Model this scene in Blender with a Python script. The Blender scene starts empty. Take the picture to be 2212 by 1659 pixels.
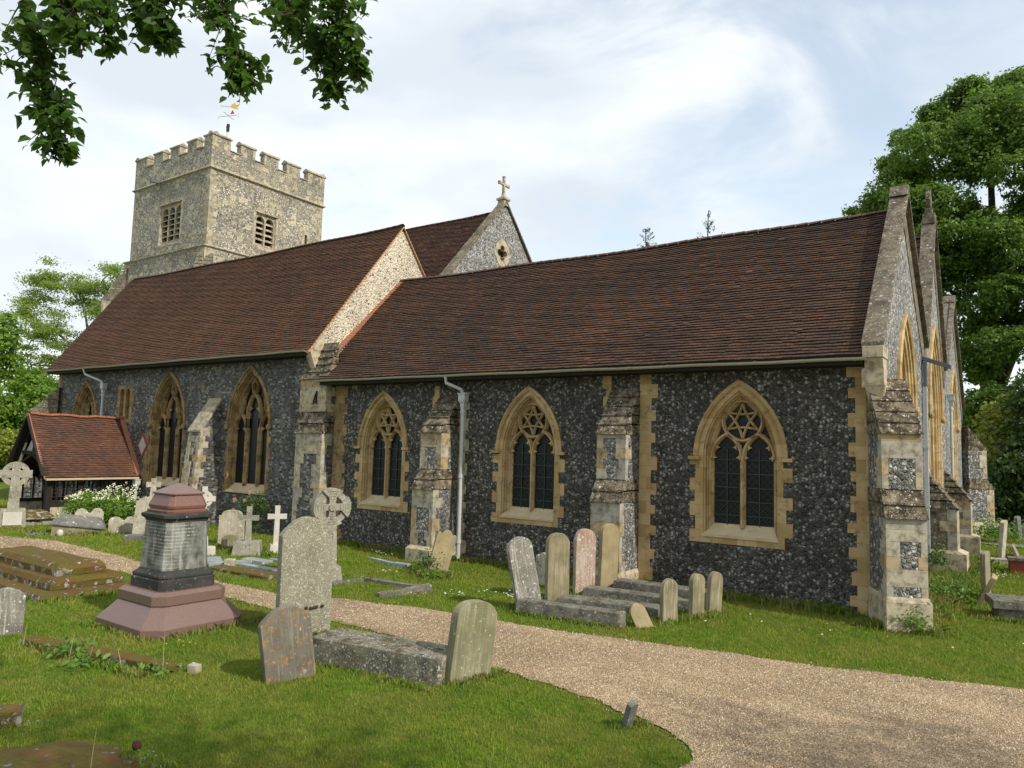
import bpy, bmesh, math, random
import numpy as np
from mathutils import Vector, Matrix
from mathutils.geometry import tessellate_polygon
random.seed(7); RNG = np.random.default_rng(11)
R = math.radians
S = bpy.context.scene
COL = S.collection

# ------------------------------------------------------------------ camera
cam_d = bpy.data.cameras.new("camera"); cam = bpy.data.objects.new("camera", cam_d); COL.objects.link(cam)
CR = Vector((0.8207, 0.5706, 0.0277)).normalized()
vp1 = Vector((-2306.0, -75.5, 0)); FPX = 1605.95
def _n(v): return v/np.linalg.norm(v)
_ex = -_n(np.array([-2306.0, 75.5, FPX])); _ey = _n(np.array([1124.0, 170.5, FPX])); _ez = _n(np.cross(_ex, _ey)); _ey = np.cross(_ez, _ex)
_R = np.array([_ex, _ey, _ez])
cam.matrix_world = Matrix([[_R[i][0], -_R[i][1], -_R[i][2], (0, 0, 3.0)[i]] for i in range(3)] + [[0, 0, 0, 1]])
cam_d.sensor_width = 36; cam_d.lens = FPX/2212*36; cam_d.clip_end = 2000; cam_d.clip_start = 0.1
S.camera = cam

# ------------------------------------------------------------------ light
SUN_EL, SUN_AZ = 39.0, 95.5      # azimuth clockwise from +Y (north): east, a little south
sd = bpy.data.lights.new("sun", 'SUN'); so = bpy.data.objects.new("sun", sd); COL.objects.link(so)
sd.energy = 5.0; sd.angle = R(0.6); sd.color = (1.0, 0.93, 0.82)
sv = Vector((math.cos(R(SUN_EL))*math.sin(R(SUN_AZ)), math.cos(R(SUN_EL))*math.cos(R(SUN_AZ)), math.sin(R(SUN_EL))))
so.rotation_euler = sv.to_track_quat('Z', 'Y').to_euler(); so.location = (10, 0, 40)
w = bpy.data.worlds.new("World"); S.world = w; w.use_nodes = True
nt = w.node_tree; nt.nodes.clear()
def N(t, **k):
    n = nt.nodes.new(t)
    for a, b in k.items(): setattr(n, a, b)
    return n
sky = N('ShaderNodeTexSky', sky_type='NISHITA', sun_disc=False, sun_elevation=R(SUN_EL), sun_rotation=R(SUN_AZ), dust_density=2.0)
tc = N('ShaderNodeTexCoord'); mp = N('ShaderNodeMapping'); mp.inputs['Scale'].default_value = (1, 1, 2.2)
n1 = N('ShaderNodeTexNoise'); n1.inputs['Scale'].default_value = 2.7; n1.inputs['Detail'].default_value = 7; n1.inputs['Roughness'].default_value = 0.55; n1.inputs['Distortion'].default_value = 0.7
nt.links.new(tc.outputs['Generated'], mp.inputs[0]); nt.links.new(mp.outputs[0], n1.inputs['Vector'])
# one clearer patch of sky to the north-north-west, high up
dp = N('ShaderNodeVectorMath', operation='DOT_PRODUCT'); pd = Vector((-0.165, 0.90, 0.40)).normalized(); dp.inputs[1].default_value = pd
nt.links.new(tc.outputs['Generated'], dp.inputs[0])
r1 = N('ShaderNodeMapRange'); r1.inputs['From Min'].default_value = 0.90; r1.inputs['From Max'].default_value = 1.0; r1.inputs['To Min'].default_value = 0.0; r1.inputs['To Max'].default_value = 0.17
nt.links.new(dp.outputs['Value'], r1.inputs['Value'])
ad = N('ShaderNodeMath', operation='SUBTRACT'); nt.links.new(n1.outputs['Fac'], ad.inputs[0]); nt.links.new(r1.outputs[0], ad.inputs[1])
cr = N('ShaderNodeMapRange', interpolation_type='SMOOTHSTEP'); cr.inputs['From Min'].default_value = 0.24; cr.inputs['From Max'].default_value = 0.50; cr.inputs['To Min'].default_value = 0.30
nt.links.new(ad.outputs[0], cr.inputs['Value'])
n2 = N('ShaderNodeTexNoise'); n2.inputs['Scale'].default_value = 2.6; n2.inputs['Detail'].default_value = 5
mp2 = N('ShaderNodeMapping'); mp2.inputs['Location'].default_value = (3.3, 1.2, 5.1); mp2.inputs['Scale'].default_value = (1, 1, 2.6)
nt.links.new(tc.outputs['Generated'], mp2.inputs[0]); nt.links.new(mp2.outputs[0], n2.inputs['Vector'])
cc = N('ShaderNodeValToRGB'); cc.color_ramp.elements[0].position = 0.40; cc.color_ramp.elements[0].color = (9.0, 9.9, 10.8, 1); cc.color_ramp.elements[1].position = 0.62; cc.color_ramp.elements[1].color = (11.9, 12.4, 12.7, 1)
nt.links.new(n2.outputs['Fac'], cc.inputs[0])
mx = N('ShaderNodeMix', data_type='RGBA'); nt.links.new(cr.outputs[0], mx.inputs[0]); sb = N('ShaderNodeVectorMath', operation='MULTIPLY'); sb.inputs[1].default_value = (4.3, 3.7, 3.0); nt.links.new(sky.outputs[0], sb.inputs[0]); nt.links.new(sb.outputs[0], mx.inputs[6]); nt.links.new(cc.outputs[0], mx.inputs[7])
bg = N('ShaderNodeBackground'); bg.inputs['Strength'].default_value = 0.10; nt.links.new(mx.outputs[2], bg.inputs[0])
wo = N('ShaderNodeOutputWorld'); nt.links.new(bg.outputs[0], wo.inputs[0])
S.view_settings.view_transform = 'Standard'; S.view_settings.look = 'None'; S.view_settings.gamma = 1; S.view_settings.exposure = -0.2

# ------------------------------------------------------------------ material toolkit
class Mat:
    def __init__(s, name, rough=0.85, spec=0.3):
        s.m = bpy.data.materials.new(name); s.m.use_nodes = True; s.nt = s.m.node_tree; s.nt.nodes.clear()
        s.out = s.nt.nodes.new('ShaderNodeOutputMaterial'); s.b = s.nt.nodes.new('ShaderNodeBsdfPrincipled')
        s.b.inputs['Roughness'].default_value = rough; s.b.inputs['Specular IOR Level'].default_value = spec
        s.nt.links.new(s.b.outputs[0], s.out.inputs[0]); s._co = {}
    def n(s, t, **k):
        x = s.nt.nodes.new(t)
        for a, b in k.items(): setattr(x, a, b)
        return x
    def l(s, a, b): s.nt.links.new(a, b)
    def co(s, kind='pos', scale=(1, 1, 1), loc=(0, 0, 0), rot=(0, 0, 0)):
        if kind == 'pos': src = s.n('ShaderNodeNewGeometry').outputs['Position']
        else:
            t = s.n('ShaderNodeTexCoord'); src = t.outputs['Object']
            oi = s.n('ShaderNodeObjectInfo'); mu = s.n('ShaderNodeMath', operation='MULTIPLY'); mu.inputs[1].default_value = 37.0
            s.l(oi.outputs['Random'], mu.inputs[0]); va = s.n('ShaderNodeVectorMath', operation='ADD'); s.l(src, va.inputs[0]); s.l(mu.outputs[0], va.inputs[1]); src = va.outputs[0]
        m = s.n('ShaderNodeMapping'); m.inputs['Scale'].default_value = scale; m.inputs['Location'].default_value = loc; m.inputs['Rotation'].default_value = rot
        s.l(src, m.inputs[0]); return m.outputs[0]
    def noise(s, v, scale, det=4, rough=0.55, dist=0):
        x = s.n('ShaderNodeTexNoise'); x.inputs['Scale'].default_value = scale; x.inputs['Detail'].default_value = det; x.inputs['Roughness'].default_value = rough; x.inputs['Distortion'].default_value = dist
        s.l(v, x.inputs['Vector']); return x.outputs['Fac']
    def vor(s, v, scale, feat='F1', rand=1.0):
        x = s.n('ShaderNodeTexVoronoi', feature=feat); x.inputs['Scale'].default_value = scale; x.inputs['Randomness'].default_value = rand
        s.l(v, x.inputs['Vector']); return x
    def ramp(s, f, stops, interp='LINEAR'):
        x = s.n('ShaderNodeValToRGB'); e = x.color_ramp.elements; x.color_ramp.interpolation = interp
        while len(e) < len(stops): e.new(0.5)
        for q, (p, c) in zip(e, stops):
            q.position = p; q.color = (c, c, c, 1) if isinstance(c, (int, float)) else (*c, 1)
        s.l(f, x.inputs[0]); return x.outputs[0]
    def mix(s, f, a, b, mode='MIX'):
        x = s.n('ShaderNodeMix', data_type='RGBA', blend_type=mode)
        for v, i in ((f, 0), (a, 6), (b, 7)):
            if isinstance(v, (int, float)): x.inputs[i].default_value = v if i == 0 else (v, v, v, 1)
            elif isinstance(v, tuple): x.inputs[i].default_value = (*v, 1)
            else: s.l(v, x.inputs[i])
        return x.outputs[2]
    def bw(s, c):
        x = s.n('ShaderNodeRGBToBW'); s.l(c, x.inputs[0]); return x.outputs[0]
    def bump(s, h, strength=0.5, dist=0.02):
        x = s.n('ShaderNodeBump'); x.inputs['Strength'].default_value = strength; x.inputs['Distance'].default_value = dist
        s.l(h, x.inputs['Height'])
        if s.b.inputs['Normal'].is_linked: s.l(s.b.inputs['Normal'].links[0].from_socket, x.inputs['Normal'])
        s.l(x.outputs[0], s.b.inputs['Normal'])
    def color(s, c):
        if isinstance(c, tuple): s.b.inputs['Base Color'].default_value = (*c, 1)
        else: s.l(c, s.b.inputs['Base Color'])

def plain(name, c, rough=0.6, var=0.25, scale=6, spec=0.3, kind='pos', metal=0.0, bump=0.15):
    m = Mat(name, rough, spec); v = m.co(kind); f = m.noise(v, scale, 5)
    m.color(m.mix(f, tuple(x*(1-var) for x in c), tuple(min(1, x*(1+var)) for x in c)))
    m.b.inputs['Metallic'].default_value = metal
    if bump: m.bump(f, bump, 0.01)
    return m.m

def flint_wall(name, scale=9.5, dark=(0.02, 0.022, 0.026), mid=(0.075, 0.08, 0.085), pale=(0.33, 0.33, 0.31), mortar=(0.16, 0.14, 0.10), joint=0.07, palecut=0.80, blocks=0.0, bcol=(0.42, 0.36, 0.25)):
    m = Mat(name, 0.7, 0.35); v = m.co('pos')
    wob = m.n('ShaderNodeTexNoise'); wob.inputs['Scale'].default_value = 14; m.l(v, wob.inputs['Vector'])
    va = m.n('ShaderNodeVectorMath', operation='MULTIPLY_ADD'); m.l(wob.outputs['Color'], va.inputs[0]); va.inputs[1].default_value = (0.06,)*3; m.l(v, va.inputs[2]); vv = va.outputs[0]
    c = m.vor(vv, scale); d = m.vor(vv, scale, 'DISTANCE_TO_EDGE')
    sc = m.n('ShaderNodeSeparateColor'); m.l(c.outputs['Color'], sc.inputs[0])
    col = m.ramp(sc.outputs[0], [(0, dark), (0.42, mid), (palecut-0.08, tuple(x*1.5 for x in mid)), (palecut, pale), (1, tuple(min(1, x*1.25) for x in pale))])
    fn = m.noise(vv, scale*6, 3); col = m.mix(m.ramp(fn, [(0.45, 0), (0.8, 0.25)]), col, pale)
    rd = m.ramp(c.outputs['Distance'], [(0.22, 1.1), (0.42, 0.85), (0.62, 0.45)]); col = m.mix(1.0, col, rd, 'MULTIPLY')
    # white cortex rims
    rim = m.ramp(d.outputs['Distance'], [(joint, 1), (joint+0.05, 0)])
    rimf = m.mix(m.ramp(sc.outputs[1], [(0.55, 0), (0.7, 1)]), (0, 0, 0), rim)
    col = m.mix(m.bw(rimf), col, tuple(x*0.8 for x in pale))
    jt = m.ramp(d.outputs['Distance'], [(joint*0.55, 1), (joint, 0)])
    col = m.mix(jt, col, mortar)
    h = m.ramp(d.outputs['Distance'], [(0, 0), (0.25, 1)])
    if blocks:
        for sc2, cut, jj in ((1.9, 1-blocks, 0.10), (3.0, 1-blocks*0.9, 0.08)):
            gg = m.n('ShaderNodeNewGeometry'); sxx = m.n('ShaderNodeSeparateXYZ'); m.l(gg.outputs['Position'], sxx.inputs[0]); axx = m.n('ShaderNodeMath', operation='ADD'); m.l(sxx.outputs[0], axx.inputs[0]); m.l(sxx.outputs[1], axx.inputs[1]); zz_ = m.n('ShaderNodeMath', operation='MULTIPLY'); m.l(sxx.outputs[2], zz_.inputs[0]); zz_.inputs[1].default_value = 1.4; cbb = m.n('ShaderNodeCombineXYZ'); m.l(axx.outputs[0], cbb.inputs[0]); m.l(zz_.outputs[0], cbb.inputs[1])
            q = m.vor(cbb.outputs[0], sc2, 'F1', 0.75); q.voronoi_dimensions = '2D'; q.distance = 'CHEBYCHEV'
            q2 = m.n('ShaderNodeSeparateColor'); m.l(q.outputs['Color'], q2.inputs[0])
            sel = m.ramp(q2.outputs[0], [(cut-0.01, 0), (cut, 1)]); inn = m.ramp(q.outputs['Distance'], [(0.34, 1), (0.37, 0)])
            s2 = m.mix(1.0, sel, inn, 'MULTIPLY')
            bc = m.mix(q2.outputs[1], tuple(x*0.65 for x in bcol), tuple(min(1, x*1.3) for x in bcol))
            col = m.mix(m.bw(s2), col, bc)
    big = m.noise(v, 0.7, 4); col = m.mix(1.0, col, m.ramp(big, [(0.3, 0.75), (0.7, 1.2)]), 'MULTIPLY')
    m.color(col); m.bump(h, 0.9, 0.03); m.bump(fn, 0.25, 0.008)
    return m.m

def coursed_flint(name):
    m = Mat(name, 0.7, 0.35)
    g = m.n('ShaderNodeNewGeometry'); sx = m.n('ShaderNodeSeparateXYZ'); m.l(g.outputs['Position'], sx.inputs[0])
    cb = m.n('ShaderNodeCombineXYZ'); ax = m.n('ShaderNodeMath', operation='ADD'); m.l(sx.outputs[0], ax.inputs[0]); m.l(sx.outputs[1], ax.inputs[1])
    m.l(ax.outputs[0], cb.inputs[0]); m.l(sx.outputs[2], cb.inputs[1])
    wob = m.n('ShaderNodeTexNoise'); wob.inputs['Scale'].default_value = 5; m.l(g.outputs['Position'], wob.inputs['Vector'])
    va = m.n('ShaderNodeVectorMath', operation='MULTIPLY_ADD'); m.l(wob.outputs['Color'], va.inputs[0]); va.inputs[1].default_value = (0.09,)*3; m.l(cb.outputs[0], va.inputs[2])
    br = m.n('ShaderNodeTexBrick'); m.l(va.outputs[0], br.inputs['Vector']); br.inputs['Scale'].default_value = 1
    br.inputs['Brick Width'].default_value = 0.12; br.inputs['Row Height'].default_value = 0.075; br.inputs['Mortar Size'].default_value = 0.010; br.inputs['Mortar Smooth'].default_value = 0.4
    br.inputs['Color1'].default_value = (0, 0, 0, 1); br.inputs['Color2'].default_value = (1, 1, 1, 1); br.inputs['Mortar'].default_value = (0.5, 0.5, 0.5, 1); br.inputs['Bias'].default_value = 0
    v = m.co('pos'); f = m.noise(v, 11, 4); f2 = m.noise(v, 1.3, 3)
    t = m.mix(0.45, m.bw(br.outputs['Color']), f)
    col = m.ramp(m.bw(t), [(0.25, (0.02, 0.021, 0.024)), (0.5, (0.07, 0.072, 0.075)), (0.68, (0.13, 0.135, 0.14)), (0.8, (0.3, 0.3, 0.29))])
    col = m.mix(br.outputs['Fac'], col, (0.13, 0.115, 0.085))
    col = m.mix(1.0, col, m.ramp(f2, [(0.3, 0.75), (0.7, 1.3)]), 'MULTIPLY')
    m.color(col); iv = m.n('ShaderNodeMath', operation='SUBTRACT'); iv.inputs[0].default_value = 1; m.l(br.outputs['Fac'], iv.inputs[1]); m.bump(iv.outputs[0], 0.8, 0.02); m.bump(f, 0.3, 0.01)
    return m.m

def stone(name, base, alt=None, stain=(0.05, 0.045, 0.035), stain_amt=0.25, lich=(0.62, 0.62, 0.55), lich_amt=0.0, lich_scale=9, orange=0.0, streak=0.0, moss=0.0, blocks=None, kind='obj', bump=0.5, green=0.0, rough=0.88, tinted=None):
    m = Mat(name, rough, 0.25); v = m.co(kind); alt = alt or tuple(x*0.7 for x in base)
    f = m.noise(v, 3.0, 6, 0.6); f2 = m.noise(v, 40, 4, 0.6)
    col = m.mix(m.ramp(f, [(0.35, 0), (0.65, 1)]), alt, base)
    if blocks:
        g = m.n('ShaderNodeNewGeometry'); sx = m.n('ShaderNodeSeparateXYZ'); m.l(g.outputs['Position'], sx.inputs[0]); ax = m.n('ShaderNodeMath', operation='ADD'); m.l(sx.outputs[0], ax.inputs[0]); m.l(sx.outputs[1], ax.inputs[1])
        cb = m.n('ShaderNodeCombineXYZ'); m.l(ax.outputs[0], cb.inputs[0]); m.l(sx.outputs[2], cb.inputs[1])
        br = m.n('ShaderNodeTexBrick'); m.l(cb.outputs[0], br.inputs['Vector']); br.inputs['Scale'].default_value = 1
        br.inputs['Brick Width'].default_value = blocks[0]; br.inputs['Row Height'].default_value = blocks[1]; br.inputs['Mortar Size'].default_value = 0.004
        br.inputs['Color1'].default_value = (0, 0, 0, 1); br.inputs['Color2'].default_value = (1, 1, 1, 1); br.inputs['Mortar'].default_value = (0.3,)*3+(1,)
        bc = m.ramp(m.bw(br.outputs['Color']), [(0, alt), (0.55, base), (1, tuple(min(1, x*1.2) for x in base))]); col = m.mix(0.6, col, bc)
        jf = m.n('ShaderNodeMath', operation='MULTIPLY'); m.l(br.outputs['Fac'], jf.inputs[0]); jf.inputs[1].default_value = 0.45; col = m.mix(jf.outputs[0], col, tuple(x*0.55 for x in alt))
    if tinted:
        at = m.n('ShaderNodeAttribute', attribute_name='tint'); col = m.mix(0.75, col, m.ramp(at.outputs['Fac'], tinted))
    if green:
        col = m.mix(m.ramp(m.noise(v, 2.1, 4), [(0.62-green*0.35, 0), (0.75, 0.8)]), col, (0.13, 0.14, 0.06))
    if stain_amt:
        q = m.ramp(m.noise(v, 5.5, 7, 0.7), [(0.72-stain_amt*0.5, 0), (0.85-stain_amt*0.35, 1)]); col = m.mix(q, col, stain)
    if streak:
        vs = m.co(kind, (26, 26, 1.3)); q = m.ramp(m.noise(vs, 1.0, 4), [(0.42, 0), (0.7, streak)]); col = m.mix(q, col, tuple(x*0.35 for x in base))
        vs = m.co(kind, (30, 30, 1.5), (5, 3, 1)); q = m.ramp(m.noise(vs, 1.0, 4), [(0.55, 0), (0.72, streak)]); col = m.mix(q, col, lich)
    if lich_amt:
        w2 = m.n('ShaderNodeTexNoise'); w2.inputs['Scale'].default_value = 30; m.l(v, w2.inputs['Vector']); va = m.n('ShaderNodeVectorMath', operation='MULTIPLY_ADD'); m.l(w2.outputs['Color'], va.inputs[0]); va.inputs[1].default_value = (0.07,)*3; m.l(v, va.inputs[2])
        for k, (sc_, cut) in enumerate(((lich_scale*1.3, 1-lich_amt*0.7), (lich_scale*2.9, 1-lich_amt*0.9), (lich_scale*5, 1-lich_amt*0.45))):
            c = m.vor(va.outputs[0], sc_); s3 = m.n('ShaderNodeSeparateColor'); m.l(c.outputs['Color'], s3.inputs[0])
            sel = m.ramp(s3.outputs[0], [(cut-0.02, 0), (cut+0.02, 1)]); inn = m.ramp(c.outputs['Distance'], [(0.18+0.06*k, 0.85), (0.44, 0)])
            col = m.mix(m.bw(m.mix(1.0, sel, inn, 'MULTIPLY')), col, lich)
    if orange:
        q = m.ramp(m.noise(v, 22, 5, 0.7), [(0.70-orange*0.2, 0), (0.74-orange*0.2, 1)]); q2 = m.ramp(m.noise(v, 4, 3), [(0.45, 0), (0.6, 1)])
        col = m.mix(m.bw(m.mix(1.0, q, q2, 'MULTIPLY')), col, (0.34, 0.17, 0.03))
    if moss:
        g = m.n('ShaderNodeNewGeometry'); sx = m.n('ShaderNodeSeparateXYZ'); m.l(g.outputs['Normal'], sx.inputs[0])
        ma = m.n('ShaderNodeMath', operation='MULTIPLY_ADD'); m.l(sx.outputs[2], ma.inputs[0]); ma.inputs[1].default_value = 0.10; m.l(m.noise(v, 4.5, 6, 0.65), ma.inputs[2])
        q = m.ramp(ma.outputs[0], [(0.72-moss*0.3, 0), (0.78-moss*0.3, 1)])
        mc = m.mix(m.noise(v, 30, 3), (0.04, 0.033, 0.006), (0.15, 0.115, 0.02)); mc = m.mix(m.ramp(m.noise(v, 3, 3), [(0.45, 0), (0.65, 1)]), mc, (0.11, 0.055, 0.016))
        col = m.mix(q, col, mc); m.bump(q, 0.8, 0.03)
    m.color(col); m.bump(f2, bump*0.6, 0.006); m.bump(f, bump, 0.02)
    return m.m

def tile_mat(name, cols, lich=0.0, big=0.35):
    m = Mat(name, 0.8, 0.3); at = m.n('ShaderNodeAttribute', attribute_name='tint'); v = m.co('pos')
    t = m.mix(0.5, at.outputs['Fac'], m.ramp(m.noise(v, 0.7, 6, 0.65), [(0.3, 0), (0.7, 1)]))
    n = len(cols); col = m.ramp(m.bw(t), [(0.12+0.78*i/(n-1), c) for i, c in enumerate(cols)])
    f = m.noise(v, 25, 4); col = m.mix(1.0, col, m.ramp(f, [(0.3, 0.7), (0.7, 1.3)]), 'MULTIPLY')
    gt = m.n('ShaderNodeMath', operation='LESS_THAN'); m.l(at.outputs['Fac'], gt.inputs[0]); gt.inputs[1].default_value = -0.5; col = m.mix(gt.outputs[0], col, (0.014, 0.009, 0.009))  # negative tint: shade under the tile nose, painted into the colour
    if lich: col = m.mix(m.ramp(m.noise(v, 2.2, 6, 0.7), [(0.62-lich*0.3, 0), (0.8-lich*0.2, 0.85)]), col, (0.30, 0.16, 0.02))
    m.color(col); m.bump(f, 0.3, 0.006); return m.m

def leaf_mat(name, a, b, trans=0.35, rough=0.55, hue=None):
    m = Mat(name, rough, 0.35); at = m.n('ShaderNodeAttribute', attribute_name='tint')
    col = m.mix(at.outputs['Fac'], a, b); m.color(col)
    tr = m.n('ShaderNodeBsdfTranslucent'); m.l(m.mix(0.5, col, tuple(min(1, x*1.6) for x in b)), tr.inputs[0])
    ms = m.n('ShaderNodeMixShader'); ms.inputs[0].default_value = trans; m.l(m.b.outputs[0], ms.inputs[1]); m.l(tr.outputs[0], ms.inputs[2]); m.l(ms.outputs[0], m.out.inputs[0])
    return m.m

# ------------------------------------------------------------------ mesh toolkit
ROOT = {}
def rootof(o): return ROOT.get(o.name) if o is not None else None
class MB:
    def __init__(s): s.v = []; s.f = []; s.t = []
    def add(s, vs, fs, tint=None):
        b = len(s.v); s.v += [tuple(p) for p in vs]; s.f += [tuple(b+i for i in f) for f in fs]; s.t += [tint if tint is not None else 0.5]*len(fs); return s
    def box(s, a, b, m=None, tint=None):
        (x0, y0, z0), (x1, y1, z1) = a, b
        vs = [(x0, y0, z0), (x1, y0, z0), (x1, y1, z0), (x0, y1, z0), (x0, y0, z1), (x1, y0, z1), (x1, y1, z1), (x0, y1, z1)]
        if m: vs = [m(*p) for p in vs]
        return s.add(vs, [(0, 3, 2, 1), (4, 5, 6, 7), (0, 1, 5, 4), (1, 2, 6, 5), (2, 3, 7, 6), (3, 0, 4, 7)], tint)
    def hexa(s, p): return s.add(p, [(0, 3, 2, 1), (4, 5, 6, 7), (0, 1, 5, 4), (1, 2, 6, 5), (2, 3, 7, 6), (3, 0, 4, 7)])
    def prism(s, poly, d0, d1, m):
        """poly in (u,v); extruded d0..d1 through mapping m(u,v,d)"""
        n = len(poly); vs = [m(u, v, d1) for u, v in poly] + [m(u, v, d0) for u, v in poly]
        tr = tessellate_polygon([[Vector((u, v, 0)) for u, v in poly]])
        fs = [tuple(t) for t in tr] + [tuple(n+i for i in reversed(t)) for t in tr] + [(i, (i+1) % n, n+(i+1) % n, n+i) for i in range(n)]
        return s.add(vs, fs)
    def flat(s, outer, holes, d, m):
        pts = list(outer); loops = [[Vector((u, v, 0)) for u, v in outer]]
        for h in holes: pts += h; loops.append([Vector((u, v, 0)) for u, v in h])
        tr = tessellate_polygon(loops); return s.add([m(u, v, d) for u, v in pts], [tuple(t) for t in tr])
    def loft(s, rings, closed=True, cap=False):
        n = len(rings[0]); vs = [p for r in rings for p in r]; fs = []
        for k in range(len(rings)-1):
            for i in range(n if closed else n-1): j = (i+1) % n; fs.append((k*n+i, k*n+j, (k+1)*n+j, (k+1)*n+i))
        if cap: fs.append(tuple(range(n-1, -1, -1))); fs.append(tuple((len(rings)-1)*n+i for i in range(n)))
        return s.add(vs, fs)
    def tube(s, pts, r, n=8, cap=True):
        pts = [Vector(p) for p in pts]; rs = r if isinstance(r, (list, tuple)) else [r]*len(pts); rings = []
        up = Vector((0.123, 0.31, 0.94)).normalized()
        for i, p in enumerate(pts):
            t = (pts[min(i+1, len(pts)-1)]-pts[max(i-1, 0)]).normalized(); a = t.cross(up)
            if a.length < 0.05: a = t.cross(Vector((1, 0, 0)))
            a.normalize(); b = t.cross(a); rings.append([p+(a*math.cos(2*math.pi*k/n)+b*math.sin(2*math.pi*k/n))*rs[i] for k in range(n)])
        return s.loft(rings, True, cap)
    def bar(s, p, q, wd, dp, m, d0):
        """flat bar in the (u,v) plane from p to q, width wd, from depth d0-dp to d0"""
        (a, b), (c, e) = p, q; L = math.hypot(c-a, e-b) or 1; nx, ny = -(e-b)/L*wd/2, (c-a)/L*wd/2
        return s.prism([(a+nx, b+ny), (a-nx, b-ny), (c-nx, e-ny), (c+nx, e+ny)], d0-dp, d0, m)
    def build(s, name, mat, parent=None, smooth=False, bevel=0, label=None):
        me = bpy.data.meshes.new(name); r = rootof(parent); o = bpy.data.objects.new(name, me); COL.objects.link(o)
        off = r if r is not None else Vector((0, 0, 0))
        me.from_pydata([(p[0]-off[0], p[1]-off[1], p[2]-off[2]) for p in s.v], [], s.f)
        if len(s.f):
            at = me.attributes.new('tint', 'FLOAT', 'FACE'); at.data.foreach_set('value', [float(t) for t in s.t])
        bm = bmesh.new(); bm.from_mesh(me); bmesh.ops.recalc_face_normals(bm, faces=bm.faces) if len(s.f) < 60000 else None
        if bevel: 
            bmesh.ops.remove_doubles(bm, verts=bm.verts, dist=1e-5)
            bmesh.ops.bevel(bm, geom=[e for e in bm.edges if len(e.link_faces) == 2 and e.calc_face_angle(0) > 0.5], offset=bevel, segments=2, affect='EDGES', profile=0.6)
        bm.to_mesh(me); bm.free()
        if smooth: me.polygons.foreach_set('use_smooth', [True]*len(me.polygons))
        me.materials.append(mat)
        if parent is not None: o.parent = parent
        if r is not None: ROOT[o.name] = r
        if label: o['label'] = label
        return o
def tag(o, label, cat, group=None, kind=None):
    if label: o['label'] = label
    if cat: o['category'] = cat
    if group: o['group'] = group
    if kind: o['kind'] = kind
    return o
def empty(name, loc, label, cat, group=None, rot=(0, 0, 0), world=False):
    o = bpy.data.objects.new(name, None); COL.objects.link(o); o.location = loc; o.rotation_euler = rot; o.empty_display_size = 0.2
    ROOT[o.name] = Vector(loc) if world else Vector((0, 0, 0))
    return tag(o, label, cat, group)
def raw(name, V, F, mat, parent=None, tint=None, tdom='FACE'):
    """numpy mesh: V (n,3), F (m,k)"""
    me = bpy.data.meshes.new(name); o = bpy.data.objects.new(name, me); COL.objects.link(o)
    r = rootof(parent)
    if r is not None: V = V-np.array(r); 
    me.vertices.add(len(V)); me.vertices.foreach_set('co', V.astype(np.float32).ravel())
    k = F.shape[1]; me.loops.add(F.size); me.loops.foreach_set('vertex_index', F.astype(np.int32).ravel())
    me.polygons.add(len(F)); me.polygons.foreach_set('loop_start', (np.arange(len(F))*k).astype(np.int32)); me.polygons.foreach_set('loop_total', np.full(len(F), k, np.int32))
    if tint is not None:
        at = me.attributes.new('tint', 'FLOAT', tdom); at.data.foreach_set('value', tint.astype(np.float32))
    me.update(calc_edges=True); me.validate(); me.materials.append(mat)
    if parent is not None: o.parent = parent; ROOT[o.name] = ROOT.get(parent.name, Vector((0, 0, 0)))
    return o
I3 = lambda x, y, z: (x, y, z)

# ------------------------------------------------------------------ materials
M = {}
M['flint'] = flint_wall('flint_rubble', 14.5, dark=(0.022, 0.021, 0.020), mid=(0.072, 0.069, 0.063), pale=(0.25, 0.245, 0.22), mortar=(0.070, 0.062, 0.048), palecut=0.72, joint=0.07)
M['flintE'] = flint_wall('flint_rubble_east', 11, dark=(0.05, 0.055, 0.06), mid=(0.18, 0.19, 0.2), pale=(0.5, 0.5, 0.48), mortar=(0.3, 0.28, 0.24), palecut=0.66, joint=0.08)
M['coursed'] = coursed_flint('coursed_flint')
M['flintpale'] = flint_wall('flint_in_pale_mortar', 11, dark=(0.06, 0.065, 0.075), mid=(0.2, 0.19, 0.17), pale=(0.52, 0.46, 0.36), mortar=(0.64, 0.57, 0.43), palecut=0.7, joint=0.20)
M['tower'] = flint_wall('tower_rubble', 10.5, dark=(0.09, 0.09, 0.085), mid=(0.22, 0.21, 0.18), pale=(0.5, 0.47, 0.38), mortar=(0.33, 0.30, 0.235), palecut=0.75, joint=0.10, blocks=0.30, bcol=(0.40, 0.35, 0.24))
M['flintpanel'] = flint_wall('flint_panel', 14, dark=(0.04, 0.045, 0.05), mid=(0.14, 0.145, 0.15), pale=(0.45, 0.45, 0.42), mortar=(0.22, 0.2, 0.16), palecut=0.74)
M['golden'] = stone('golden_limestone', (0.43, 0.32, 0.165), (0.30, 0.195, 0.08), stain=(0.16, 0.10, 0.045), stain_amt=0.38, blocks=(0.42, 0.27), kind='pos', bump=0.3)
M['brown'] = stone('weathered_brown_limestone', (0.32, 0.225, 0.11), (0.18, 0.115, 0.05), stain=(0.06, 0.047, 0.027), stain_amt=0.45, blocks=(0.4, 0.25), kind='pos', bump=0.7)
M['cream'] = stone('cream_limestone', (0.44, 0.385, 0.275), (0.34, 0.28, 0.17), stain=(0.15, 0.125, 0.085), stain_amt=0.55, kind='pos', bump=0.5, tinted=[(0, (0.36, 0.24, 0.11)), (0.22, (0.40, 0.32, 0.19)), (0.5, (0.46, 0.40, 0.285)), (0.75, (0.42, 0.395, 0.32)), (1, (0.31, 0.31, 0.285))])
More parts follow.
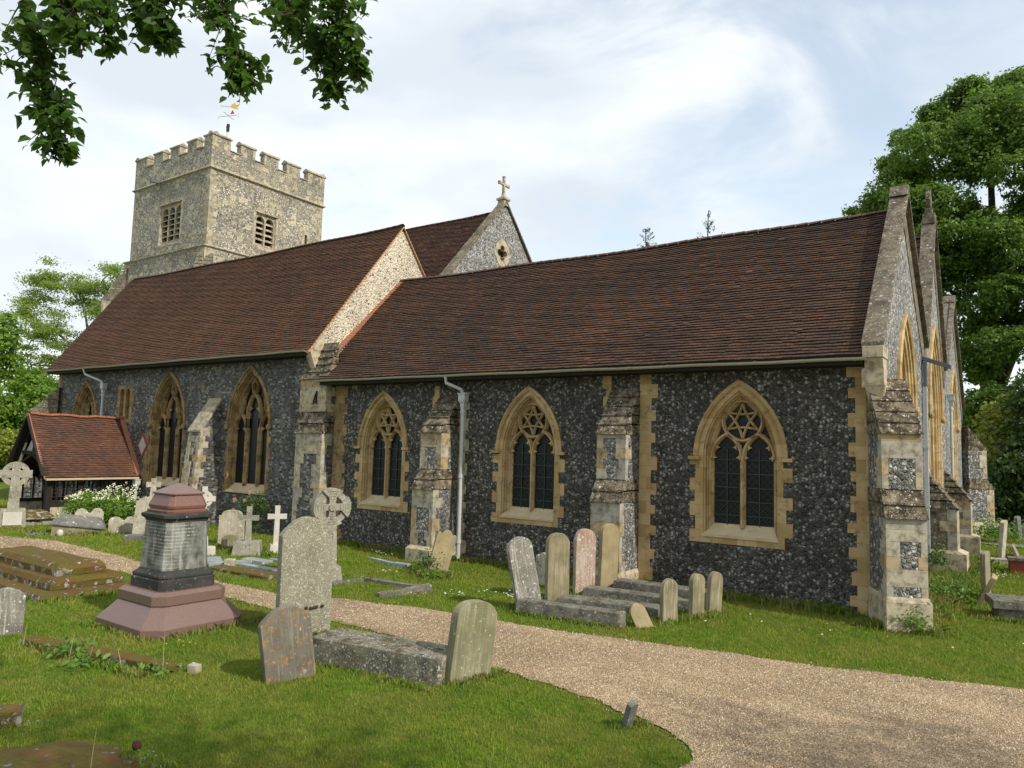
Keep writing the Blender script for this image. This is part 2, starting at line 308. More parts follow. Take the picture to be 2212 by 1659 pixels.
M['sill'] = stone('pale_sill_stone', (0.50, 0.42, 0.28), (0.42, 0.33, 0.2), stain=(0.12, 0.1, 0.08), stain_amt=0.22, kind='pos', bump=0.3)
M['towerstone'] = stone('tower_dressed_stone', (0.43, 0.38, 0.28), (0.32, 0.275, 0.19), stain=(0.14, 0.125, 0.09), stain_amt=0.55, blocks=(0.45, 0.3), kind='pos', bump=0.4)
M['coping'] = stone('lichened_coping', (0.20, 0.175, 0.13), (0.11, 0.095, 0.07), stain=(0.05, 0.042, 0.03), stain_amt=0.55, lich=(0.5, 0.48, 0.4), lich_amt=0.14, lich_scale=9, orange=0.5, kind='pos', bump=0.8)
M['weather'] = stone('mossy_weathering_stone', (0.33, 0.28, 0.19), (0.15, 0.12, 0.08), stain=(0.035, 0.025, 0.015), stain_amt=0.75, lich=(0.6, 0.58, 0.5), lich_amt=0.12, lich_scale=11, kind='pos', bump=0.9)
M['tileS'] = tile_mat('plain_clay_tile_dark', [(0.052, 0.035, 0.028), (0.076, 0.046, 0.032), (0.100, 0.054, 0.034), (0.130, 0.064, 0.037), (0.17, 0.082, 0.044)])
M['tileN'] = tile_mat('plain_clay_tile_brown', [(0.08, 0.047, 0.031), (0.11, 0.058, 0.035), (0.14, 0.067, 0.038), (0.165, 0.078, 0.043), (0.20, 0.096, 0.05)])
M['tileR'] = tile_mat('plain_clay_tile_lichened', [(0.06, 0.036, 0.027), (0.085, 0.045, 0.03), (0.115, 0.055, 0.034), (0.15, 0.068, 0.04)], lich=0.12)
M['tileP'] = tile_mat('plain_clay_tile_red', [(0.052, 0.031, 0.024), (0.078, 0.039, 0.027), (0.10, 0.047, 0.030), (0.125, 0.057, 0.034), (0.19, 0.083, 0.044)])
M['ridge'] = plain('ridge_tile_clay', (0.11, 0.065, 0.045), 0.85, 0.45, 5)
M['ridgeP'] = plain('red_ridge_tile', (0.27, 0.085, 0.04), 0.8, 0.3, 5)
M['verge'] = plain('verge_mortar', (0.42, 0.26, 0.13), 0.9, 0.4, 9)
M['fillet'] = plain('brick_fillet', (0.30, 0.13, 0.075), 0.9, 0.3, 9)
M['gutter'] = plain('painted_gutter', (0.36, 0.34, 0.25), 0.5, 0.15, 8)
M['pipe'] = plain('grey_painted_pipe', (0.42, 0.44, 0.44), 0.5, 0.12, 8)
M['lead'] = plain('dark_lead', (0.10, 0.12, 0.13), 0.6, 0.3, 8)
M['timber'] = plain('black_oak', (0.018, 0.015, 0.012), 0.85, 0.4, 12)
M['timberg'] = plain('weathered_oak', (0.06, 0.05, 0.042), 0.85, 0.4, 14)
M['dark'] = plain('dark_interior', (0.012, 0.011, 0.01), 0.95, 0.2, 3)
M['iron'] = plain('dark_iron', (0.02, 0.02, 0.02), 0.6, 0.2, 9)
M['grille'] = plain('bronze_grille', (0.035, 0.05, 0.044), 0.6, 0.2, 9)
M['plaster'] = plain('grey_plaster', (0.4, 0.39, 0.36), 0.9, 0.15, 8)
M['white'] = plain('white_stone', (0.62, 0.6, 0.55), 0.85, 0.1, 12)
M['brickred'] = plain('red_brick', (0.24, 0.06, 0.035), 0.9, 0.3, 12)
def glass_mat():
    m = Mat('leaded_glass', 0.30, 0.22); v = m.co('pos', rot=(0, R(45), 0)); ch = m.vor(v, 9, 'F1', 0.0); ch.distance = 'CHEBYCHEV'
    lead = m.ramp(ch.outputs['Distance'], [(0.42, 0), (0.46, 1)]); f = m.noise(m.co('pos'), 4, 4)
    col = m.mix(m.bw(lead), m.mix(f, (0.002, 0.002, 0.002), (0.010, 0.012, 0.013)), (0.022, 0.026, 0.025)); m.color(col)
    m.bump(m.noise(m.co('pos'), 7, 3), 0.35, 0.02); return m.m
M['glass'] = glass_mat()

# ------------------------------------------------------------------ the church
Y0 = 15.9; XE = -2.38; XN = -18.7; YC = 25.85
ch = empty('church', (-20, 16, 0), 'flint parish church with tiled roofs, battlemented tower and stone traceried windows', 'church', world=True)
mS = lambda u, v, d: (u, Y0-d, v)              # south wall: u = x
mE = lambda u, v, d: (XE+d, u, v)              # east wall: u = y
def ptarch(uc, a, vb, vs, va, n=14):
    """pointed arch outline, from bottom left round the apex to bottom right"""
    h = va-vs; r = (a*a+h*h)/(2*a) if h > a else a*1.02+0; pts = [(uc-a, vb), (uc-a, vs)]
    c = uc-a+r; th = math.asin(min(1, h/r)) if r > a else math.pi/2
    L = [(c-r*math.cos(th*i/n), vs+r*math.sin(th*i/n)) for i in range(1, n+1)]; L[-1] = (uc, va)
    Rr = [(2*uc-x, y) for x, y in reversed(L[:-1])]
    return pts+L+Rr+[(uc+a, vs), (uc+a, vb)]
def toothed(uc, a, vb, vs, va, tooth, n=14, step=0.27, seed=0, top=True):
    """stone surround outline with long-and-short quoin edges below the springing"""
    rnd = random.Random(seed); arc = ptarch(uc, a, vb, vs, va, n)
    left = []; v = vb; k = seed % 2
    while v < vs-0.02:
        v2 = min(vs-0.001, v+step*rnd.uniform(0.75, 1.2)); o = tooth*(1 if k else rnd.uniform(-0.1, 0.35)); left += [(uc-a-o, v), (uc-a-o, v2)]; v = v2; k ^= 1
    right = []; v = vb; k = (seed+1) % 2
    while v < vs-0.02:
        v2 = min(vs-0.001, v+step*rnd.uniform(0.75, 1.2)); o = tooth*(1 if k else rnd.uniform(-0.1, 0.35)); right += [(uc+a+o, v), (uc+a+o, v2)]; v = v2; k ^= 1
    return left+arc[1:-1]+right[::-1]
def arc_uv(c, r, a0, a1, n):
    return [(c[0]+r*math.cos(a0+(a1-a0)*i/n), c[1]+r*math.sin(a0+(a1-a0)*i/n)) for i in range(n+1)]
def ribbon(mb, pts, wd, dp, m, d0, closed=False):
    """moulded bar following pts in (u,v): square section with a chamfered front"""
    n = len(pts); rings = []
    for i in range(n):
        a = pts[i-1] if (i or closed) else pts[i]; b = pts[(i+1) % n] if (i < n-1 or closed) else pts[i]
        L = math.hypot(b[0]-a[0], b[1]-a[1]) or 1; nx, ny = -(b[1]-a[1])/L, (b[0]-a[0])/L; u, v = pts[i]; h = wd/2
        rings.append([m(u+nx*h, v+ny*h, d0-dp), m(u+nx*h, v+ny*h, d0-dp*0.55), m(u+nx*h*0.3, v+ny*h*0.3, d0), m(u-nx*h*0.3, v-ny*h*0.3, d0), m(u-nx*h, v-ny*h, d0-dp*0.55), m(u-nx*h, v-ny*h, d0-dp)])
    if closed: rings.append(rings[0])
    mb.loft(rings, True, not closed)
def window(m, uc, spec, mat, sillmat, label=None):
    """spec: a(outer half), vb, vs, va, ar(arris half), g (glass half), gb, gva, depth, lights, tooth, style"""
    q = spec; D = q['depth']; out = toothed(uc, q['a'], q['vb'], q['vs'], q['va']-0.10, q['tooth'], seed=int(abs(uc)*7))
    arr = ptarch(uc, q['ar'], q['sb'], q['vs'], q['va']-0.10-(q['a']-q['ar'])*1.05, 14)
    inn = ptarch(uc, q['g'], q['gb'], q['vs'], q['gva'], 14)
    mb = MB(); mb.flat(out, [arr], 0.008, m)
    # sides of the proud face
    mb.loft([[m(u, v, 0.008) for u, v in out], [m(u, v, -0.02) for u, v in out]])
    prof = [(0, 0.008), (0.04, -0.03), (0.22, -0.05), (0.26, -0.10), (0.34, -0.085), (0.42, -0.11), (0.45, -0.17), (0.66, -0.20), (0.70, -0.25*D/0.34), (0.95, -0.30*D/0.34), (1.0, -D)]
    rings = [[m(a[0]+(b[0]-a[0])*t, a[1]+(b[1]-a[1])*t, max(d, -D)) for a, b in zip(arr, inn)] for t, d in prof]
    for k in range(len(rings)-1): mb.loft([rings[k], rings[k+1]], closed=False)
    w_ = mb.build('window', mat, ch, label=label)
    # glass
    MB().flat(inn, [], -D+0.012, m).build('glass', M['glass'], w_)
    # sill
    sb = MB(); a, g, s0, g0 = q['ar'], q['g'], q['sb'], q['gb']
    pr = [(-D+0.02, g0+0.03), (-D+0.02, g0), (0.0, s0+0.06), (0.035, s0+0.05), (0.035, s0-0.0), (-0.01, s0-0.0)]
    hw = [g+0.001, g+0.001, a-0.004, a+0.02, a+0.02, a+0.02]
    sb.loft([[m(uc-h, v, d) for (d, v), h in zip(pr, hw)], [m(uc+h, v, d) for (d, v), h in zip(pr, hw)]], True, True)
    sb.build('sill', sillmat, w_)
    # hood mould
    A0 = ptarch(uc, q['a']-0.02, q['vs'], q['vs'], q['va']-0.12, 14)[1:-1]; A1 = ptarch(uc, q['a']+0.085, q['vs'], q['vs'], q['va'], 14)[1:-1]
    hb = MB(); 
    mid = lambda t: [(a[0]+(b[0]-a[0])*t, a[1]+(b[1]-a[1])*t) for a, b in zip(A0, A1)]
    hb.loft([[m(u, v, d) for u, v in mid(t)] for t, d in ((0, 0.0), (0.05, 0.05), (0.5, 0.085), (1, 0.05), (1, -0.02))], False)
    if q.get('stops') == 'bar':
        for s_ in (-1, 1): hb.box((uc+s_*(q['a']+0.055)-0.13, q['vs']-0.045, -0.01), (uc+s_*(q['a']+0.055)+0.13, q['vs']+0.03, 0.10), m)
    elif q.get('stops') == 'ball':
        for s_ in (-1, 1):
            c0 = (uc+s_*(q['a']+0.04), q['vs']-0.06)
            hb.loft([[m(c0[0]+rr*math.cos(t*0.785), c0[1]+rr*math.sin(t*0.785), d) for t in range(8)] for rr, d in ((0.06, 0), (0.11, 0.04), (0.10, 0.10), (0.03, 0.14))], True, True)
    hb.build('hood_mould', mat, w_)
    # tracery
    tb = MB(); g = q['g']; nL = q['lights']; mw = q.get('mw', 0.12); lw = (2*g-(nL-1)*mw)/nL; d0 = -D+0.15
    gl = -g+0.0
    for k in range(nL-1):
        c = uc-g+(k+1)*lw+k*mw+mw/2; top = q['vs'] if nL == 2 else q['vs']+0.25
        ribbon(tb, [(c, q['gb']-0.04), (c, top)], mw, 0.15, m, d0)
    if nL == 2:
        hh = lw*0.80
        for k in range(2):
            c = uc+(-1 if k == 0 else 1)*(g-lw/2); wd = lw/2+mw*0.35
            P_ = ptarch(c, wd, q['vs'], q['vs'], q['vs']+hh+0.06, 8)[1:-1]; ribbon(tb, P_, mw*0.8, 0.14, m, d0)
            ins = ptarch(c, lw/2-0.02, q['vs']-0.1, q['vs']-0.1, q['vs']+hh-0.06, 8)[1:-1]
            for (fx, fz) in ((0.97, 0.02), (0.74, 0.24)):      # cusps
                for s_ in (-1, 1):
                    u, v = c+s_*lw/2*fx*1.06, q['vs']+fz; e_ = -s_*0.085
                    tb.prism([(u, v+0.075), (u+e_*0.45, v+0.02), (u+e_, v-0.01), (u+e_*0.4, v-0.025), (u, v-0.07)], d0-0.11, d0-0.04, m)
        cr_ = q['circ']; cz = 3.735
        ribbon(tb, arc_uv((uc, cz), cr_, 0, 2*math.pi, 28)[:-1], mw*0.7, 0.14, m, d0, True)
        rI = cr_-0.05
        for t0 in (math.pi/2, -math.pi/2):
            V3 = [(uc+rI*math.cos(t0+2*math.pi*k/3), cz+rI*math.sin(t0+2*math.pi*k/3)) for k in range(3)]
            for k in range(3):
                A_, B_ = V3[k], V3[(k+1) % 3]; mm = ((A_[0]+B_[0])/2, (A_[1]+B_[1])/2); pts = []
                for i in range(7):
                    t = i/6; bul = 0.10*cr_*(1-(2*t-1)**2); pts.append((A_[0]+(B_[0]-A_[0])*t-(mm[0]-uc)*bul*2/rI*1.1, A_[1]+(B_[1]-A_[1])*t-(mm[1]-cz)*bul*2/rI*1.1))
                ribbon(tb, pts, 0.055, 0.09, m, d0-0.02)
        gb_ = MB()
        for k in range(2):
            c = uc+(-1 if k == 0 else 1)*(g-lw/2)
            gb_.bar((c, q['gb']), (c, q['vs']+0.2), 0.022, 0.02, m, -D+0.045)
            for j in range(5): z = q['gb']+0.22+j*0.30; gb_.bar((c-lw/2, z), (c+lw/2, z), 0.02, 0.02, m, -D+0.05)
            for j in range(-8, 14):      # diamond lattice in the lowest panels
                for sg in (1, -1):
                    x = -lw/2+j*0.09; a_, b_ = max(-lw/2, x if sg > 0 else x-0.5), min(lw/2, x+0.5 if sg > 0 else x)
                    if sg > 0: p0, p1 = (x, 0), (x+0.5, 0.5)
                    else: p0, p1 = (x, 0), (x-0.5, 0.5)
                    t0_, t1_ = 0.0, 1.0
                    dx = p1[0]-p0[0]
                    lo, hi = sorted(((-lw/2-p0[0])/dx, (lw/2-p0[0])/dx)); t0_ = max(0, lo); t1_ = min(1, hi)
                    if t1_ > t0_+0.02: gb_.bar((c+p0[0]+dx*t0_, q['gb']+0.5*t0_), (c+p0[0]+dx*t1_, q['gb']+0.5*t1_), 0.008, 0.006, m, -D+0.03)
        gb_.build('glazing_bars', M['grille'], w_)
    else:
        vs = q['vs']; hs = [0.0]*nL
        for k in range(nL):
            c = uc-g+lw/2+k*(lw+mw); mid_ = (nL == 3 and k == 1); sp = vs+(0.55 if mid_ else -0.15) if q.get('tall') else vs-0.1+(0.25 if mid_ else 0)
            P_ = ptarch(c, lw/2+mw*0.3, sp, sp, sp+lw*1.0, 7)[1:-1]; ribbon(tb, P_, mw*0.7, 0.13, m, d0)
            for s_ in (-1, 1):
                tb.prism([(c+s_*(lw/2+0.01), sp+0.14), (c+s_*(lw*0.20), sp+0.03), (c+s_*(lw/2+0.01), sp-0.07)], d0-0.10, d0-0.05, m)
                if mid_: ribbon(tb, [(c+s_*(lw/2+mw/2), vs-0.1), (c+s_*(lw/2+mw/2), sp+0.1)], mw, 0.15, m, d0)
            # reticulated bars above each head
            topv = q['gva']
            for s_ in (-1, 1):
                pts = []
                for i in range(9):
                    t = i/8; v = sp+lw*0.95+(topv-sp-lw*0.95)*t; u = c+s_*(0.16*math.sin(t*math.pi))*1.0*(1-t*0.3)
                    # stay inside the arch
                    lim = g*(1-max(0, (v-vs)/(topv-vs))**1.7)
                    u = max(uc-lim, min(uc+lim, u)); pts.append((u, v))
                ribbon(tb, pts, 0.07, 0.12, m, d0)
    tb.build('tracery', mat, w_)
    return arr, out
CH = dict(a=0.93, vb=1.09, sb=1.22, vs=2.92, va=4.62, ar=0.80, g=0.64, gb=1.47, gva=4.14, depth=0.30, lights=2, tooth=0.17, circ=0.43, stops='bar')
NV = dict(a=1.14, vb=1.20, sb=1.22, vs=3.55, va=5.66, ar=1.06, g=0.98, gb=1.50, gva=5.24, depth=0.30, lights=3, tooth=0.12, mw=0.17, stops='ball', tall=True)
ER = dict(a=1.35, vb=1.72, sb=1.80, vs=4.25, va=6.45, ar=1.18, g=0.88, gb=2.1, gva=5.65, depth=0.45, lights=3, tooth=0.15, mw=0.13, stops='ball')
EM = dict(a=1.70, vb=1.72, sb=1.80, vs=4.35, va=7.15, ar=1.52, g=1.2, gb=2.1, gva=6.3, depth=0.45, lights=3, tooth=0.15, mw=0.14, stops='ball')
holesC = [ptarch(u, 0.86, 1.15, 2.92, 4.40, 14) for u in (-15.74, -10.57, -5.14)]
for u in (-15.74, -10.57, -5.14): window(mS, u, CH, M['golden'], M['sill'])
NW = [(-22.2, NV), (-27.25, NV)]
NV2 = dict(NV, vb=1.9, sb=1.95, gb=2.2, va=5.45, gva=5.0, a=1.02, ar=0.93, g=0.84)
holesN = []
for u, s_ in NW+[(-33.75, NV2)]:
    window(mS, u, s_, M['brown'], M['sill']); holesN.append(ptarch(u, s_['a']-0.06, s_['sb']-0.03, s_['vs'], s_['va']-0.25, 14))
window(mE, 19.5, ER, M['golden'], M['sill']); window(mE, YC, EM, M['golden'], M['sill']); window(mE, 32.2, ER, M['golden'], M['sill'])
# walls
holesN.append([(-31.0, 3.7), (-31.0, 5.06), (-30.0, 5.06), (-30.0, 3.7)])
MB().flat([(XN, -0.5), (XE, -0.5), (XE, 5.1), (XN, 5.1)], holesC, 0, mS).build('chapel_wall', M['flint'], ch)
MB().flat([(-36.4, -0.5), (XN, -0.5), (XN, 6.15), (-36.4, 6.15)], holesN, 0, mS).build('nave_aisle_wall', M['coursed'], ch)
hE = [ptarch(19.5, 1.27, 1.76, 4.25, 6.2, 14), ptarch(YC, 1.62, 1.76, 4.35, 6.85, 14), ptarch(32.2, 1.27, 1.76, 4.25, 6.2, 14)]
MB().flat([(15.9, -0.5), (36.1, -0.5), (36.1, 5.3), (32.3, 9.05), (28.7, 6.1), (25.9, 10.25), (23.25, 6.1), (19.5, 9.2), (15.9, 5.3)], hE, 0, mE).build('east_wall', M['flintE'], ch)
nb = MB(); nb.flat([(XN, -0.5), (XN, 6), (-36.4, 6), (-36.4, -0.5)], [], 0, lambda u, v, d: (u, 36.1, v)); nb.flat([(XN, -0.5), (XE, -0.5), (XE, 5), (XN, 5)], [], 0, lambda u, v, d: (u, 36.1, v))
nb.build('north_wall', M['flint'], ch)
mX = lambda x: (lambda u, v, d: (x+d, u, v))
MB().flat([(15.9, -0.5), (35.8, -0.5), (35.8, 6), (32.3, 10.8), (28.6, 7), (25.85, 12), (23.2, 7), (19.4, 10.5), (15.9, 5.9)], [], 0, mX(-36.4)).build('west_wall', M['flint'], ch)
# small two-light window
sw = MB(); sw.flat([(-31.08, 3.62), (-29.92, 3.62), (-29.92, 4.3), (-29.80, 4.3), (-29.80, 4.75), (-29.92, 4.75), (-29.95, 5.15), (-31.05, 5.15), (-31.08, 4.6)], [ptarch(-30.74, 0.15, 3.78, 4.85, 5.0, 5), ptarch(-30.28, 0.15, 3.78, 4.85, 5.0, 5)], 0.008, mS)
for c in (-30.74, -30.28):
    a_ = ptarch(c, 0.15, 3.78, 4.85, 5.0, 5); sw.loft([[mS(u, v, 0.008) for u, v in a_], [mS(u, v, -0.25) for u, v in a_]], False); sw.flat([(c-0.15, 3.78), (c+0.15, 3.78), (c+0.15, 3.782)], [], 0.0, mS)
w_ = sw.build('window', M['brown'], ch)
MB().flat([(-31, 3.7), (-30, 3.7), (-30, 5.1), (-31, 5.1)], [], -0.24, mS).build('glass', M['glass'], w_)

# quoin strips (toothed dressed stone, 5 mm proud of the flint)
def strip(u0, u1, v0, v1, m, mat, tl=0.0, tr=0.12, seed=1, d=0.006, name='quoin', step=0.27):
    rnd = random.Random(seed); k = 0; v = v0; Lp = []; Rp = []
    while v < v1-0.02:
        v2 = min(v1, v+step*rnd.uniform(0.7, 1.25)); oL = tl*rnd.uniform(0.6, 1.2)*(k % 2); oR = tr*rnd.uniform(0.5, 1.2)*(k % 2)
        Lp += [(u0-oL, v), (u0-oL, v2)]; Rp += [(u1+oR, v), (u1+oR, v2)]; v = v2; k += 1
    mb = MB(); mb.flat(Lp+Rp[::-1], [], d, m); P_ = Lp+Rp[::-1]; mb.loft([[m(a, b, d) for a, b in P_], [m(a, b, -0.02) for a, b in P_]])
    return mb.build(name, mat, ch)
strip(-7.47, -7.18, -0.1, 4.9, mS, M['golden'], 0, 0.13, 3)
strip(-8.36, -8.22, 3.3, 4.9, mS, M['golden'], 0.08, 0, 4)
strip(-12.84, -12.62, -0.1, 4.5, mS, M['cream'], 0, 0.12, 5)
strip(-13.78, -13.6, 3.3, 4.7, mS, M['golden'], 0.08, 0, 6)
strip(-2.84, XE+0.004, -0.1, 4.9, mS, M['golden'], 0.15, 0, 7)
strip(-17.86, -17.42, -0.1, 4.9, mS, M['brown'], 0, 0.12, 8)
strip(-36.4, -36.1, 0, 5.9, mS, M['brown'], 0, 0.12, 9)
strip(-28.75, -28.5, 1.2, 3.2, mS, M['brown'], 0.14, 0, 10)
strip(Y0, Y0+0.25, -0.1, 5.0, mE, M['cream'], 0, 0.14, 12)

# diamond tablet on the wall
dm = MB(); c = (-28.9, 2.72); dm.prism([(c[0]-0.40, c[1]), (c[0], c[1]-0.52), (c[0]+0.40, c[1]), (c[0], c[1]+0.52)], 0, 0.02, mS); dmo = dm.build('diamond_tablet', M['brickred'], ch)
MB().prism([(c[0]-0.27, c[1]), (c[0], c[1]-0.36), (c[0]+0.27, c[1]), (c[0], c[1]+0.36)], 0.021, 0.028, mS).build('tablet_face', M['plaster'], dmo)
# flints / corbel stones let into the wall
cb = MB()
for u, v, a_, b_ in ((-6.6, 4.82, 0.14, 0.04), (-17.0, 4.75, 0.12, 0.05), (-25.0, 4.95, 0.08, 0.08), (-28.75, 4.25, 0.06, 0.12), (-24.3, 5.62, 0.1, 0.04)): cb.box((u-a_, v-b_, -0.02), (u+a_, v+b_, 0.02), mS)
cb.build('putlog_stones', M['brown'], ch)

# ------------------------------------------------------------------ buttresses
def buttress(m, u0, u1, stages, topv, mat, panel, seed=1, base=None, wproj=0.035, label=None, full=0.22, weath=None, plainup=False):
    """stages: [(v0, v1, proj)] from the ground up; weathering slopes between; last slopes back to the wall at topv"""
    rnd = random.Random(seed); weath = weath or M['weather']
    core = MB(); qs = []; ws = []
    for i, (v0, v1, pj) in enumerate(stages):
        q = MB(); we = MB(); qs.append(q); ws.append(we)
        core.box((u0+0.006, v0, -0.05), (u1-0.006, v1, pj-0.006), m)
        v = v0
        while v < v1-0.03:
            v2 = min(v1, v+rnd.uniform(0.20, 0.32)); v2 = v1 if v1-v2 < 0.12 else v2
            if rnd.random() < full or v2 >= v1-0.01 or (plainup and i == len(stages)-1): q.box((u0, v+0.002, pj-rnd.choice((0.22, 0.4))), (u1, v2-0.002, pj), m, tint=rnd.random()*0.98); 
            else:
                a_ = rnd.choice((0.13, 0.18, 0.27)); b_ = rnd.choice((0.13, 0.18, 0.27)); tot = u1-u0
                a_, b_ = a_*tot/0.8, b_*tot/0.8
                q.box((u0, v+0.002, pj-(0.18 if a_ > 0.25 else 0.34)), (u0+a_, v2-0.002, pj), m, tint=rnd.random()*0.98); q.box((u1-b_, v+0.002, pj-(0.14 if rnd.random() < .5 else 0.3)), (u1, v2-0.002, pj), m, tint=rnd.random()*0.98)
            v = v2
        nv, npj = (stages[i+1][0], stages[i+1][2]) if i < len(stages)-1 else (topv, -0.02)
        steps = max(2, round(math.hypot(nv-v1, pj-npj)/0.27))
        for k in range(steps):
            t0, t1 = k/steps, (k+1)/steps; d0 = pj+wproj+(npj-pj-wproj)*t0; d1 = pj+wproj+(npj-pj-wproj)*t1
            z0 = v1+(nv-v1)*t0-0.03; z1 = v1+(nv-v1)*t1; e = 0.03
            uu0, uu1 = u0-0.018, u1+0.018; ov = 0.03
            we.hexa([m(uu0, z0, -0.05), m(uu1, z0, -0.05), m(uu1, z0, d0), m(uu0, z0, d0), m(uu0, z1, -0.05), m(uu1, z1, -0.05), m(uu1, z1, d1-ov), m(uu0, z1, d1-ov)])
            we.hexa([m(uu0, z0-0.0, d0-0.06), m(uu1, z0, d0-0.06), m(uu1, z0, d0+ov), m(uu0, z0, d0+ov), m(uu0-0.0, z0+0.035, d0-0.06), m(uu1, z0+0.035, d0-0.06), m(uu1, z0+0.035, d0+ov*0.6), m(uu0, z0+0.035, d0+ov*0.6)])
    b = core.build('buttress', panel, ch, label=label); [q.build('quoins', mat, b) for q in qs]; [we.build('weathering', weath, b) for we in ws]
    if base:
        bh, bp, bw = base; pb = MB(); pb.box((u0-bw, -0.3, -0.05), (u1+bw, bh-0.05, bp), m)
        pb.hexa([m(u0-bw, bh-0.049, -0.05), m(u1+bw, bh-0.049, -0.05), m(u1+bw, bh-0.049, bp), m(u0-bw, bh-0.049, bp), m(u0-0.01, bh+0.03, -0.05), m(u1+0.01, bh+0.03, -0.05), m(u1+0.01, bh+0.03, stages[0][2]+0.01), m(u0-0.01, bh+0.03, stages[0][2]+0.01)])
        pb.build('plinth', M['cream'], b)
    return b
buttress(mS, -13.6, -12.86, [(0.3, 1.9, 0.98), (2.4, 3.40, 0.72)], 4.45, M['cream'], M['flintpanel'], 12, (0.36, 1.10, 0.05))
buttress(mS, -8.22, -7.49, [(0.3, 1.9, 0.92), (2.37, 3.42, 0.68)], 4.52, M['cream'], M['flintpanel'], 5, (0.32, 1.02, 0.04))
buttress(mS, -19.10, -17.88, [(0.0, 3.33, 0.46), (3.98, 5.03, 0.38)], 6.2, M['cream'], M['coursed'], 3, None, full=0.3, plainup=True)
# buttress between the two tall nave windows: one long sloping weathering
bs = MB(); u0, u1 = -24.5, -23.78
bs.prism([(-0.05, 0), (1.1, 0), (0.76, 3.3), (0.02, 4.42), (-0.05, 4.42)], u0, u1, lambda d, v, u: (u, Y0-d, v))
bb = bs.build('buttress', M['coursed'], ch)
wq = MB()
for k in range(5):
    t0, t1 = k/5, (k+1)/5; f_ = lambda t: (0.80-0.80*t, 3.26+1.2*t); (d0, z0), (d1, z1) = f_(t0), f_(t1)
    wq.prism([(d0, z0), (d0+0.03, z0+0.03), (d0+0.02, z0+0.09), (d1+0.06, z1+0.06), (d1, z1)], u0-0.02, u1+0.02, lambda d, v, u: (u, Y0-d, v))
wq.build('weathering', M['towerstone'], bb)
qb = MB(); rnd = random.Random(4); v = 0.1
while v < 3.2:
    v2 = v+rnd.uniform(0.2, 0.3); d = 1.1-0.35*(v/3.3)+0.012; wl = rnd.choice((0.2, 0.4)); tn = rnd.random(); qb.box((u0-0.008, v, d-0.25), (u0+wl, v2-0.004, d), mS); qb.box((u1-rnd.choice((0.14, 0.28)), v, d-rnd.choice((0.2, 0.35))), (u1+0.008, v2-0.004, d), mS, tint=tn*0.98); v = v2
qb.build('quoins', M['cream'], bb)
# west end raking buttress
# diagonal south-east buttress
s2 = math.sqrt(0.5); ax = Vector((-2.264, 15.834, 0))
mD = lambda u, v, d: (ax.x+d*0.42+u*0.9075, ax.y-d*0.9075+u*0.42, v)
buttress(mD, -0.34, 0.34, [(0.5, 1.98, 0.96), (2.46, 3.49, 0.78)], 4.55, M['cream'], M['flintpanel'], 9, (0.55, 1.05, 0.035), full=0.3)
# east buttresses between the gables and at the north-east corner
for yc, sd_ in ((23.25, 3), (28.6, 4)):
    buttress(lambda u, v, d, yc=yc: (XE+d, yc+u, v), -0.38, 0.38, [(0.4, 1.75, 0.72)], 2.75, M['cream'], M['coping'], sd_, (0.62, 0.92, 0.05), full=0.9)
ne = Vector((XE, 36.1, 0)); mNE = lambda u, v, d: (ne.x+d*s2-u*s2, ne.y+d*s2+u*s2, v)
buttress(mNE, -0.4, 0.4, [(0.4, 1.9, 1.1), (2.3, 3.5, 0.8)], 4.4, M['cream'], M['flintpanel'], 8, (0.5, 1.25, 0.05), full=0.3)
buttress(lambda u, v, d: (-36.3-d*math.sqrt(0.5)+u*math.sqrt(0.5), Y0+0.1-d*math.sqrt(0.5)-u*math.sqrt(0.5), v), -0.4, 0.4, [(0.0, 3.9, 1.25)], 5.2, M['cream'], M['coursed'], 14, weath=M['coping'], full=0.2)
# string under the east windows
for ya, yb in ((16.2, 22.85), (23.65, 28.2), (29.0, 35.9)): MB().hexa([mE(ya, 1.62, 0), mE(yb, 1.62, 0), mE(yb, 1.62, 0.05), mE(ya, 1.62, 0.05), mE(ya, 1.72, 0), mE(yb, 1.72, 0), mE(yb, 1.70, 0.10), mE(ya, 1.70, 0.10)]).build('string_course', M['cream'], ch)

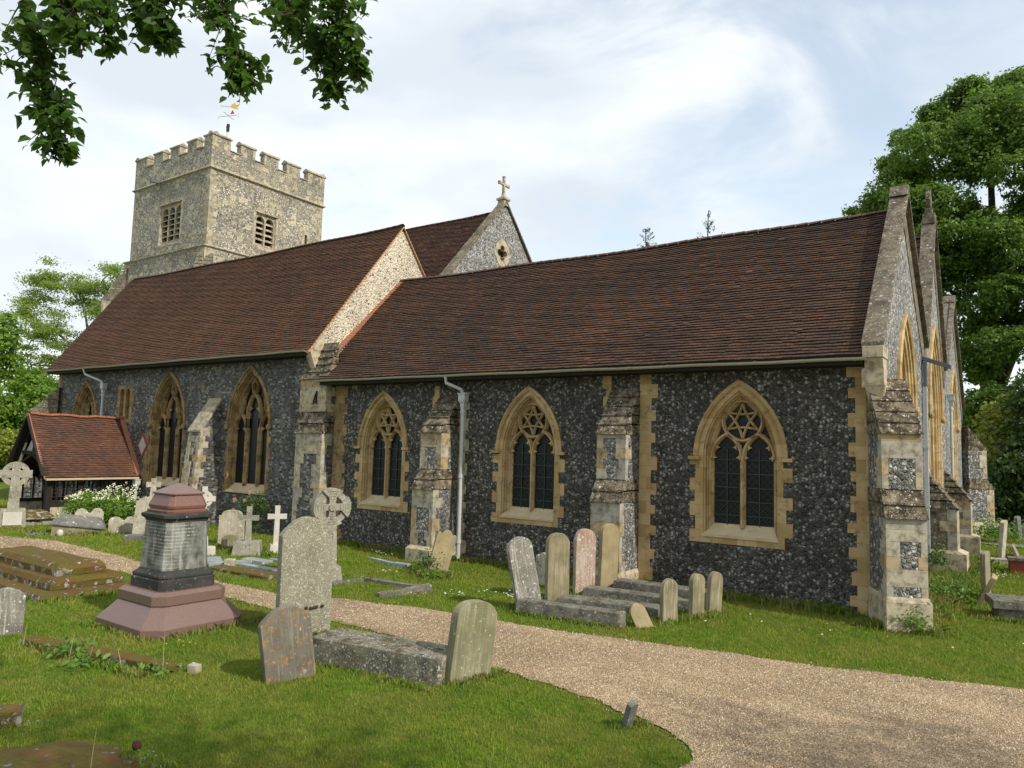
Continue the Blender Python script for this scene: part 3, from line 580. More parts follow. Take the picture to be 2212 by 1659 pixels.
# ------------------------------------------------------------------ roofs
def tiled(name, E0, E1, R0, R1, mat, course=0.105, tw=0.17, sag=0.06, th=0.028, seed=1, ridge=None, tone=None):
    """plain-tiled slope: E0/E1 eave ends, R0/R1 ridge ends. every tile is its own little slab"""
    E0, E1, R0, R1 = (np.array(p, float) for p in (E0, E1, R0, R1)); rg = np.random.default_rng(seed)
    n_ = np.cross(E1-E0, R0-E0); n_ /= np.linalg.norm(n_); n_ *= (1 if n_[2] > 0 else -1)
    L = np.linalg.norm(R0-E0); nc = int(L/course); W_ = max(np.linalg.norm(E1-E0), np.linalg.norm(R1-R0)); nt_ = int(W_/tw)
    def P_(s, t): 
        p = (1-t)[:, None]*((1-s)[:, None]*E0+s[:, None]*R0)+t[:, None]*((1-s)[:, None]*E1+s[:, None]*R1)
        p[:, 2] -= sag*np.sin(np.pi*t)*s+0.02*np.sin(t*17+s*5)*s*(sag > 0); return p
    V = []; F = []; T = []; base = 0
    for i in range(nc):
        s0, s1 = i/nc, min(1.0, (i+1.25)/nc); off = 0.5*(i % 2)
        t = np.clip((np.arange(nt_+2)-off)/nt_, 0, 1); t0, t1 = t[:-1], t[1:]; ok = t1-t0 > 1e-4; t0, t1 = t0[ok], t1[ok]; k = len(t0)
        wv = 0.006*np.sin(np.linspace(0, 40, k)+i*1.7)+rg.normal(0, 0.0028, k); jl = rg.normal(0, 0.0065, k)+np.where(rg.random(k) < 0.004, -0.05, 0)
        g = 0.0006*L/1
        a = P_(np.full(k, s0)+jl/L, t0+g/W_*2)+n_*(th+0.006+wv)[:, None]; b = P_(np.full(k, s0)+jl/L, t1)+n_*(th+0.006+wv+rg.normal(0, 0.0015, k))[:, None]
        c = P_(np.full(k, s1), t1)+n_*0.0; d = P_(np.full(k, s1), t0)+n_*0.0
        a2 = a-n_*(th+0.004); b2 = b-n_*(th+0.004)
        V.append(np.stack([a, b, c, d, a2, b2], 1).reshape(-1, 3)); q = base+np.arange(k)*6
        F.append(np.stack([np.stack([q, q+1, q+2, q+3], 1), np.stack([q+4, q+5, q+1, q], 1)], 1).reshape(-1, 4))
        ti = np.clip(rg.beta(3.2, 4.2, k)+rg.normal(0, 0.05), 0, 1); ti = np.where(rg.random(k) < 0.035, rg.uniform(0.7, 1, k), ti)
        if tone is not None: ti = np.clip(ti+tone(t0, np.full(k, s0)), 0, 1)
        T.append(np.stack([ti, np.full(k, -1.0)], 1).ravel()); base += 6*k  # butt faces get negative tint, so each course's shadow line is painted on
    V = np.concatenate(V); F = np.concatenate(F); T = np.concatenate(T)
    # underlay so no light comes through
    tt = np.linspace(0, 1, 25); u_ = np.concatenate([P_(np.zeros(25)+0.002, tt), P_(np.ones(25), tt)])-n_*0.03
    Vu = len(V); V = np.concatenate([V, u_]); k = np.arange(24); F = np.concatenate([F, np.stack([Vu+k, Vu+k+1, Vu+k+26, Vu+k+25], 1)]); T = np.concatenate([T, np.zeros(24)])
    o = raw(name, V, F, mat, ch, T)
    if ridge is not None:
        mb = MB(); Lr = np.linalg.norm(R1-R0); nr = int(Lr/0.32); 
        for i in range(nr):
            ts = [i/nr, (i+0.97)/nr]; rings = []
            for j, t in enumerate(ts):
                p = P_(np.array([1.0]), np.array([t]))[0]; p[2] += 0.012+0.008*(j == 1)+random.uniform(-0.004, 0.004); dirv = _n(R1-R0); side = np.array([-dirv[1], dirv[0], 0])
                rings.append([tuple(p+side*math.cos(a_)*0.115+np.array([0, 0, 1])*(math.sin(a_)*0.075-0.03)) for a_ in [math.pi*q/6 for q in range(7)]])
            mb.loft(rings, False)
        mb.build('ridge_tiles', ridge, o)
    return o
zE, zR = 4.97, 8.95
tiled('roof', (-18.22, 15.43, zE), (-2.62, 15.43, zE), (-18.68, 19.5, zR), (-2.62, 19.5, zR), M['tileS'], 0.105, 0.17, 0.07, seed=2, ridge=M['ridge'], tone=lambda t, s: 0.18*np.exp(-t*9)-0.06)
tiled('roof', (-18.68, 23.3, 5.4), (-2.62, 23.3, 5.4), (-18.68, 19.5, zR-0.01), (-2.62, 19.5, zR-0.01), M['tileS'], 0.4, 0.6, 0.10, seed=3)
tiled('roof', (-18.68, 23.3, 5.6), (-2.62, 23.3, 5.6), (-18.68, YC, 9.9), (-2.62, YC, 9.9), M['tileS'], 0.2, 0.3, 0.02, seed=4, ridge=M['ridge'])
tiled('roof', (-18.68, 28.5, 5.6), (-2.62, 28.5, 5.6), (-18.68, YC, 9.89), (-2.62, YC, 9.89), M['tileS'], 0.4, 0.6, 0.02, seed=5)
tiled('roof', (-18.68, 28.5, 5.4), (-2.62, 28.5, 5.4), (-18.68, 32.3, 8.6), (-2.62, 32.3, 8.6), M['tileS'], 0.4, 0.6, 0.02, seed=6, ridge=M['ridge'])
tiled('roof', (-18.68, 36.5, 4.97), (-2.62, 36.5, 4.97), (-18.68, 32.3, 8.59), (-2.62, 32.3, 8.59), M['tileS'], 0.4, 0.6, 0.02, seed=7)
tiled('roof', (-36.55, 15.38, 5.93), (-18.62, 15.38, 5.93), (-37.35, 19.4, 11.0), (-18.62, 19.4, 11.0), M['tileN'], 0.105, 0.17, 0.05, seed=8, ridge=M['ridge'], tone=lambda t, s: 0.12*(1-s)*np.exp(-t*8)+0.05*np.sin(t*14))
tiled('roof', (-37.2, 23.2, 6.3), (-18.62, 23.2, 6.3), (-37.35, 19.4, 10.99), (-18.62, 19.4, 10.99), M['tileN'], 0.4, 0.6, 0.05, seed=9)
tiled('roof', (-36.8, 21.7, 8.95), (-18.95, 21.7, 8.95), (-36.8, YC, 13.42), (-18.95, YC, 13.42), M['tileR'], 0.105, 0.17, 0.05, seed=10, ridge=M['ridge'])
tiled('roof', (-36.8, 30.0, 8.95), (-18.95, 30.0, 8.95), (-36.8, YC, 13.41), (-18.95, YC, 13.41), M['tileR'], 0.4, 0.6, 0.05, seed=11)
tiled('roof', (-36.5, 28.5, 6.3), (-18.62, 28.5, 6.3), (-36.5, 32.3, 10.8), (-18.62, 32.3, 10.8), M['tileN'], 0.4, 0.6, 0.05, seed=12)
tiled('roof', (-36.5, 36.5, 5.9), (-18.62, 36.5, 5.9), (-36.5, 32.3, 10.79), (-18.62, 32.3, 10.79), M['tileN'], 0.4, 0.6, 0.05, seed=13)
# nave-aisle east gable above the chapel roof, verge and brick fillet
mG = mX(XN+0.02)
MB().flat([(15.9, 4.6), (19.5, 4.6), (23.0, 4.6), (23.0, 6.5), (19.4, 10.9), (15.75, 6.25), (15.75, 4.6)], [], 0, mG).build('gable_wall', M['flintpale'], ch)
MB().flat([(28.7, 4.6), (36, 4.6), (32.3, 10.7)], [], 0, mG).build('gable_wall', M['flintpale'], ch)
vb = MB()
for (a, b) in (((15.36, 5.90), (19.42, 10.99)), ((23.2, 6.25), (19.42, 10.99))):
    n = 46
    for i in range(n):
        t0, t1 = i/n, (i+0.9)/n; y0_, z0_ = a[0]+(b[0]-a[0])*t0, a[1]+(b[1]-a[1])*t0; y1_, z1_ = a[0]+(b[0]-a[0])*t1, a[1]+(b[1]-a[1])*t1
        vb.hexa([(-18.72, y0_, z0_-0.07), (-18.59+random.uniform(-.01, .01), y0_, z0_-0.07), (-18.59, y0_, z0_-0.01), (-18.72, y0_, z0_-0.01), (-18.72, y1_, z1_-0.07), (-18.59, y1_, z1_-0.07), (-18.59, y1_, z1_-0.03), (-18.72, y1_, z1_-0.03)])
vb.build('verge', M['verge'], ch)
fl = MB(); n = 40
for i in range(n):
    t0, t1 = i/n, (i+0.94)/n; f_ = lambda t: (16.0+(19.5-16.0)*t, 5.53+(zR-5.53)*t-0.0); (y0_, z0_), (y1_, z1_) = f_(t0), f_(t1)
    fl.hexa([(-18.70, y0_, z0_-0.06), (-18.52, y0_, z0_-0.06), (-18.52, y0_, z0_+0.05), (-18.70, y0_, z0_+0.09), (-18.70, y1_, z1_-0.06), (-18.52, y1_, z1_-0.06), (-18.52, y1_, z1_+0.04), (-18.70, y1_, z1_+0.08)])
fl.build('brick_fillet', M['fillet'], ch)
# kneeler (corbelled end of the gable) over the corner buttress
kn = MB(); kn.prism([(15.40, 5.86), (15.72, 5.15), (15.9, 5.15), (15.95, 6.5), (15.8, 6.45)], -0.12, 0.14, mX(-18.70)); kn.build('kneeler', M['cream'], ch)
it = MB(); 
for p, q_ in (((-17.98, 4.62), (-18.12, 4.28)), ((-17.98, 4.62), (-17.98, 4.22)), ((-18.1, 4.36), (-17.98, 4.36)), ((-18.14, 4.22), (-18.06, 4.30)), ((-18.0, 4.3), (-18.08, 4.3))): it.bar((p[0]-0.3, p[1]), (q_[0]-0.3, q_[1]), 0.022, 0.05, lambda u, v, d: (u, 15.50-d, v), 0.03)
it.build('iron_bracket', M['iron'], ch)
# copings of the east gables
def coping(pts, x0, x1, th, mat, name='coping', down=0.3):
    mb = MB()
    for (a, b) in zip(pts[:-1], pts[1:]):
        n = max(1, round(math.hypot(b[0]-a[0], b[1]-a[1])/0.75))
        for i in range(n):
            t0, t1 = (i+0.008)/n, (i+0.992)/n; (ya, za), (yb, zb) = (a[0]+(b[0]-a[0])*t0, a[1]+(b[1]-a[1])*t0), (a[0]+(b[0]-a[0])*t1, a[1]+(b[1]-a[1])*t1)
            L = math.hypot(yb-ya, zb-za); ny, nz = -(zb-za)/L*th, (yb-ya)/L*th
            if nz < 0: ny, nz = -ny, -nz
            j = random.uniform(-0.006, 0.006)
            mb.hexa([(x0, ya, za-nz+j), (x1, ya, za-nz+j), (x1, ya, za+j), (x0, ya, za+j), (x0, yb, zb-nz+j), (x1, yb, zb-nz+j), (x1, yb, zb+j), (x0, yb, zb+j)])
    return mb.build(name, mat, ch, bevel=0.012)
def under(pts, x0, x1, drop, mat):
    mb = MB()
    for (a, b) in zip(pts[:-1], pts[1:]): mb.hexa([(x0, a[0], a[1]-drop), (x1, a[0], a[1]-drop), (x1, a[0], a[1]-0.05), (x0, a[0], a[1]-0.05), (x0, b[0], b[1]-drop), (x1, b[0], b[1]-drop), (x1, b[0], b[1]-0.05), (x0, b[0], b[1]-0.05)])
    return mb.build('parapet_gable', mat, ch)
ap = [(15.42, 5.22), (19.5, 9.40)]; ap2 = [(19.5, 9.40), (23.2, 6.2)]
coping(ap+ap2[1:], -2.64, -2.24, 0.13, M['coping']); under([(15.6, 5.35), (19.5, 9.32), (23.2, 6.1)], -2.60, -2.36, 0.75, M['coping'])
coping([(23.25, 6.15), (25.9, 10.52), (28.65, 6.15)], -2.64, -2.24, 0.16, M['coping']); under([(23.3, 6.2), (25.9, 10.4), (28.6, 6.2)], -2.60, -2.36, 0.8, M['coping'])
coping([(28.75, 6.1), (32.5, 9.15), (36.5, 5.2)], -2.64, -2.24, 0.13, M['coping']); under([(28.8, 6.1), (32.5, 9.05), (36.4, 5.2)], -2.60, -2.36, 0.7, M['coping'])
for (y_, z_) in ((19.5, 9.40), (32.5, 9.15)):
    a = MB(); a.prism([(y_-0.24, z_-0.16), (y_+0.24, z_-0.16), (y_+0.06, z_+0.13), (y_-0.06, z_+0.13)], -0.20, 0.20, mX(-2.44)); a.box((-2.64, y_-0.13, z_-0.04), (-2.24, y_+0.13, z_+0.02)); a.build('apex_stone', M['coping'], ch, bevel=0.01)
kn = MB(); kn.box((-2.62, 15.40, 4.92), (-2.25, 15.95, 5.14)); kn.hexa([(-2.60, 15.55, 4.72), (-2.27, 15.55, 4.72), (-2.27, 15.95, 4.72), (-2.60, 15.95, 4.72), (-2.60, 15.44, 4.92), (-2.27, 15.44, 4.92), (-2.27, 15.95, 4.92), (-2.60, 15.95, 4.92)]); kn.box((-2.66, 15.55, 4.35), (-2.26, 15.88, 4.73))
kn.hexa([(-2.45, 15.75, 3.55), (-2.35, 15.85, 3.55), (-2.35, 15.95, 3.55), (-2.45, 15.95, 3.55), (-2.60, 15.45, 4.40), (-2.24, 15.45, 4.40), (-2.24, 15.95, 4.40), (-2.60, 15.95, 4.40)])
kn.build('kneeler', M['cream'], ch, bevel=0.01)
# finial of the chancel gable (ringed cross seen edge-on)
fn = MB(); yc = 25.9; fn.box((-2.60, yc-0.18, 10.3), (-2.26, yc+0.18, 10.62)); fn.box((-2.54, yc-0.10, 10.62), (-2.33, yc+0.10, 10.82))
fn.loft([[(-2.435+dx, yc+r_*math.cos(t*math.pi/8), 11.08+r_*math.sin(t*math.pi/8)) for t in range(16)] for dx, r_ in ((-0.06, 0.16), (-0.06, 0.25), (0.06, 0.25), (0.06, 0.16), (-0.06, 0.16))], True)
fn.box((-2.50, yc-0.05, 10.8), (-2.37, yc+0.05, 11.4)); fn.box((-2.498, yc-0.3, 11.03), (-2.372, yc+0.3, 11.13)); fn.build('finial_cross', M['coping'], ch, bevel=0.008)
# high nave gable
MB().flat([(21.9, 9.0), (29.8, 9.0), (29.6, 9.55), (YC, 13.72), (22.1, 9.55)], [arc_uv((25.72, 11.45), 0.36, 0, 2*math.pi, 16)[:-1]], 0, mX(-18.72)).build('nave_gable_wall', M['flintE'], ch)
MB().flat([(23.0, 6.0), (28.7, 6.0), (29.8, 9.0), (21.9, 9.0)], [], 0, mX(-18.72)).build('nave_gable_wall', M['flintE'], ch)
coping([(21.7, 9.45), (YC, 13.86), (30.0, 9.45)], -19.05, -18.62, 0.16, M['coping']); under([(21.8, 9.45), (YC, 13.8), (29.9, 9.45)], -19.02, -18.74, 0.7, M['coping'])
qf = MB(); o_ = [(25.72+0.62*math.cos(R(a_))*(1 if a_ % 90 == 0 else 0.82), 11.45+0.66*math.sin(R(a_))*(1 if a_ % 90 == 0 else 0.95)) for a_ in range(0, 360, 30)]
hole = []
for k in range(4):
    cq = (25.72+0.19*math.cos(k*math.pi/2), 11.45+0.19*math.sin(k*math.pi/2)); hole += [(cq[0]+0.17*math.cos(k*math.pi/2+a_), cq[1]+0.17*math.sin(k*math.pi/2+a_)) for a_ in np.linspace(-2.0, 2.0, 7)]
qf.flat(o_, [hole], 0.02, mX(-18.72)); qf.loft([[mX(-18.72)(u, v, 0.02) for u, v in hole], [mX(-18.72)(u, v, -0.22) for u, v in hole]]); qf.loft([[mX(-18.72)(u, v, 0.02) for u, v in o_], [mX(-18.72)(u, v, -0.02) for u, v in o_]])
qw = qf.build('quatrefoil_window', M['cream'], ch); MB().flat(arc_uv((25.72, 11.45), 0.4, 0, 2*math.pi, 16)[:-1], [], -0.2, mX(-18.72)).build('glass', M['glass'], qw)
gc = MB(); xx = -18.83
gc.loft([[(xx+a_*sx_, YC+a_*sy_, z_) for sx_, sy_ in ((-1, -1), (1, -1), (1, 1), (-1, 1))] for a_, z_ in ((0.20, 13.6), (0.17, 13.85), (0.23, 13.87), (0.22, 13.97), (0.13, 14.0), (0.07, 14.12), (0.055, 14.2), (0.05, 14.9), (0.065, 14.97))], True, True)
gc.box((xx-0.045, YC-0.36, 14.56), (xx+0.045, YC+0.36, 14.66)); gc.box((xx-0.05, YC-0.39, 14.54), (xx+0.05, YC-0.32, 14.68)); gc.box((xx-0.05, YC+0.32, 14.54), (xx+0.05, YC+0.39, 14.68)); gc.build('gable_cross', M['towerstone'], ch, bevel=0.008)

# ------------------------------------------------------------------ gutters and pipes
def gutter(x0, x1, y, z, z1=None, mat=None):
    z1 = z if z1 is None else z1; n = 18; mb = MB(); rings = []
    for i in range(n+1):
        t = i/n; x = x0+(x1-x0)*t; zz = z+(z1-z)*t+0.008*math.sin(i*1.9); rings.append([(x, y-0.06*math.cos(a_), zz-0.06*math.sin(a_)) for a_ in [math.pi*k/6 for k in range(7)]]+[(x, y+0.05*math.cos(a_), zz-0.05*math.sin(a_)) for a_ in [math.pi*k/6 for k in range(7)]])
    mb.loft(rings, True, True)
    k = int((x1-x0)/0.95)
    for i in range(k+1):
        x = x0+0.3+(x1-x0-0.5)*i/k; zz = z+(z1-z)*i/k; mb.loft([[(xq, y-0.068*math.cos(a_), zz-0.068*math.sin(a_)+0.004) for a_ in [math.pi*q/6 for q in range(7)]] for xq in (x-0.025, x+0.025)], False)
    return mb.build('gutter', mat or M['gutter'], ch)
gutter(-18.2, -2.55, 15.39, 4.95, 4.92); gutter(-36.5, -18.72, 15.33, 5.92)
fb = MB(); fb.box((-18.1, 15.44, 4.80), (-2.62, 15.47, 4.99)); fb.box((-36.4, 15.38, 5.76), (-18.75, 15.41, 5.95)); fb.box((-18.1, 15.47, 4.80), (-2.62, 15.9, 4.82)); fb.box((-36.4, 15.41, 5.77), (-18.75, 15.9, 5.79)); fb.build('fascia', M['timber'], ch)
def hopper(mb, x, y, z, s=1.0, dx=0.11, dy=0.09):
    mb.loft([[(x+sx_*dx*k*s, y+sy_*dy*k*s, z+h*s) for sx_, sy_ in ((-1, -1), (1, -1), (1, 1), (-1, 1))] for k, h in ((1.15, 0.0), (1.15, -0.03), (1.0, -0.04), (1.0, -0.2), (0.55, -0.30), (0.6, -0.34), (0.4, -0.42))], True, True)
def pipe(top, zb, r, mat, name='downpipe', swan=None):
    x, y, z = top; mb = MB(); hopper(mb, x, y, z); mb.tube([(x, y, z-0.35), (x, y, zb+0.1), (x, y-0.02, zb)], r, 10)
    for k in range(3): zz = z-0.5-(z-zb-0.6)*k/2.2; mb.tube([(x, y, zz-0.04), (x, y, zz+0.04)], r*1.35, 10)
    if swan: mb.tube(swan+[(x, y, z-0.05)], r*0.95, 8)
    return mb.build(name, mat, ch)
pipe((-12.55, 15.66, 4.45), 0.05, 0.05, M['pipe'], swan=[(-12.98, 15.39, 4.9), (-12.97, 15.42, 4.72), (-12.6, 15.62, 4.55)])
pipe((-31.85, 15.66, 5.25), 3.0, 0.05, M['pipe'], swan=[(-33.0, 15.33, 5.88), (-32.95, 15.4, 5.65), (-32.0, 15.6, 5.35)])
pe = MB(); pe.box((-2.36, 22.55, 0.3), (-2.26, 22.67, 4.95)); 
for z_ in (3.3, 1.75): pe.box((-2.37, 22.53, z_), (-2.24, 22.69, z_+0.06))
peo = pe.build('downpipe', M['pipe'], ch)
sp = MB(); sp.box((-2.34, 22.55, 4.95), (-2.26, 22.75, 5.62)); sp.hexa([(-2.40, 22.6, 5.70), (-2.40, 22.85, 5.70), (-1.70, 22.85, 5.42), (-1.70, 22.6, 5.42), (-2.40, 22.6, 5.80), (-2.40, 22.85, 5.80), (-1.70, 22.85, 5.52), (-1.70, 22.6, 5.52)]); sp.build('valley_spout', M['lead'], ch)
pipe((-2.22, 29.3, 5.25), 1.8, 0.05, M['pipe'])

# ------------------------------------------------------------------ tower
TX0, TX1, TY0, TY1 = -44.72, -36.8, 23.0, 30.92
mTS = lambda u, v, d: (u, TY0-d, v)
mTE = lambda u, v, d: (TX1+d, u, v)
mTN = lambda u, v, d: (u, TY1+d, v)
mTW = lambda u, v, d: (TX0-d, u, v)
def louvred(m, u0, u1, v0, v1, n, nl, seed=0):
    """square-headed belfry opening: frame, mullions, round-headed lights, sloping stone louvres"""
    holes = []; mw = 0.11; lw = (u1-u0-(n-1)*mw)/n
    for k in range(n):
        c = u0+lw/2+k*(lw+mw); holes.append([(c-lw/2, v0), (c-lw/2, v1-lw/2)]+[(c-lw/2*math.cos(math.pi*i/8), v1-lw/2+lw/2*math.sin(math.pi*i/8)) for i in range(1, 8)]+[(c+lw/2, v1-lw/2), (c+lw/2, v0)])
    mb = MB(); a, b, c_, d_ = u0-0.02, u1+0.02, v0-0.02, v1+0.10
    mb.flat([(a, c_), (b, c_), (b, d_), (a, d_)], holes, -0.10, m)
    for h in holes: mb.loft([[m(u, v, -0.10) for u, v in h], [m(u, v, -0.34) for u, v in h]])
    mb.loft([[m(u, v, d) for u, v in ((a-e, c_-e), (b+e, c_-e), (b+e, d_+e), (a-e, d_+e))] for e, d in ((0, -0.10), (0.05, -0.06), (0.07, 0.012))])
    e = 0.07; o = [(a-e-0.16, c_-e-0.14), (b+e+0.16, c_-e-0.14), (b+e+0.16, d_+e+0.03), (a-e-0.16, d_+e+0.03)]; i_ = [(a-e, c_-e), (b+e, c_-e), (b+e, d_+e), (a-e, d_+e)]
    mb.flat(o, [i_], 0.012, m); mb.loft([[m(u, v, 0.012) for u, v in o], [m(u, v, -0.03) for u, v in o]])
    mb.box((a-e-0.1, d_+e, 0), (b+e+0.1, d_+e+0.07, 0.07), m)
    wdw = mb.build('belfry_window', M['towerstone'], ch)
    lb = MB()
    for k in range(n):
        c = u0+lw/2+k*(lw+mw)
        for j in range(nl):
            v = v0+(v1-v0-0.12)*j/nl+0.02; h = 0.045
            lb.hexa([m(c-lw/2, v, -0.12), m(c+lw/2, v, -0.12), m(c+lw/2, v+0.15, -0.32), m(c-lw/2, v+0.15, -0.32), m(c-lw/2, v+h, -0.12), m(c+lw/2, v+h, -0.12), m(c+lw/2, v+0.15+h, -0.32), m(c-lw/2, v+0.15+h, -0.32)])
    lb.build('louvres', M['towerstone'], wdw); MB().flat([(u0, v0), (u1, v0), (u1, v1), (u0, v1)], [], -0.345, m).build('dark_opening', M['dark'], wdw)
    return [(a-e-0.05, c_-e-0.05), (b+e+0.05, c_-e-0.05), (b+e+0.05, d_+e), (a-e-0.05, d_+e)]
hs_ = louvred(mTS, -41.55, -39.60, 14.35, 16.42, 3, 6); he_ = louvred(mTE, 26.15, 27.36, 14.42, 16.2, 2, 5); he2 = [(29.55, 14.7), (29.85, 14.7), (29.85, 15.95), (29.55, 15.95)]
PT = 18.08; bat = 0.20
def twall(m, u0, u1, holes):
    mb = MB(); mb.flat([(u0, 13.6), (u1, 13.6), (u1, PT), (u0, PT)], holes, 0, m)
    mb.add([m(u0-bat, -0.5, bat+0.1), m(u1+bat, -0.5, bat+0.1), m(u1+bat, 13.6, bat), m(u0-bat, 13.6, bat)], [(0, 1, 2, 3)])
    mb.flat([(u0-0.03, PT+0.06), (u1+0.03, PT+0.06), (u1+0.03, 19.32), (u0-0.03, 19.32)], [], 0.03, m)
    mb.flat([(u0+0.35, PT), (u1-0.35, PT), (u1-0.35, 19.32), (u0+0.35, 19.32)], [], -0.35, m)
    return mb.build('tower_wall', M['tower'], ch)
twall(mTS, TX0, TX1, [hs_]); twall(mTE, TY0, TY1, [he_, he2]); twall(mTN, TX0, TX1, []); twall(mTW, TY0, TY1, [])
MB().box((TX0, TY0, 18.0), (TX1, TY1, 18.4)).build('tower_roof', M['lead'], ch)
sl = MB(); o = [(29.36, 14.6), (30.06, 14.6), (30.06, 15.3), (29.98, 15.3), (29.98, 16.12), (29.40, 16.12)]; i_ = [(29.62, 14.9), (29.8, 14.9), (29.8, 15.9), (29.62, 15.9)]
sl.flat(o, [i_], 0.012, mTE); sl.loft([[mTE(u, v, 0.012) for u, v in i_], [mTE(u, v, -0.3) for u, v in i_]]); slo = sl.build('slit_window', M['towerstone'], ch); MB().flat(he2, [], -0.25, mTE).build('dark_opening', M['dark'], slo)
st = MB()
for z, o_, pj in ((13.6, bat, 0.10), (PT, 0, 0.13)):
    X0, X1, Ya, Yb = TX0-o_, TX1+o_, TY0-o_, TY1+o_
    st.loft([[(X0-p, Ya-p, z+dz), (X1+p, Ya-p, z+dz), (X1+p, Yb+p, z+dz), (X0-p, Yb+p, z+dz)] for p, dz in ((0, -0.14), (pj*0.5, -0.08), (pj, -0.05), (pj, 0.0), (-o_, 0.12))])
st.build('string_course', M['towerstone'], ch)
# corner quoins of the tower
for m, lo, hi in ((mTS, TX0, TX1), (mTE, TY0, TY1)):
    for side in (0, 1):
        for z0, z1, o_ in ((8.5, 13.45, bat), (13.75, 18.0, 0.0)):
            mb = MB(); rnd = random.Random(int(lo)+side+int(z0)); z = z0; k = side
            while z < z1-0.1:
                z2 = min(z1, z+rnd.uniform(0.24, 0.4)); wd = rnd.uniform(0.42, 0.6) if k % 2 else rnd.uniform(0.2, 0.32)
                u0, u1 = (lo-o_-0.008, lo-o_+wd) if side == 0 else (hi+o_-wd, hi+o_+0.008); mb.box((u0, z, o_-0.2), (u1, z2-0.005, o_+0.009), m); z = z2; k += 1
            mb.build('quoin', M['towerstone'], ch)
# battlements
def merlon_set(m, cuts, lo, hi, dd=0.0):
    for i, (a, b) in enumerate(cuts):
        mb = MB(); mb.box((a+0.10, 19.32, -0.35), (b-0.10, 19.9, 0.028), m); mo = mb.build('merlon', M['tower'], ch)
        q = MB(); 
        for (c, d) in ((a-0.003+dd*2, a+0.17), (b-0.17, b+0.003-dd*2)): q.box((c, 19.322, -0.36-dd), (d, 19.9, 0.036+dd), m)
        q.loft([[m(a-e, v, -0.36-e), m(b+e, v, -0.36-e), m(b+e, v, 0.04+e), m(a-e, v, 0.04+e)] for e, v in ((0.0, 19.88), (0.06, 19.93), (0.06, 19.99))], True, True)
        q.hexa([m(a-0.06, 19.99, -0.42), m(b+0.06, 19.99, -0.42), m(b+0.06, 19.99, 0.1), m(a-0.06, 19.99, 0.1), m(a-0.06, 20.14, -0.20), m(b+0.06, 20.14, -0.20), m(b+0.06, 20.14, -0.12), m(a-0.06, 20.14, -0.12)])
        q.build('merlon_coping', M['towerstone'], mo)
        if i < len(cuts)-1:
            c, d = b, cuts[i+1][0]; e = MB(); e.hexa([m(c, 19.32, -0.40), m(d, 19.32, -0.40), m(d, 19.32, 0.09), m(c, 19.32, 0.09), m(c, 19.46, -0.2), m(d, 19.46, -0.2), m(d, 19.36, 0.09), m(c, 19.36, 0.09)])
            e.build('embrasure_sill', M['towerstone'], ch)
cS = [(TX0-0.03, -43.45), (-42.72, -41.75), (-40.95, -40.0), (-39.2, -38.28), (-37.55, TX1+0.03)]; cE = [(TY0-0.03+0.45, 24.12), (24.78, 25.75), (26.37, 27.38), (27.97, 29.0), (29.60, TY1+0.03)]
cE[0] = (TY0-0.03, 24.12)
merlon_set(mTS, cS, 0, 0); merlon_set(mTE, cE, 0, 0, 0.004)
merlon_set(mTN, [(a-0.0, b) for a, b in cS], 0, 0); merlon_set(mTW, [(a, b) for a, b in cE], 0, 0, 0.004)
# tower buttresses (diagonal, upper weathering just above the aisle roof)
for (cx, cy, sx_) in ((TX1+bat-0.15, TY0-bat+0.15, 1), (TX0-bat+0.15, TY0-bat+0.15, -1)):
    mm = (lambda cx, cy, sx_: (lambda u, v, d: (cx+sx_*d*s2+sx_*u*s2, cy-d*s2+u*s2, v)))(cx, cy, sx_)
    buttress(mm, -0.4, 0.4, [(7.0, 11.2, 1.2), (11.9, 12.0, 0.8)], 13.2, M['towerstone'], M['tower'], 6, weath=M['coping'], full=0.35)
# lead rainwater spout
g = MB(); g.hexa([(-41.9, 22.35, 17.92), (-41.72, 22.35, 17.92), (-41.72, 23.0, 18.0), (-41.9, 23.0, 18.0), (-41.9, 22.35, 18.1), (-41.72, 22.35, 18.1), (-41.72, 23.0, 18.2), (-41.9, 23.0, 18.2)]); g.build('lead_spout', M['lead'], ch)
# weather vane
vx, vy = -41.3, 26.8
wv = MB(); wv.tube([(vx, vy, 18.3), (vx, vy, 23.0)], [0.075, 0.06], 8); wv.tube([(vx, vy, 23.0), (vx, vy, 24.45)], [0.03, 0.015], 6); vo = wv.build('weather_vane', M['white'], ch)
va_ = MB()
for a_ in (0.4, 0.4+math.pi/2): va_.tube([(vx-0.55*math.cos(a_), vy-0.55*math.sin(a_), 23.55), (vx+0.55*math.cos(a_), vy+0.55*math.sin(a_), 23.55)], 0.014, 5)
for sg in (-1, 1):
    va_.tube([(vx+sg*(0.06+0.12*math.sin(t)*1.0), vy, 22.85+0.16*math.cos(t)*1.0) for t in np.linspace(0, 5.2, 12)], 0.013, 5); va_.tube([(vx+sg*(0.06+0.10*math.sin(t)), vy, 22.62-0.12*math.cos(t)) for t in np.linspace(0, 5.2, 12)], 0.013, 5)
va_.tube([(vx, vy, 22.5), (vx, vy, 23.0)], 0.085, 8); va_.build('scroll_arms', M['iron'], vo)
gl_ = MB(); M['gilt'] = plain('gilded_metal', (0.75, 0.5, 0.12), 0.4, 0.1, 5, metal=0.6); M['redp'] = plain('red_paint', (0.5, 0.03, 0.03), 0.5, 0.1, 5)
def lett(c, dxy, z, pts):
    for p, q in pts: gl_.tube([(c[0]+dxy[0]*p[0], c[1]+dxy[1]*p[0], z+p[1]), (c[0]+dxy[0]*q[0], c[1]+dxy[1]*q[0], z+q[1])], 0.016, 5)
dv = (math.cos(0.4), math.sin(0.4)); 
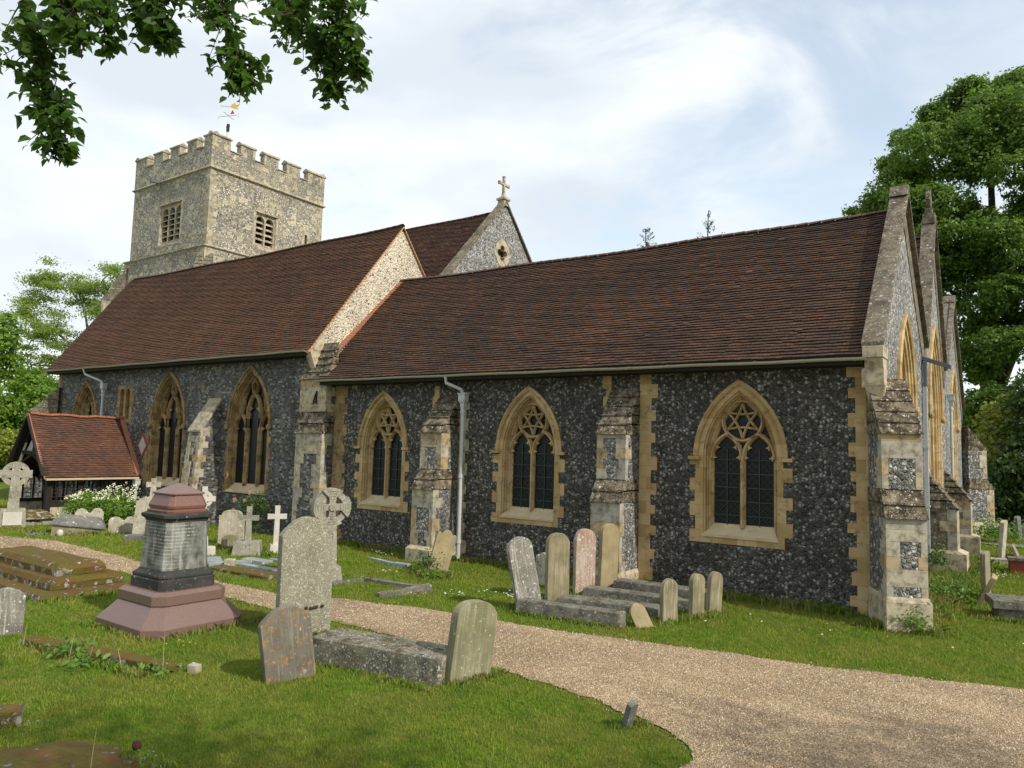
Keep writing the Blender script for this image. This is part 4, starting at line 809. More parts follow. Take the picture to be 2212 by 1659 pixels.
lett((vx-dv[0]*0.7, vy-dv[1]*0.7), (dv[0], dv[1]), 23.45, [((0-0.1, 0.2), (-0.05, 0)), ((-0.05, 0), (0, 0.14)), ((0, 0.14), (0.05, 0)), ((0.05, 0), (0.1, 0.2))])
lett((vx+dv[0]*0.66, vy+dv[1]*0.66), (dv[0], dv[1]), 23.45, [((-0.06, 0), (-0.06, 0.2)), ((-0.06, 0.2), (0.06, 0.2)), ((-0.06, 0.1), (0.04, 0.1)), ((-0.06, 0), (0.06, 0))])
gl_.tube([(vx-0.62, vy-0.2, 24.28), (vx+0.3, vy+0.1, 24.12)], 0.02, 5); gl_.prism([(0.15, -0.16), (0.72, -0.34), (0.62, -0.16), (0.78, 0.02), (0.5, 0.0), (0.42, 0.16), (0.15, 0.04)], -0.01, 0.01, lambda u, v, d: (vx+u*0.95, vy+u*0.31+d, 24.22+v)); gl_.build('gilded_arrow', M['gilt'], vo)
MB().prism([(0.10, -0.1), (0.42, -0.1), (0.28, 0.16)], -0.01, 0.01, lambda u, v, d: (vx+u*0.95, vy+u*0.31+d, 23.75+v)).build('red_pennant', M['redp'], vo)

# ------------------------------------------------------------------ timber porch
PX, PZ, EZ = -30.52, 3.80, 1.50; HX = 1.66; PY0, PY1 = 12.40, 15.88
pb = MB()
def beam(a, b, w_, h_): 
    a, b = Vector(a), Vector(b); t = (b-a).normalized(); s_ = t.cross(Vector((0, 1, 0))) if abs(t.y) < 0.9 else t.cross(Vector((1, 0, 0))); s_.normalize(); u_ = t.cross(s_)
    pb.hexa([a+s_*w_/2+u_*h_/2, a-s_*w_/2+u_*h_/2, a-s_*w_/2-u_*h_/2, a+s_*w_/2-u_*h_/2, b+s_*w_/2+u_*h_/2, b-s_*w_/2+u_*h_/2, b-s_*w_/2-u_*h_/2, b+s_*w_/2-u_*h_/2])
EX = HX-0.22
for sg in (-1, 1):
    for y in (PY0+0.25, 13.75, PY1-0.1): beam((PX+sg*(EX-0.06), y, 0), (PX+sg*(EX-0.06), y, EZ+0.2), 0.17, 0.17)
    beam((PX+sg*(EX-0.06), PY0+0.1, EZ+0.10), (PX+sg*(EX-0.06), PY1, EZ+0.10), 0.18, 0.26); beam((PX+sg*(EX-0.06), PY0+0.2, 0.52), (PX+sg*(EX-0.06), PY1, 0.52), 0.12, 0.10)
    beam((PX+sg*HX*0.97, PY0+0.03, EZ+0.06), (PX, PY0+0.03, PZ-0.10), 0.06, 0.26); beam((PX+sg*(EX-0.05), PY0+0.25, EZ+0.15), (PX+sg*0.02, PY0+0.25, PZ-0.18), 0.12, 0.14)
    beam((PX+sg*(EX-0.1), PY0+0.25, 0.85), (PX+sg*0.65, PY0+0.25, 2.05), 0.10, 0.14); beam((PX+sg*0.65, PY0+0.25, 2.05), (PX, PY0+0.25, 2.3), 0.10, 0.12)
    y = PY0+0.55
    while y < PY1-0.1:
        beam((PX+sg*(EX-0.06), y, 0.55), (PX+sg*(EX-0.06), y, EZ), 0.06, 0.05); y += 0.37
    for k in range(9):
        y0_ = PY0+0.37+0.37*k
        pb.prism([(y0_, EZ), (y0_+0.35, EZ), (y0_+0.35, EZ-0.28), (y0_+0.30, EZ-0.14), (y0_+0.175, EZ-0.06), (y0_+0.05, EZ-0.14), (y0_, EZ-0.28)], -0.02, 0.02, lambda u, v, d, sg=sg: (PX+sg*(EX-0.04)+d, u, v))
beam((PX-EX, PY0+0.25, EZ+0.55), (PX+EX, PY0+0.25, EZ+0.55), 0.1, 0.12) if False else None
beam((PX-0.75, PY0+0.25, 2.35), (PX+0.75, PY0+0.25, 2.35), 0.14, 0.18)
porch = pb.build('porch', M['timber'], ch)
db = MB()
db.box((PX+EX-0.14, PY0+0.36, -0.1), (PX+EX-0.06, PY1, 0.46)); db.build('dwarf_wall', M['cream'], porch)
MB().box((PX-EX, PY0+0.36, -0.1), (PX-EX+0.08, PY1, 0.46)).build('dwarf_wall', M['cream'], porch)
for sg in (-1, 1):
    lb = MB()
    for k in range(24): y = PY0+0.4+0.145*k; lb.box((PX+sg*(EX-0.06)-0.006, y-0.005, 0.56), (PX+sg*(EX-0.06)+0.006, y+0.005, EZ-0.05))
    for k in range(6): z = 0.65+0.14*k; lb.box((PX+sg*(EX-0.06)-0.007, PY0+0.35, z-0.005), (PX+sg*(EX-0.06)+0.007, PY1, z+0.005))
    lb.build('leaded_lattice', M['timberg'], porch)
gp = MB(); gp.prism([(-0.62, 2.42), (-0.18, 2.42), (-0.02, 3.1)], -0.02, 0.02, lambda u, v, d: (PX+u, PY0+0.28+d, v)); gp.prism([(-1.35, 1.66), (-1.15, 1.66), (-0.62, 2.72), (-0.78, 2.72)], -0.02, 0.02, lambda u, v, d: (PX+u+0.12, PY0+0.20+d, v)); gp.build('gable_infill', M['plaster'], porch)
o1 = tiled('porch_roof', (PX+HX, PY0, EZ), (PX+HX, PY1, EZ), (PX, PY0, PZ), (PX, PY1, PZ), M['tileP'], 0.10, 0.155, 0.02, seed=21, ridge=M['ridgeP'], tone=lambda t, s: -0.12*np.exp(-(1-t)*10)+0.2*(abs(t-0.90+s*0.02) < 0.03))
o1.parent = porch
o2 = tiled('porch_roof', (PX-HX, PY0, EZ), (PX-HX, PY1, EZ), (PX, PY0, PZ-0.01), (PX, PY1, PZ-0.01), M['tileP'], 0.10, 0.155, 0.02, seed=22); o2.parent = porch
vg = MB()
for sg in (-1, 1): 
    L_ = 30
    for i in range(L_):
        t0, t1 = i/L_, (i+0.95)/L_; vg.hexa([(PX+sg*HX*(1-t0), PY0-0.03, EZ-0.05+(PZ-EZ)*t0), (PX+sg*HX*(1-t0), PY0+0.05, EZ-0.05+(PZ-EZ)*t0), (PX+sg*HX*(1-t0), PY0+0.05, EZ+0.03+(PZ-EZ)*t0), (PX+sg*HX*(1-t0), PY0-0.03, EZ+0.03+(PZ-EZ)*t0), (PX+sg*HX*(1-t1), PY0-0.03, EZ-0.05+(PZ-EZ)*t1), (PX+sg*HX*(1-t1), PY0+0.05, EZ-0.05+(PZ-EZ)*t1), (PX+sg*HX*(1-t1), PY0+0.05, EZ+0.015+(PZ-EZ)*t1), (PX+sg*HX*(1-t1), PY0-0.03, EZ+0.015+(PZ-EZ)*t1)])
vg.build('verge', M['fillet'], porch); vg = MB()
for i in range(13):
    t0, t1 = i/13, (i+0.93)/13
    vg.hexa([(PX+HX*(1-t0), 15.72, EZ+(PZ-EZ)*t0+0.0), (PX+HX*(1-t0), 15.89, EZ+(PZ-EZ)*t0), (PX+HX*(1-t0), 15.89, EZ+(PZ-EZ)*t0+0.12), (PX+HX*(1-t0), 15.72, EZ+(PZ-EZ)*t0+0.06), (PX+HX*(1-t1), 15.72, EZ+(PZ-EZ)*t1), (PX+HX*(1-t1), 15.89, EZ+(PZ-EZ)*t1), (PX+HX*(1-t1), 15.89, EZ+(PZ-EZ)*t1+0.12), (PX+HX*(1-t1), 15.72, EZ+(PZ-EZ)*t1+0.06)])
vg.build('tile_fillet', M['fillet'], porch)
pg = MB(); pg.box((PX+HX-0.01, PY0+0.02, EZ-0.09), (PX+HX+0.09, PY1-0.1, EZ-0.02)); 
pgo = pg.build('porch_gutter', M['sill'], porch)
pp = MB(); hopper(pp, PX+HX+0.04, 15.70, EZ-0.1, 1.0, 0.12, 0.1); pp.tube([(PX+HX+0.04, 15.7, EZ-0.45), (PX+HX+0.04, 15.7, 0.05)], 0.045, 8); pp.build('porch_downpipe', M['pipe'], porch)
MB().box((PX-EX, PY0+0.3, 0.0), (PX+EX, PY1, 0.03)).build('porch_floor', M['dark'], porch)

# ------------------------------------------------------------------ graves
ST = {
 'grey': stone('lichened_grey_stone', (0.22, 0.205, 0.145), (0.15, 0.14, 0.095), stain_amt=0.1, lich=(0.50, 0.50, 0.42), lich_amt=0.55, lich_scale=24, orange=0.1, bump=0.5),
 'orange': stone('orange_lichened_stone', (0.18, 0.16, 0.125), (0.11, 0.10, 0.08), stain_amt=0.2, lich=(0.45, 0.44, 0.4), lich_amt=0.04, orange=0.8, streak=0.3, bump=0.6),
 'green': stone('green_stained_stone', (0.26, 0.24, 0.15), (0.16, 0.155, 0.09), stain_amt=0.15, lich=(0.5, 0.5, 0.36), lich_amt=0.05, green=0.25, streak=0.35, bump=0.5),
 'spot': stone('white_spotted_stone', (0.26, 0.25, 0.21), (0.14, 0.13, 0.11), stain_amt=0.3, lich=(0.66, 0.67, 0.62), lich_amt=0.16, lich_scale=13, streak=0.5, bump=0.6),
 'tan': stone('tan_stone', (0.29, 0.25, 0.155), (0.18, 0.16, 0.095), stain_amt=0.2, lich=(0.55, 0.52, 0.42), streak=0.5, green=0.15, bump=0.5),
 'pink': stone('pinkish_flaking_stone', (0.36, 0.22, 0.16), (0.40, 0.35, 0.28), stain_amt=0.2, lich=(0.55, 0.53, 0.48), lich_amt=0.25, lich_scale=10, streak=0.55, bump=0.6),
 'yellow': stone('yellow_stone', (0.34, 0.28, 0.155), (0.24, 0.2, 0.11), stain_amt=0.25, streak=0.2, bump=0.4),
 'pale': stone('pale_weathered_stone', (0.46, 0.42, 0.33), (0.30, 0.27, 0.20), stain_amt=0.35, lich_amt=0.1, streak=0.3, bump=0.6),
 'white': stone('white_marble', (0.52, 0.49, 0.44), (0.42, 0.40, 0.35), stain_amt=0.15, bump=0.1, rough=0.7),
 'ledger': stone('lichen_ringed_slab', (0.21, 0.19, 0.14), (0.12, 0.11, 0.075), stain_amt=0.55, lich=(0.52, 0.53, 0.46), lich_amt=0.26, lich_scale=15, moss=0.12, bump=0.6),
 'kerb': stone('grey_kerb_stone', (0.19, 0.18, 0.145), (0.11, 0.105, 0.08), stain_amt=0.5, lich=(0.42, 0.42, 0.38), lich_amt=0.14, lich_scale=14, moss=0.1, bump=0.7),
 'moss': stone('mossy_tomb_stone', (0.34, 0.33, 0.28), (0.2, 0.19, 0.15), stain_amt=0.35, lich=(0.6, 0.6, 0.55), lich_amt=0.10, lich_scale=7, moss=0.92, bump=0.9),
 'mossy2': stone('half_mossy_stone', (0.30, 0.28, 0.22), (0.2, 0.18, 0.14), stain_amt=0.3, lich=(0.6, 0.6, 0.55), lich_amt=0.2, moss=0.6, bump=0.9),
 'celt': stone('grey_granite_cross', (0.30, 0.285, 0.225), (0.20, 0.19, 0.145), stain_amt=0.35, lich=(0.5, 0.5, 0.44), lich_amt=0.2, lich_scale=14, bump=0.5),
 'slate': stone('dark_grey_slab', (0.16, 0.16, 0.15), (0.1, 0.1, 0.09), stain_amt=0.2, lich_amt=0.05, orange=0.2, bump=0.5),
 'blue': stone('blue_grey_kerb', (0.28, 0.31, 0.33), (0.2, 0.22, 0.24), stain_amt=0.15, lich_amt=0.04, bump=0.4),
}
def granite(name, c, dk):
    m = Mat(name, 0.38, 0.5); v = m.co('obj'); a = m.vor(v, 130); col = m.mix(m.bw(a.outputs['Color']), dk, c)
    col = m.mix(m.ramp(m.noise(v, 3, 5), [(0.4, 0), (0.7, 0.5)]), col, tuple(x*0.75 for x in c)); m.color(col); m.bump(m.noise(v, 60, 3), 0.08, 0.004); return m.m
ST['granite'] = granite('pink_granite', (0.20, 0.128, 0.105), (0.11, 0.068, 0.056)); ST['granite2'] = granite('red_granite', (0.20, 0.10, 0.075), (0.11, 0.05, 0.038))
ST['black'] = stone('dark_moulding_stone', (0.055, 0.055, 0.05), (0.03, 0.03, 0.028), stain_amt=0.1, lich=(0.5, 0.5, 0.46), lich_amt=0.012, lich_scale=9, bump=0.3)
def shaft_mat():
    m = Mat('inscribed_grey_shaft', 0.75, 0.3); v = m.co('obj', loc=(0, 0, 0)); 
    f = m.noise(v, 4, 6, 0.6); col = m.mix(m.ramp(f, [(0.38, 0), (0.66, 1)]), (0.06, 0.062, 0.05), (0.24, 0.24, 0.215))
    vs = m.co('obj', (9, 9, 1.1)); col = m.mix(m.ramp(m.noise(vs, 1.2, 4), [(0.50, 0), (0.70, 0.6)]), col, (0.42, 0.42, 0.39))
    t = m.n('ShaderNodeTexCoord'); sx = m.n('ShaderNodeSeparateXYZ'); m.l(t.outputs['Object'], sx.inputs[0])   # worn, illegible lines of lettering
    w1 = m.n('ShaderNodeMath', operation='MULTIPLY'); m.l(sx.outputs[2], w1.inputs[0]); w1.inputs[1].default_value = 2*math.pi/0.055
    s1 = m.n('ShaderNodeMath', operation='SINE'); m.l(w1.outputs[0], s1.inputs[0]); ln = m.ramp(s1.outputs[0], [(0.55, 0), (0.7, 1)])
    vl = m.co('obj', (60, 60, 18)); q = m.ramp(m.noise(vl, 1, 2), [(0.45, 0), (0.52, 1)]); z1 = m.ramp(m.noise(v, 1.7, 2), [(0.45, 0), (0.55, 0.55)])
    k = m.mix(1.0, m.mix(1.0, ln, q, 'MULTIPLY'), z1, 'MULTIPLY'); col = m.mix(m.bw(k), col, (0.5, 0.5, 0.44)); m.color(col); m.bump(f, 0.2, 0.01); return m.m
ST['shaft'] = shaft_mat()

def headprof(w_, sh, ap, kind):
    h = w_/2
    if kind == 'round': return [(-h, -0.15), (-h, sh)]+[(-h*math.cos(math.pi*i/14), sh+(ap-sh)*math.sin(math.pi*i/14)) for i in range(1, 14)]+[(h, sh), (h, -0.15)]
    if kind == 'seg':   # low pointed segmental
        return [(-h, -0.15), (-h, sh)]+[(-h+h*t, sh+(ap-sh)*(math.sin(t*math.pi/2)**0.85)) for t in np.linspace(0.12, 1, 8)]+[(h-h*t, sh+(ap-sh)*(math.sin(t*math.pi/2)**0.85)) for t in np.linspace(1, 0.12, 8)[1:]]+[(h, sh), (h, -0.15)]
    if kind == 'shoulder':
        r = ap-sh; return [(-h, -0.15), (-h, sh), (-h*0.8, sh+0.0), (-h*0.78, sh+r*0.3)]+[(-h*0.78*math.cos(math.pi*i/12), sh+r*0.3+r*0.7*math.sin(math.pi*i/12)) for i in range(1, 12)]+[(h*0.78, sh+r*0.3), (h*0.8, sh), (h, sh), (h, -0.15)]
    if kind == 'ogee':
        r = ap-sh; return [(-h, -0.15), (-h, sh-r*0.2), (-h*0.93, sh+r*0.35), (-h*0.72, sh+r*0.45), (-h*0.55, sh+r*0.2), (-h*0.38, sh+r*0.6), (-h*0.15, sh+r*0.95), (h*0.15, sh+r), (h*0.38, sh+r*0.62), (h*0.55, sh+r*0.22), (h*0.72, sh+r*0.5), (h*0.93, sh+r*0.3), (h, sh-r*0.2), (h, -0.15)]
    if kind == 'double':
        r = ap-sh; return [(-h, -0.15), (-h, sh), (-h*0.85, sh+r*0.7), (-h*0.55, sh+r), (-h*0.25, sh+r*0.75), (-h*0.06, sh+r*0.1), (h*0.1, sh), (h*0.3, sh+r*0.8), (h*0.55, sh+r*0.98), (h*0.8, sh+r*0.8), (h, sh+r*0.1), (h, -0.15)]
def roughen(o, amt=0.006, scale=7.0, cuts=1):
    from mathutils import noise as mn
    me = o.data; bm = bmesh.new(); bm.from_mesh(me)
    if cuts: bmesh.ops.subdivide_edges(bm, edges=[e for e in bm.edges if e.calc_length() > 0.12], cuts=cuts, use_grid_fill=True)
    bm.normal_update(); se = random.uniform(0, 99)
    for v in bm.verts: v.co += v.normal*amt*(mn.noise(v.co*scale+Vector((se, 0, 0)))*1.3)+Vector((mn.noise(v.co*scale*2.1), mn.noise(v.co*scale*1.9+Vector((5, 5, 5))), 0))*amt*0.4
    bm.to_mesh(me); bm.free(); me.polygons.foreach_set('use_smooth', [False]*len(me.polygons))
def headstone(label, bl, w_, sh, ap, th, rot, mat, kind='round', roll=0, pitch=0, group=None, name='headstone', rough=0.005, cat='headstone'):
    """bl = near bottom corner of the carved face; the face runs along rot (degrees)"""
    mb = MB(); mb.prism(headprof(w_, sh, ap, kind), 0, th, lambda u, v, d: (u+w_/2, d, v))
    o = mb.build(name, ST[mat], None, bevel=0.012 if th > 0.07 else 0.008); roughen(o, rough)
    o.location = (bl[0], bl[1], 0); o.rotation_euler = Matrix.Rotation(R(rot), 3, 'Z').to_euler() if not (roll or pitch) else (Matrix.Rotation(R(rot), 3, 'Z') @ Matrix.Rotation(R(roll), 3, 'Y') @ Matrix.Rotation(R(pitch), 3, 'X')).to_euler()
    return tag(o, label, cat, group)
G1 = 'old headstones in the churchyard'; G2 = 'small footstones'
big = headstone('tall lichen-speckled headstone with a row of snails, beside the gravel path', (-9.50, 7.55), 0.86, 1.55, 1.83, 0.16, 75, 'grey', 'seg', roll=-0.6, group=G1)
headstone('small orange-lichened headstone leaning in the near grass', (-7.90, 6.13), 0.66, 0.70, 0.87, 0.11, 74, 'orange', 'seg', roll=-9, group=G1)
headstone('green-stained round-topped headstone leaning right at the end of the stone ledger', (-6.13, 7.56), 0.66, 0.83, 1.04, 0.15, 75, 'green', 'round', roll=7, group=G1)
headstone('white-spotted headstone leaning left, first of the row by the wall', (-7.90, 11.72), 0.52, 1.10, 1.32, 0.12, 66, 'spot', 'round', roll=-13, group=G1)
headstone('upright green-grey round-topped headstone, second of the row by the wall', (-7.96, 12.80), 0.50, 1.11, 1.33, 0.13, 62, 'tan', 'round', roll=0, group=G1)
headstone('flaking pink and white headstone, third of the row by the wall', (-7.90, 13.80), 0.49, 1.12, 1.35, 0.12, 62, 'pink', 'round', roll=0.5, group=G1)
headstone('yellow upright headstone in front of the stepped buttress', (-7.66, 14.45), 0.46, 1.24, 1.44, 0.12, 66, 'yellow', 'round', roll=2, group=G1)
headstone('small scroll-topped white headstone between two taller ones near the wall', (-9.25, 14.30), 0.42, 0.60, 0.72, 0.07, -12, 'pale', 'ogee', roll=3, group=G1)
headstone('tan headstone leaning right with ivy at its foot, below the downpipe', (-11.72, 13.45), 0.50, 0.98, 1.12, 0.10, 58, 'yellow', 'ogee', roll=15, group=G1)
headstone('nearest grey footstone in front of the headstone row', (-5.42, 12.60), 0.34, 0.58, 0.76, 0.10, 65, 'tan', 'round', group=G2, cat='footstone', name='footstone')
headstone('middle footstone, beside the end of the row nearest the wall', (-5.21, 13.43), 0.32, 0.62, 0.78, 0.11, 68, 'tan', 'round', roll=2, group=G2, cat='footstone', name='footstone')
headstone('rightmost leaning footstone close to the flint wall', (-5.09, 13.98), 0.30, 0.60, 0.77, 0.12, 62, 'tan', 'round', roll=5, group=G2, cat='footstone', name='footstone')
headstone('low tilted disc-shaped footstone at the end of the mossy kerb', (-5.66, 12.02), 0.30, 0.16, 0.36, 0.07, 55, 'yellow', 'round', roll=-24, pitch=-12, group=G2, cat='footstone', name='footstone')
headstone('grey and white lichened headstone cut by the left edge of the picture', (-12.90, 4.86), 0.50, 0.55, 0.68, 0.11, 64, 'spot', 'seg', group=G1)
headstone('pale crumbling headstone beside the rose bush', (-19.35, 13.05), 0.72, 0.84, 1.0, 0.10, 42, 'pale', 'shoulder', group=G1)
headstone('little brown arched headstone in front of the crumbling pale one', (-18.66, 12.70), 0.44, 0.26, 0.38, 0.08, 42, 'tan', 'round', group=G1)
headstone('double-humped white headstone behind the dark coped tomb', (-25.10, 11.75), 0.82, 0.55, 0.71, 0.09, 70, 'pale', 'double', group=G1)
headstone('broad low double-humped headstone in front of the flowering bush', (-24.02, 12.28), 0.80, 0.38, 0.50, 0.09, 58, 'pale', 'double', group=G1)
headstone('tall pale slab leaning right, half hidden by the granite pedestal monument', (-22.76, 12.36), 0.72, 1.08, 1.20, 0.12, 48, 'pale', 'shoulder', roll=4, group=G1)
headstone('narrow upright stone seen edge-on by the right-hand tomb', (-0.90, 19.55), 0.60, 0.97, 1.02, 0.10, 84, 'tan', 'round', group=G1)
headstone('tall pale-edged stone seen edge-on near the far path', (-0.86, 27.9), 0.7, 1.12, 1.19, 0.11, 84, 'pale', 'round', roll=0, pitch=5, group=G1)
headstone('grey far upright stone at the right edge under the trees', (-0.50, 35.6), 0.6, 0.8, 0.9, 0.12, 80, 'slate', 'round', pitch=-3, group=G1)
headstone('white-topped dark stone under the trees, left of a pair', (-0.88, 36.0), 0.4, 0.45, 0.6, 0.10, 10, 'slate', 'round', group='pair of dark stones under the trees')
headstone('white-topped dark stone under the trees, right of a pair', (-0.42+0.0, 37.2), 0.4, 0.45, 0.6, 0.10, 10, 'slate', 'round', group='pair of dark stones under the trees')
headstone('short stone leaning right against the grey tomb', (-0.95, 18.70), 0.45, 0.62, 0.66, 0.10, 88, 'yellow', 'round', pitch=26, group=G1)
headstone('slab propped against the brick tomb', (-0.22, 25.0), 0.6, 0.75, 0.8, 0.08, 88, 'tan', 'round', pitch=-22, group=G1)
headstone('leaning stone stub at the gravel edge', (-3.72, 7.66), 0.12, 0.26, 0.29, 0.07, 72, 'slate', 'round', roll=-8, pitch=24, cat='marker stone', name='marker_stone')
# snail-like knobs in a row across the tall headstone
sn = MB()
for i, u in enumerate((0.27, 0.34, 0.43, 0.51, 0.555, 0.60, 0.70)):
    c_ = Vector((u, -0.012, 0.40+0.004*i+(0.015 if i in (2,) else 0)-0.01*(i == 0))); sn.loft([[c_+Vector((r_*math.cos(t*math.pi/4), dy, r_*0.85*math.sin(t*math.pi/4))) for t in range(8)] for r_, dy in ((0.026, 0.01), (0.030, -0.006), (0.022, -0.022), (0.006, -0.030))], True, True)
sn = sn.build('snails', plain('snail_shells', (0.045, 0.035, 0.022), 0.7, 0.3, 40, kind='obj'), None, True); sn.parent = big

# long body stones and ledgers
def slab(name, label, c, L_, W_, h, rot, mat, cat, group=None, taper=0.0, z0=-0.05, tilt=(0, 0), rough=0.008, parts=None, bev=0.015):
    mb = MB(); a, b = L_/2, W_/2; t = taper
    mb.hexa([(-a, -b, z0), (a, -b, z0), (a, b, z0), (-a, b, z0), (-a+t, -b+t, h), (a-t, -b+t, h), (a-t, b-t, h), (-a+t, b-t, h)])
    o = mb.build(name, ST[mat], None, bevel=bev); roughen(o, rough, 5, 3); o.location = (c[0], c[1], 0); o.rotation_euler = (R(tilt[0]), R(tilt[1]), R(rot)); return tag(o, label, cat, group)
slab('ledger_stone', 'lichen-ringed stone ledger between the tall headstone and the leaning green one', (-7.28, 7.58), 2.05, 0.66, 0.33, 10, 'ledger', 'ledger', tilt=(0, 0.5))
slab('body_stone', 'narrow mossy body stone nearest the path in the headstone row', (-6.85, 11.78), 2.05, 0.34, 0.24, 6, 'kerb', 'grave slab', 'grave slabs of the headstone row', 0.02)
slab('body_stone', 'flat grey body stone between the second headstone and the nearest footstone', (-6.70, 13.02), 2.0, 0.5, 0.15, 10, 'kerb', 'grave slab', 'grave slabs of the headstone row', 0.02)
slab('body_stone', 'low grass-edged body stone running from the pink headstone', (-6.55, 13.98), 2.3, 0.42, 0.19, 4, 'kerb', 'grave slab', 'grave slabs of the headstone row', 0.02)
slab('body_stone', 'body stone nearest the flint wall, below the yellow headstone', (-6.35, 14.75), 2.1, 0.48, 0.27, 2, 'kerb', 'grave slab', 'grave slabs of the headstone row', 0.02)
# mossy stepped chest tomb on the left
ct = empty('chest_tomb', (-16.9, 7.5, 0), 'long stepped chest tomb covered in brown moss beside the path', 'tomb', world=True)
for nm, x1, ya, yb, z0, z1, t in (('base_slab', -14.75, 6.42, 8.32, -0.05, 0.10, 0.02), ('lower_step', -15.15, 6.75, 8.12, 0.10, 0.30, 0.06), ('top_slab', -15.45, 6.98, 7.92, 0.30, 0.52, 0.10)):
    mb = MB(); x0 = -33.8-x1+1.0*0 ; x0 = -19.4+(-14.75-x1)
    mb.hexa([(x0, ya, z0), (x1, ya, z0), (x1, yb, z0), (x0, yb, z0), (x0, ya, z0+(z1-z0)*0.55), (x1, ya, z0+(z1-z0)*0.55), (x1, yb, z0+(z1-z0)*0.55), (x0, yb, z0+(z1-z0)*0.55)])
    mb.hexa([(x0, ya, z0+(z1-z0)*0.55), (x1, ya, z0+(z1-z0)*0.55), (x1, yb, z0+(z1-z0)*0.55), (x0, yb, z0+(z1-z0)*0.55), (x0+t, ya+t, z1), (x1-t, ya+t, z1), (x1-t, yb-t, z1), (x0+t, yb-t, z1)])
    o = mb.build(nm, ST['moss'], ct); roughen(o, 0.02, 4, 4)
slab('kerb_stone', 'long moss-covered kerb stone sunk in the near grass', (-10.65, 5.42), 2.9, 0.24, 0.075, 12, 'moss', 'kerb stone', rough=0.015, bev=0.01)
slab('kerb_stone', 'small white-topped stone block at the end of the mossy kerb', (-9.02, 5.86), 0.14, 0.13, 0.09, 20, 'pale', 'stone block', rough=0.01)
slab('kerb_stone', 'broken square stub under the end of the mossy kerb', (-9.35, 5.66), 0.16, 0.12, 0.06, 35, 'pale', 'stone block', rough=0.01)
slab('moss_stump', 'mossy stub of stone at the left edge of the near grass', (-8.86, 3.62), 0.30, 0.22, 0.15, 60, 'moss', 'stone stub', rough=0.02)
# mossy half-buried slab at the bottom left
def mound(label, c, rx, ry, h, mat, name, rot=0):
    from mathutils import noise as mn
    mb = MB(); n, k = 40, 14; rings = []
    for j in range(k+1):
        t = j/k; rr = t; z = h*(1-t**2.6)
        rings.append([(rx*rr*math.cos(2*math.pi*i/n)*(1+0.10*mn.noise(Vector((math.cos(i*0.157)*1.5, math.sin(i*0.157)*1.5, 3)))), ry*rr*math.sin(2*math.pi*i/n)*(1+0.1*mn.noise(Vector((math.cos(i*0.157), math.sin(i*0.157), 7)))), z-0.03+0.035*mn.noise(Vector((rr*math.cos(i*0.157)*4, rr*math.sin(i*0.157)*4, 0)))) for i in range(n)])
    mb.loft(rings, True); o = mb.build(name, ST[mat], None, True); o.location = (c[0], c[1], 0); o.rotation_euler.z = R(rot); return tag(o, label, 'slab')
md = mound('half-buried slab thick with brown moss at the bottom left', (-7.25, 3.15), 1.05, 0.95, 0.13, 'moss', 'mossy_slab', 20)
ck = MB(); ck.loft([[(-0.02+r_*math.cos(t*math.pi/4), r_*math.sin(t*math.pi/4), z_) for t in range(8)] for r_, z_ in ((0.03, 0), (0.045, 0.02), (0.045, 0.05), (0.03, 0.075), (0.01, 0.085))], True, True); o = ck.build('pine_cone', plain('dark_brown_cone', (0.05, 0.022, 0.012), 0.9, 0.4, 40, kind='obj'), None); o.location = (-7.02, 4.02, 0.06); tag(o, 'dark brown cone lying on the edge of the mossy slab', 'cone')

# granite pedestal monument
mo = empty('pedestal_monument', (-11.72, 7.12, 0), 'pink granite and grey stone pedestal monument with a low pyramid cap', 'monument', rot=(0, 0, R(-1)))
def oct_ring(hx, hy, c_, z): return [(-hx+c_, -hy, z), (hx-c_, -hy, z), (hx, -hy+c_, z), (hx, hy-c_, z), (hx-c_, hy, z), (-hx+c_, hy, z), (-hx, hy-c_, z), (-hx, -hy+c_, z)]
def stack(name, mat, prof, bevel=0.008):
    mb = MB(); mb.loft([oct_ring(a, a*0.94, c_, z) for a, c_, z in prof], True, True); return mb.build(name, ST[mat], mo, bevel=bevel)
stack('base', 'granite', [(0.93, 0.24, -0.1), (0.93, 0.24, 0.12), (0.66, 0.15, 0.40), (0.64, 0.15, 0.41)])
stack('step', 'granite', [(0.675, 0.16, 0.412), (0.675, 0.16, 0.56), (0.60, 0.13, 0.61)])
stack('lower_moulding', 'black', [(0.52, 0.10, 0.612), (0.52, 0.10, 0.76), (0.50, 0.10, 0.775), (0.50, 0.10, 0.79), (0.51, 0.1, 0.80), (0.505, 0.1, 0.83), (0.44, 0.09, 0.88), (0.43, 0.09, 0.90)], 0.004)
stack('inscribed_shaft', 'shaft', [(0.42, 0.085, 0.901), (0.385, 0.08, 1.66)])
stack('cornice', 'black', [(0.39, 0.08, 1.661), (0.40, 0.08, 1.70), (0.45, 0.1, 1.73), (0.455, 0.1, 1.78), (0.40, 0.08, 1.80)], 0.004)
stack('upper_block', 'granite2', [(0.375, 0.07, 1.801), (0.38, 0.07, 1.84), (0.345, 0.07, 1.86), (0.36, 0.07, 1.88), (0.365, 0.07, 1.92), (0.30, 0.06, 2.09)], 0.005)
stack('pyramid_cap', 'granite', [(0.325, 0.06, 2.091), (0.33, 0.06, 2.12), (0.03, 0.004, 2.27)])

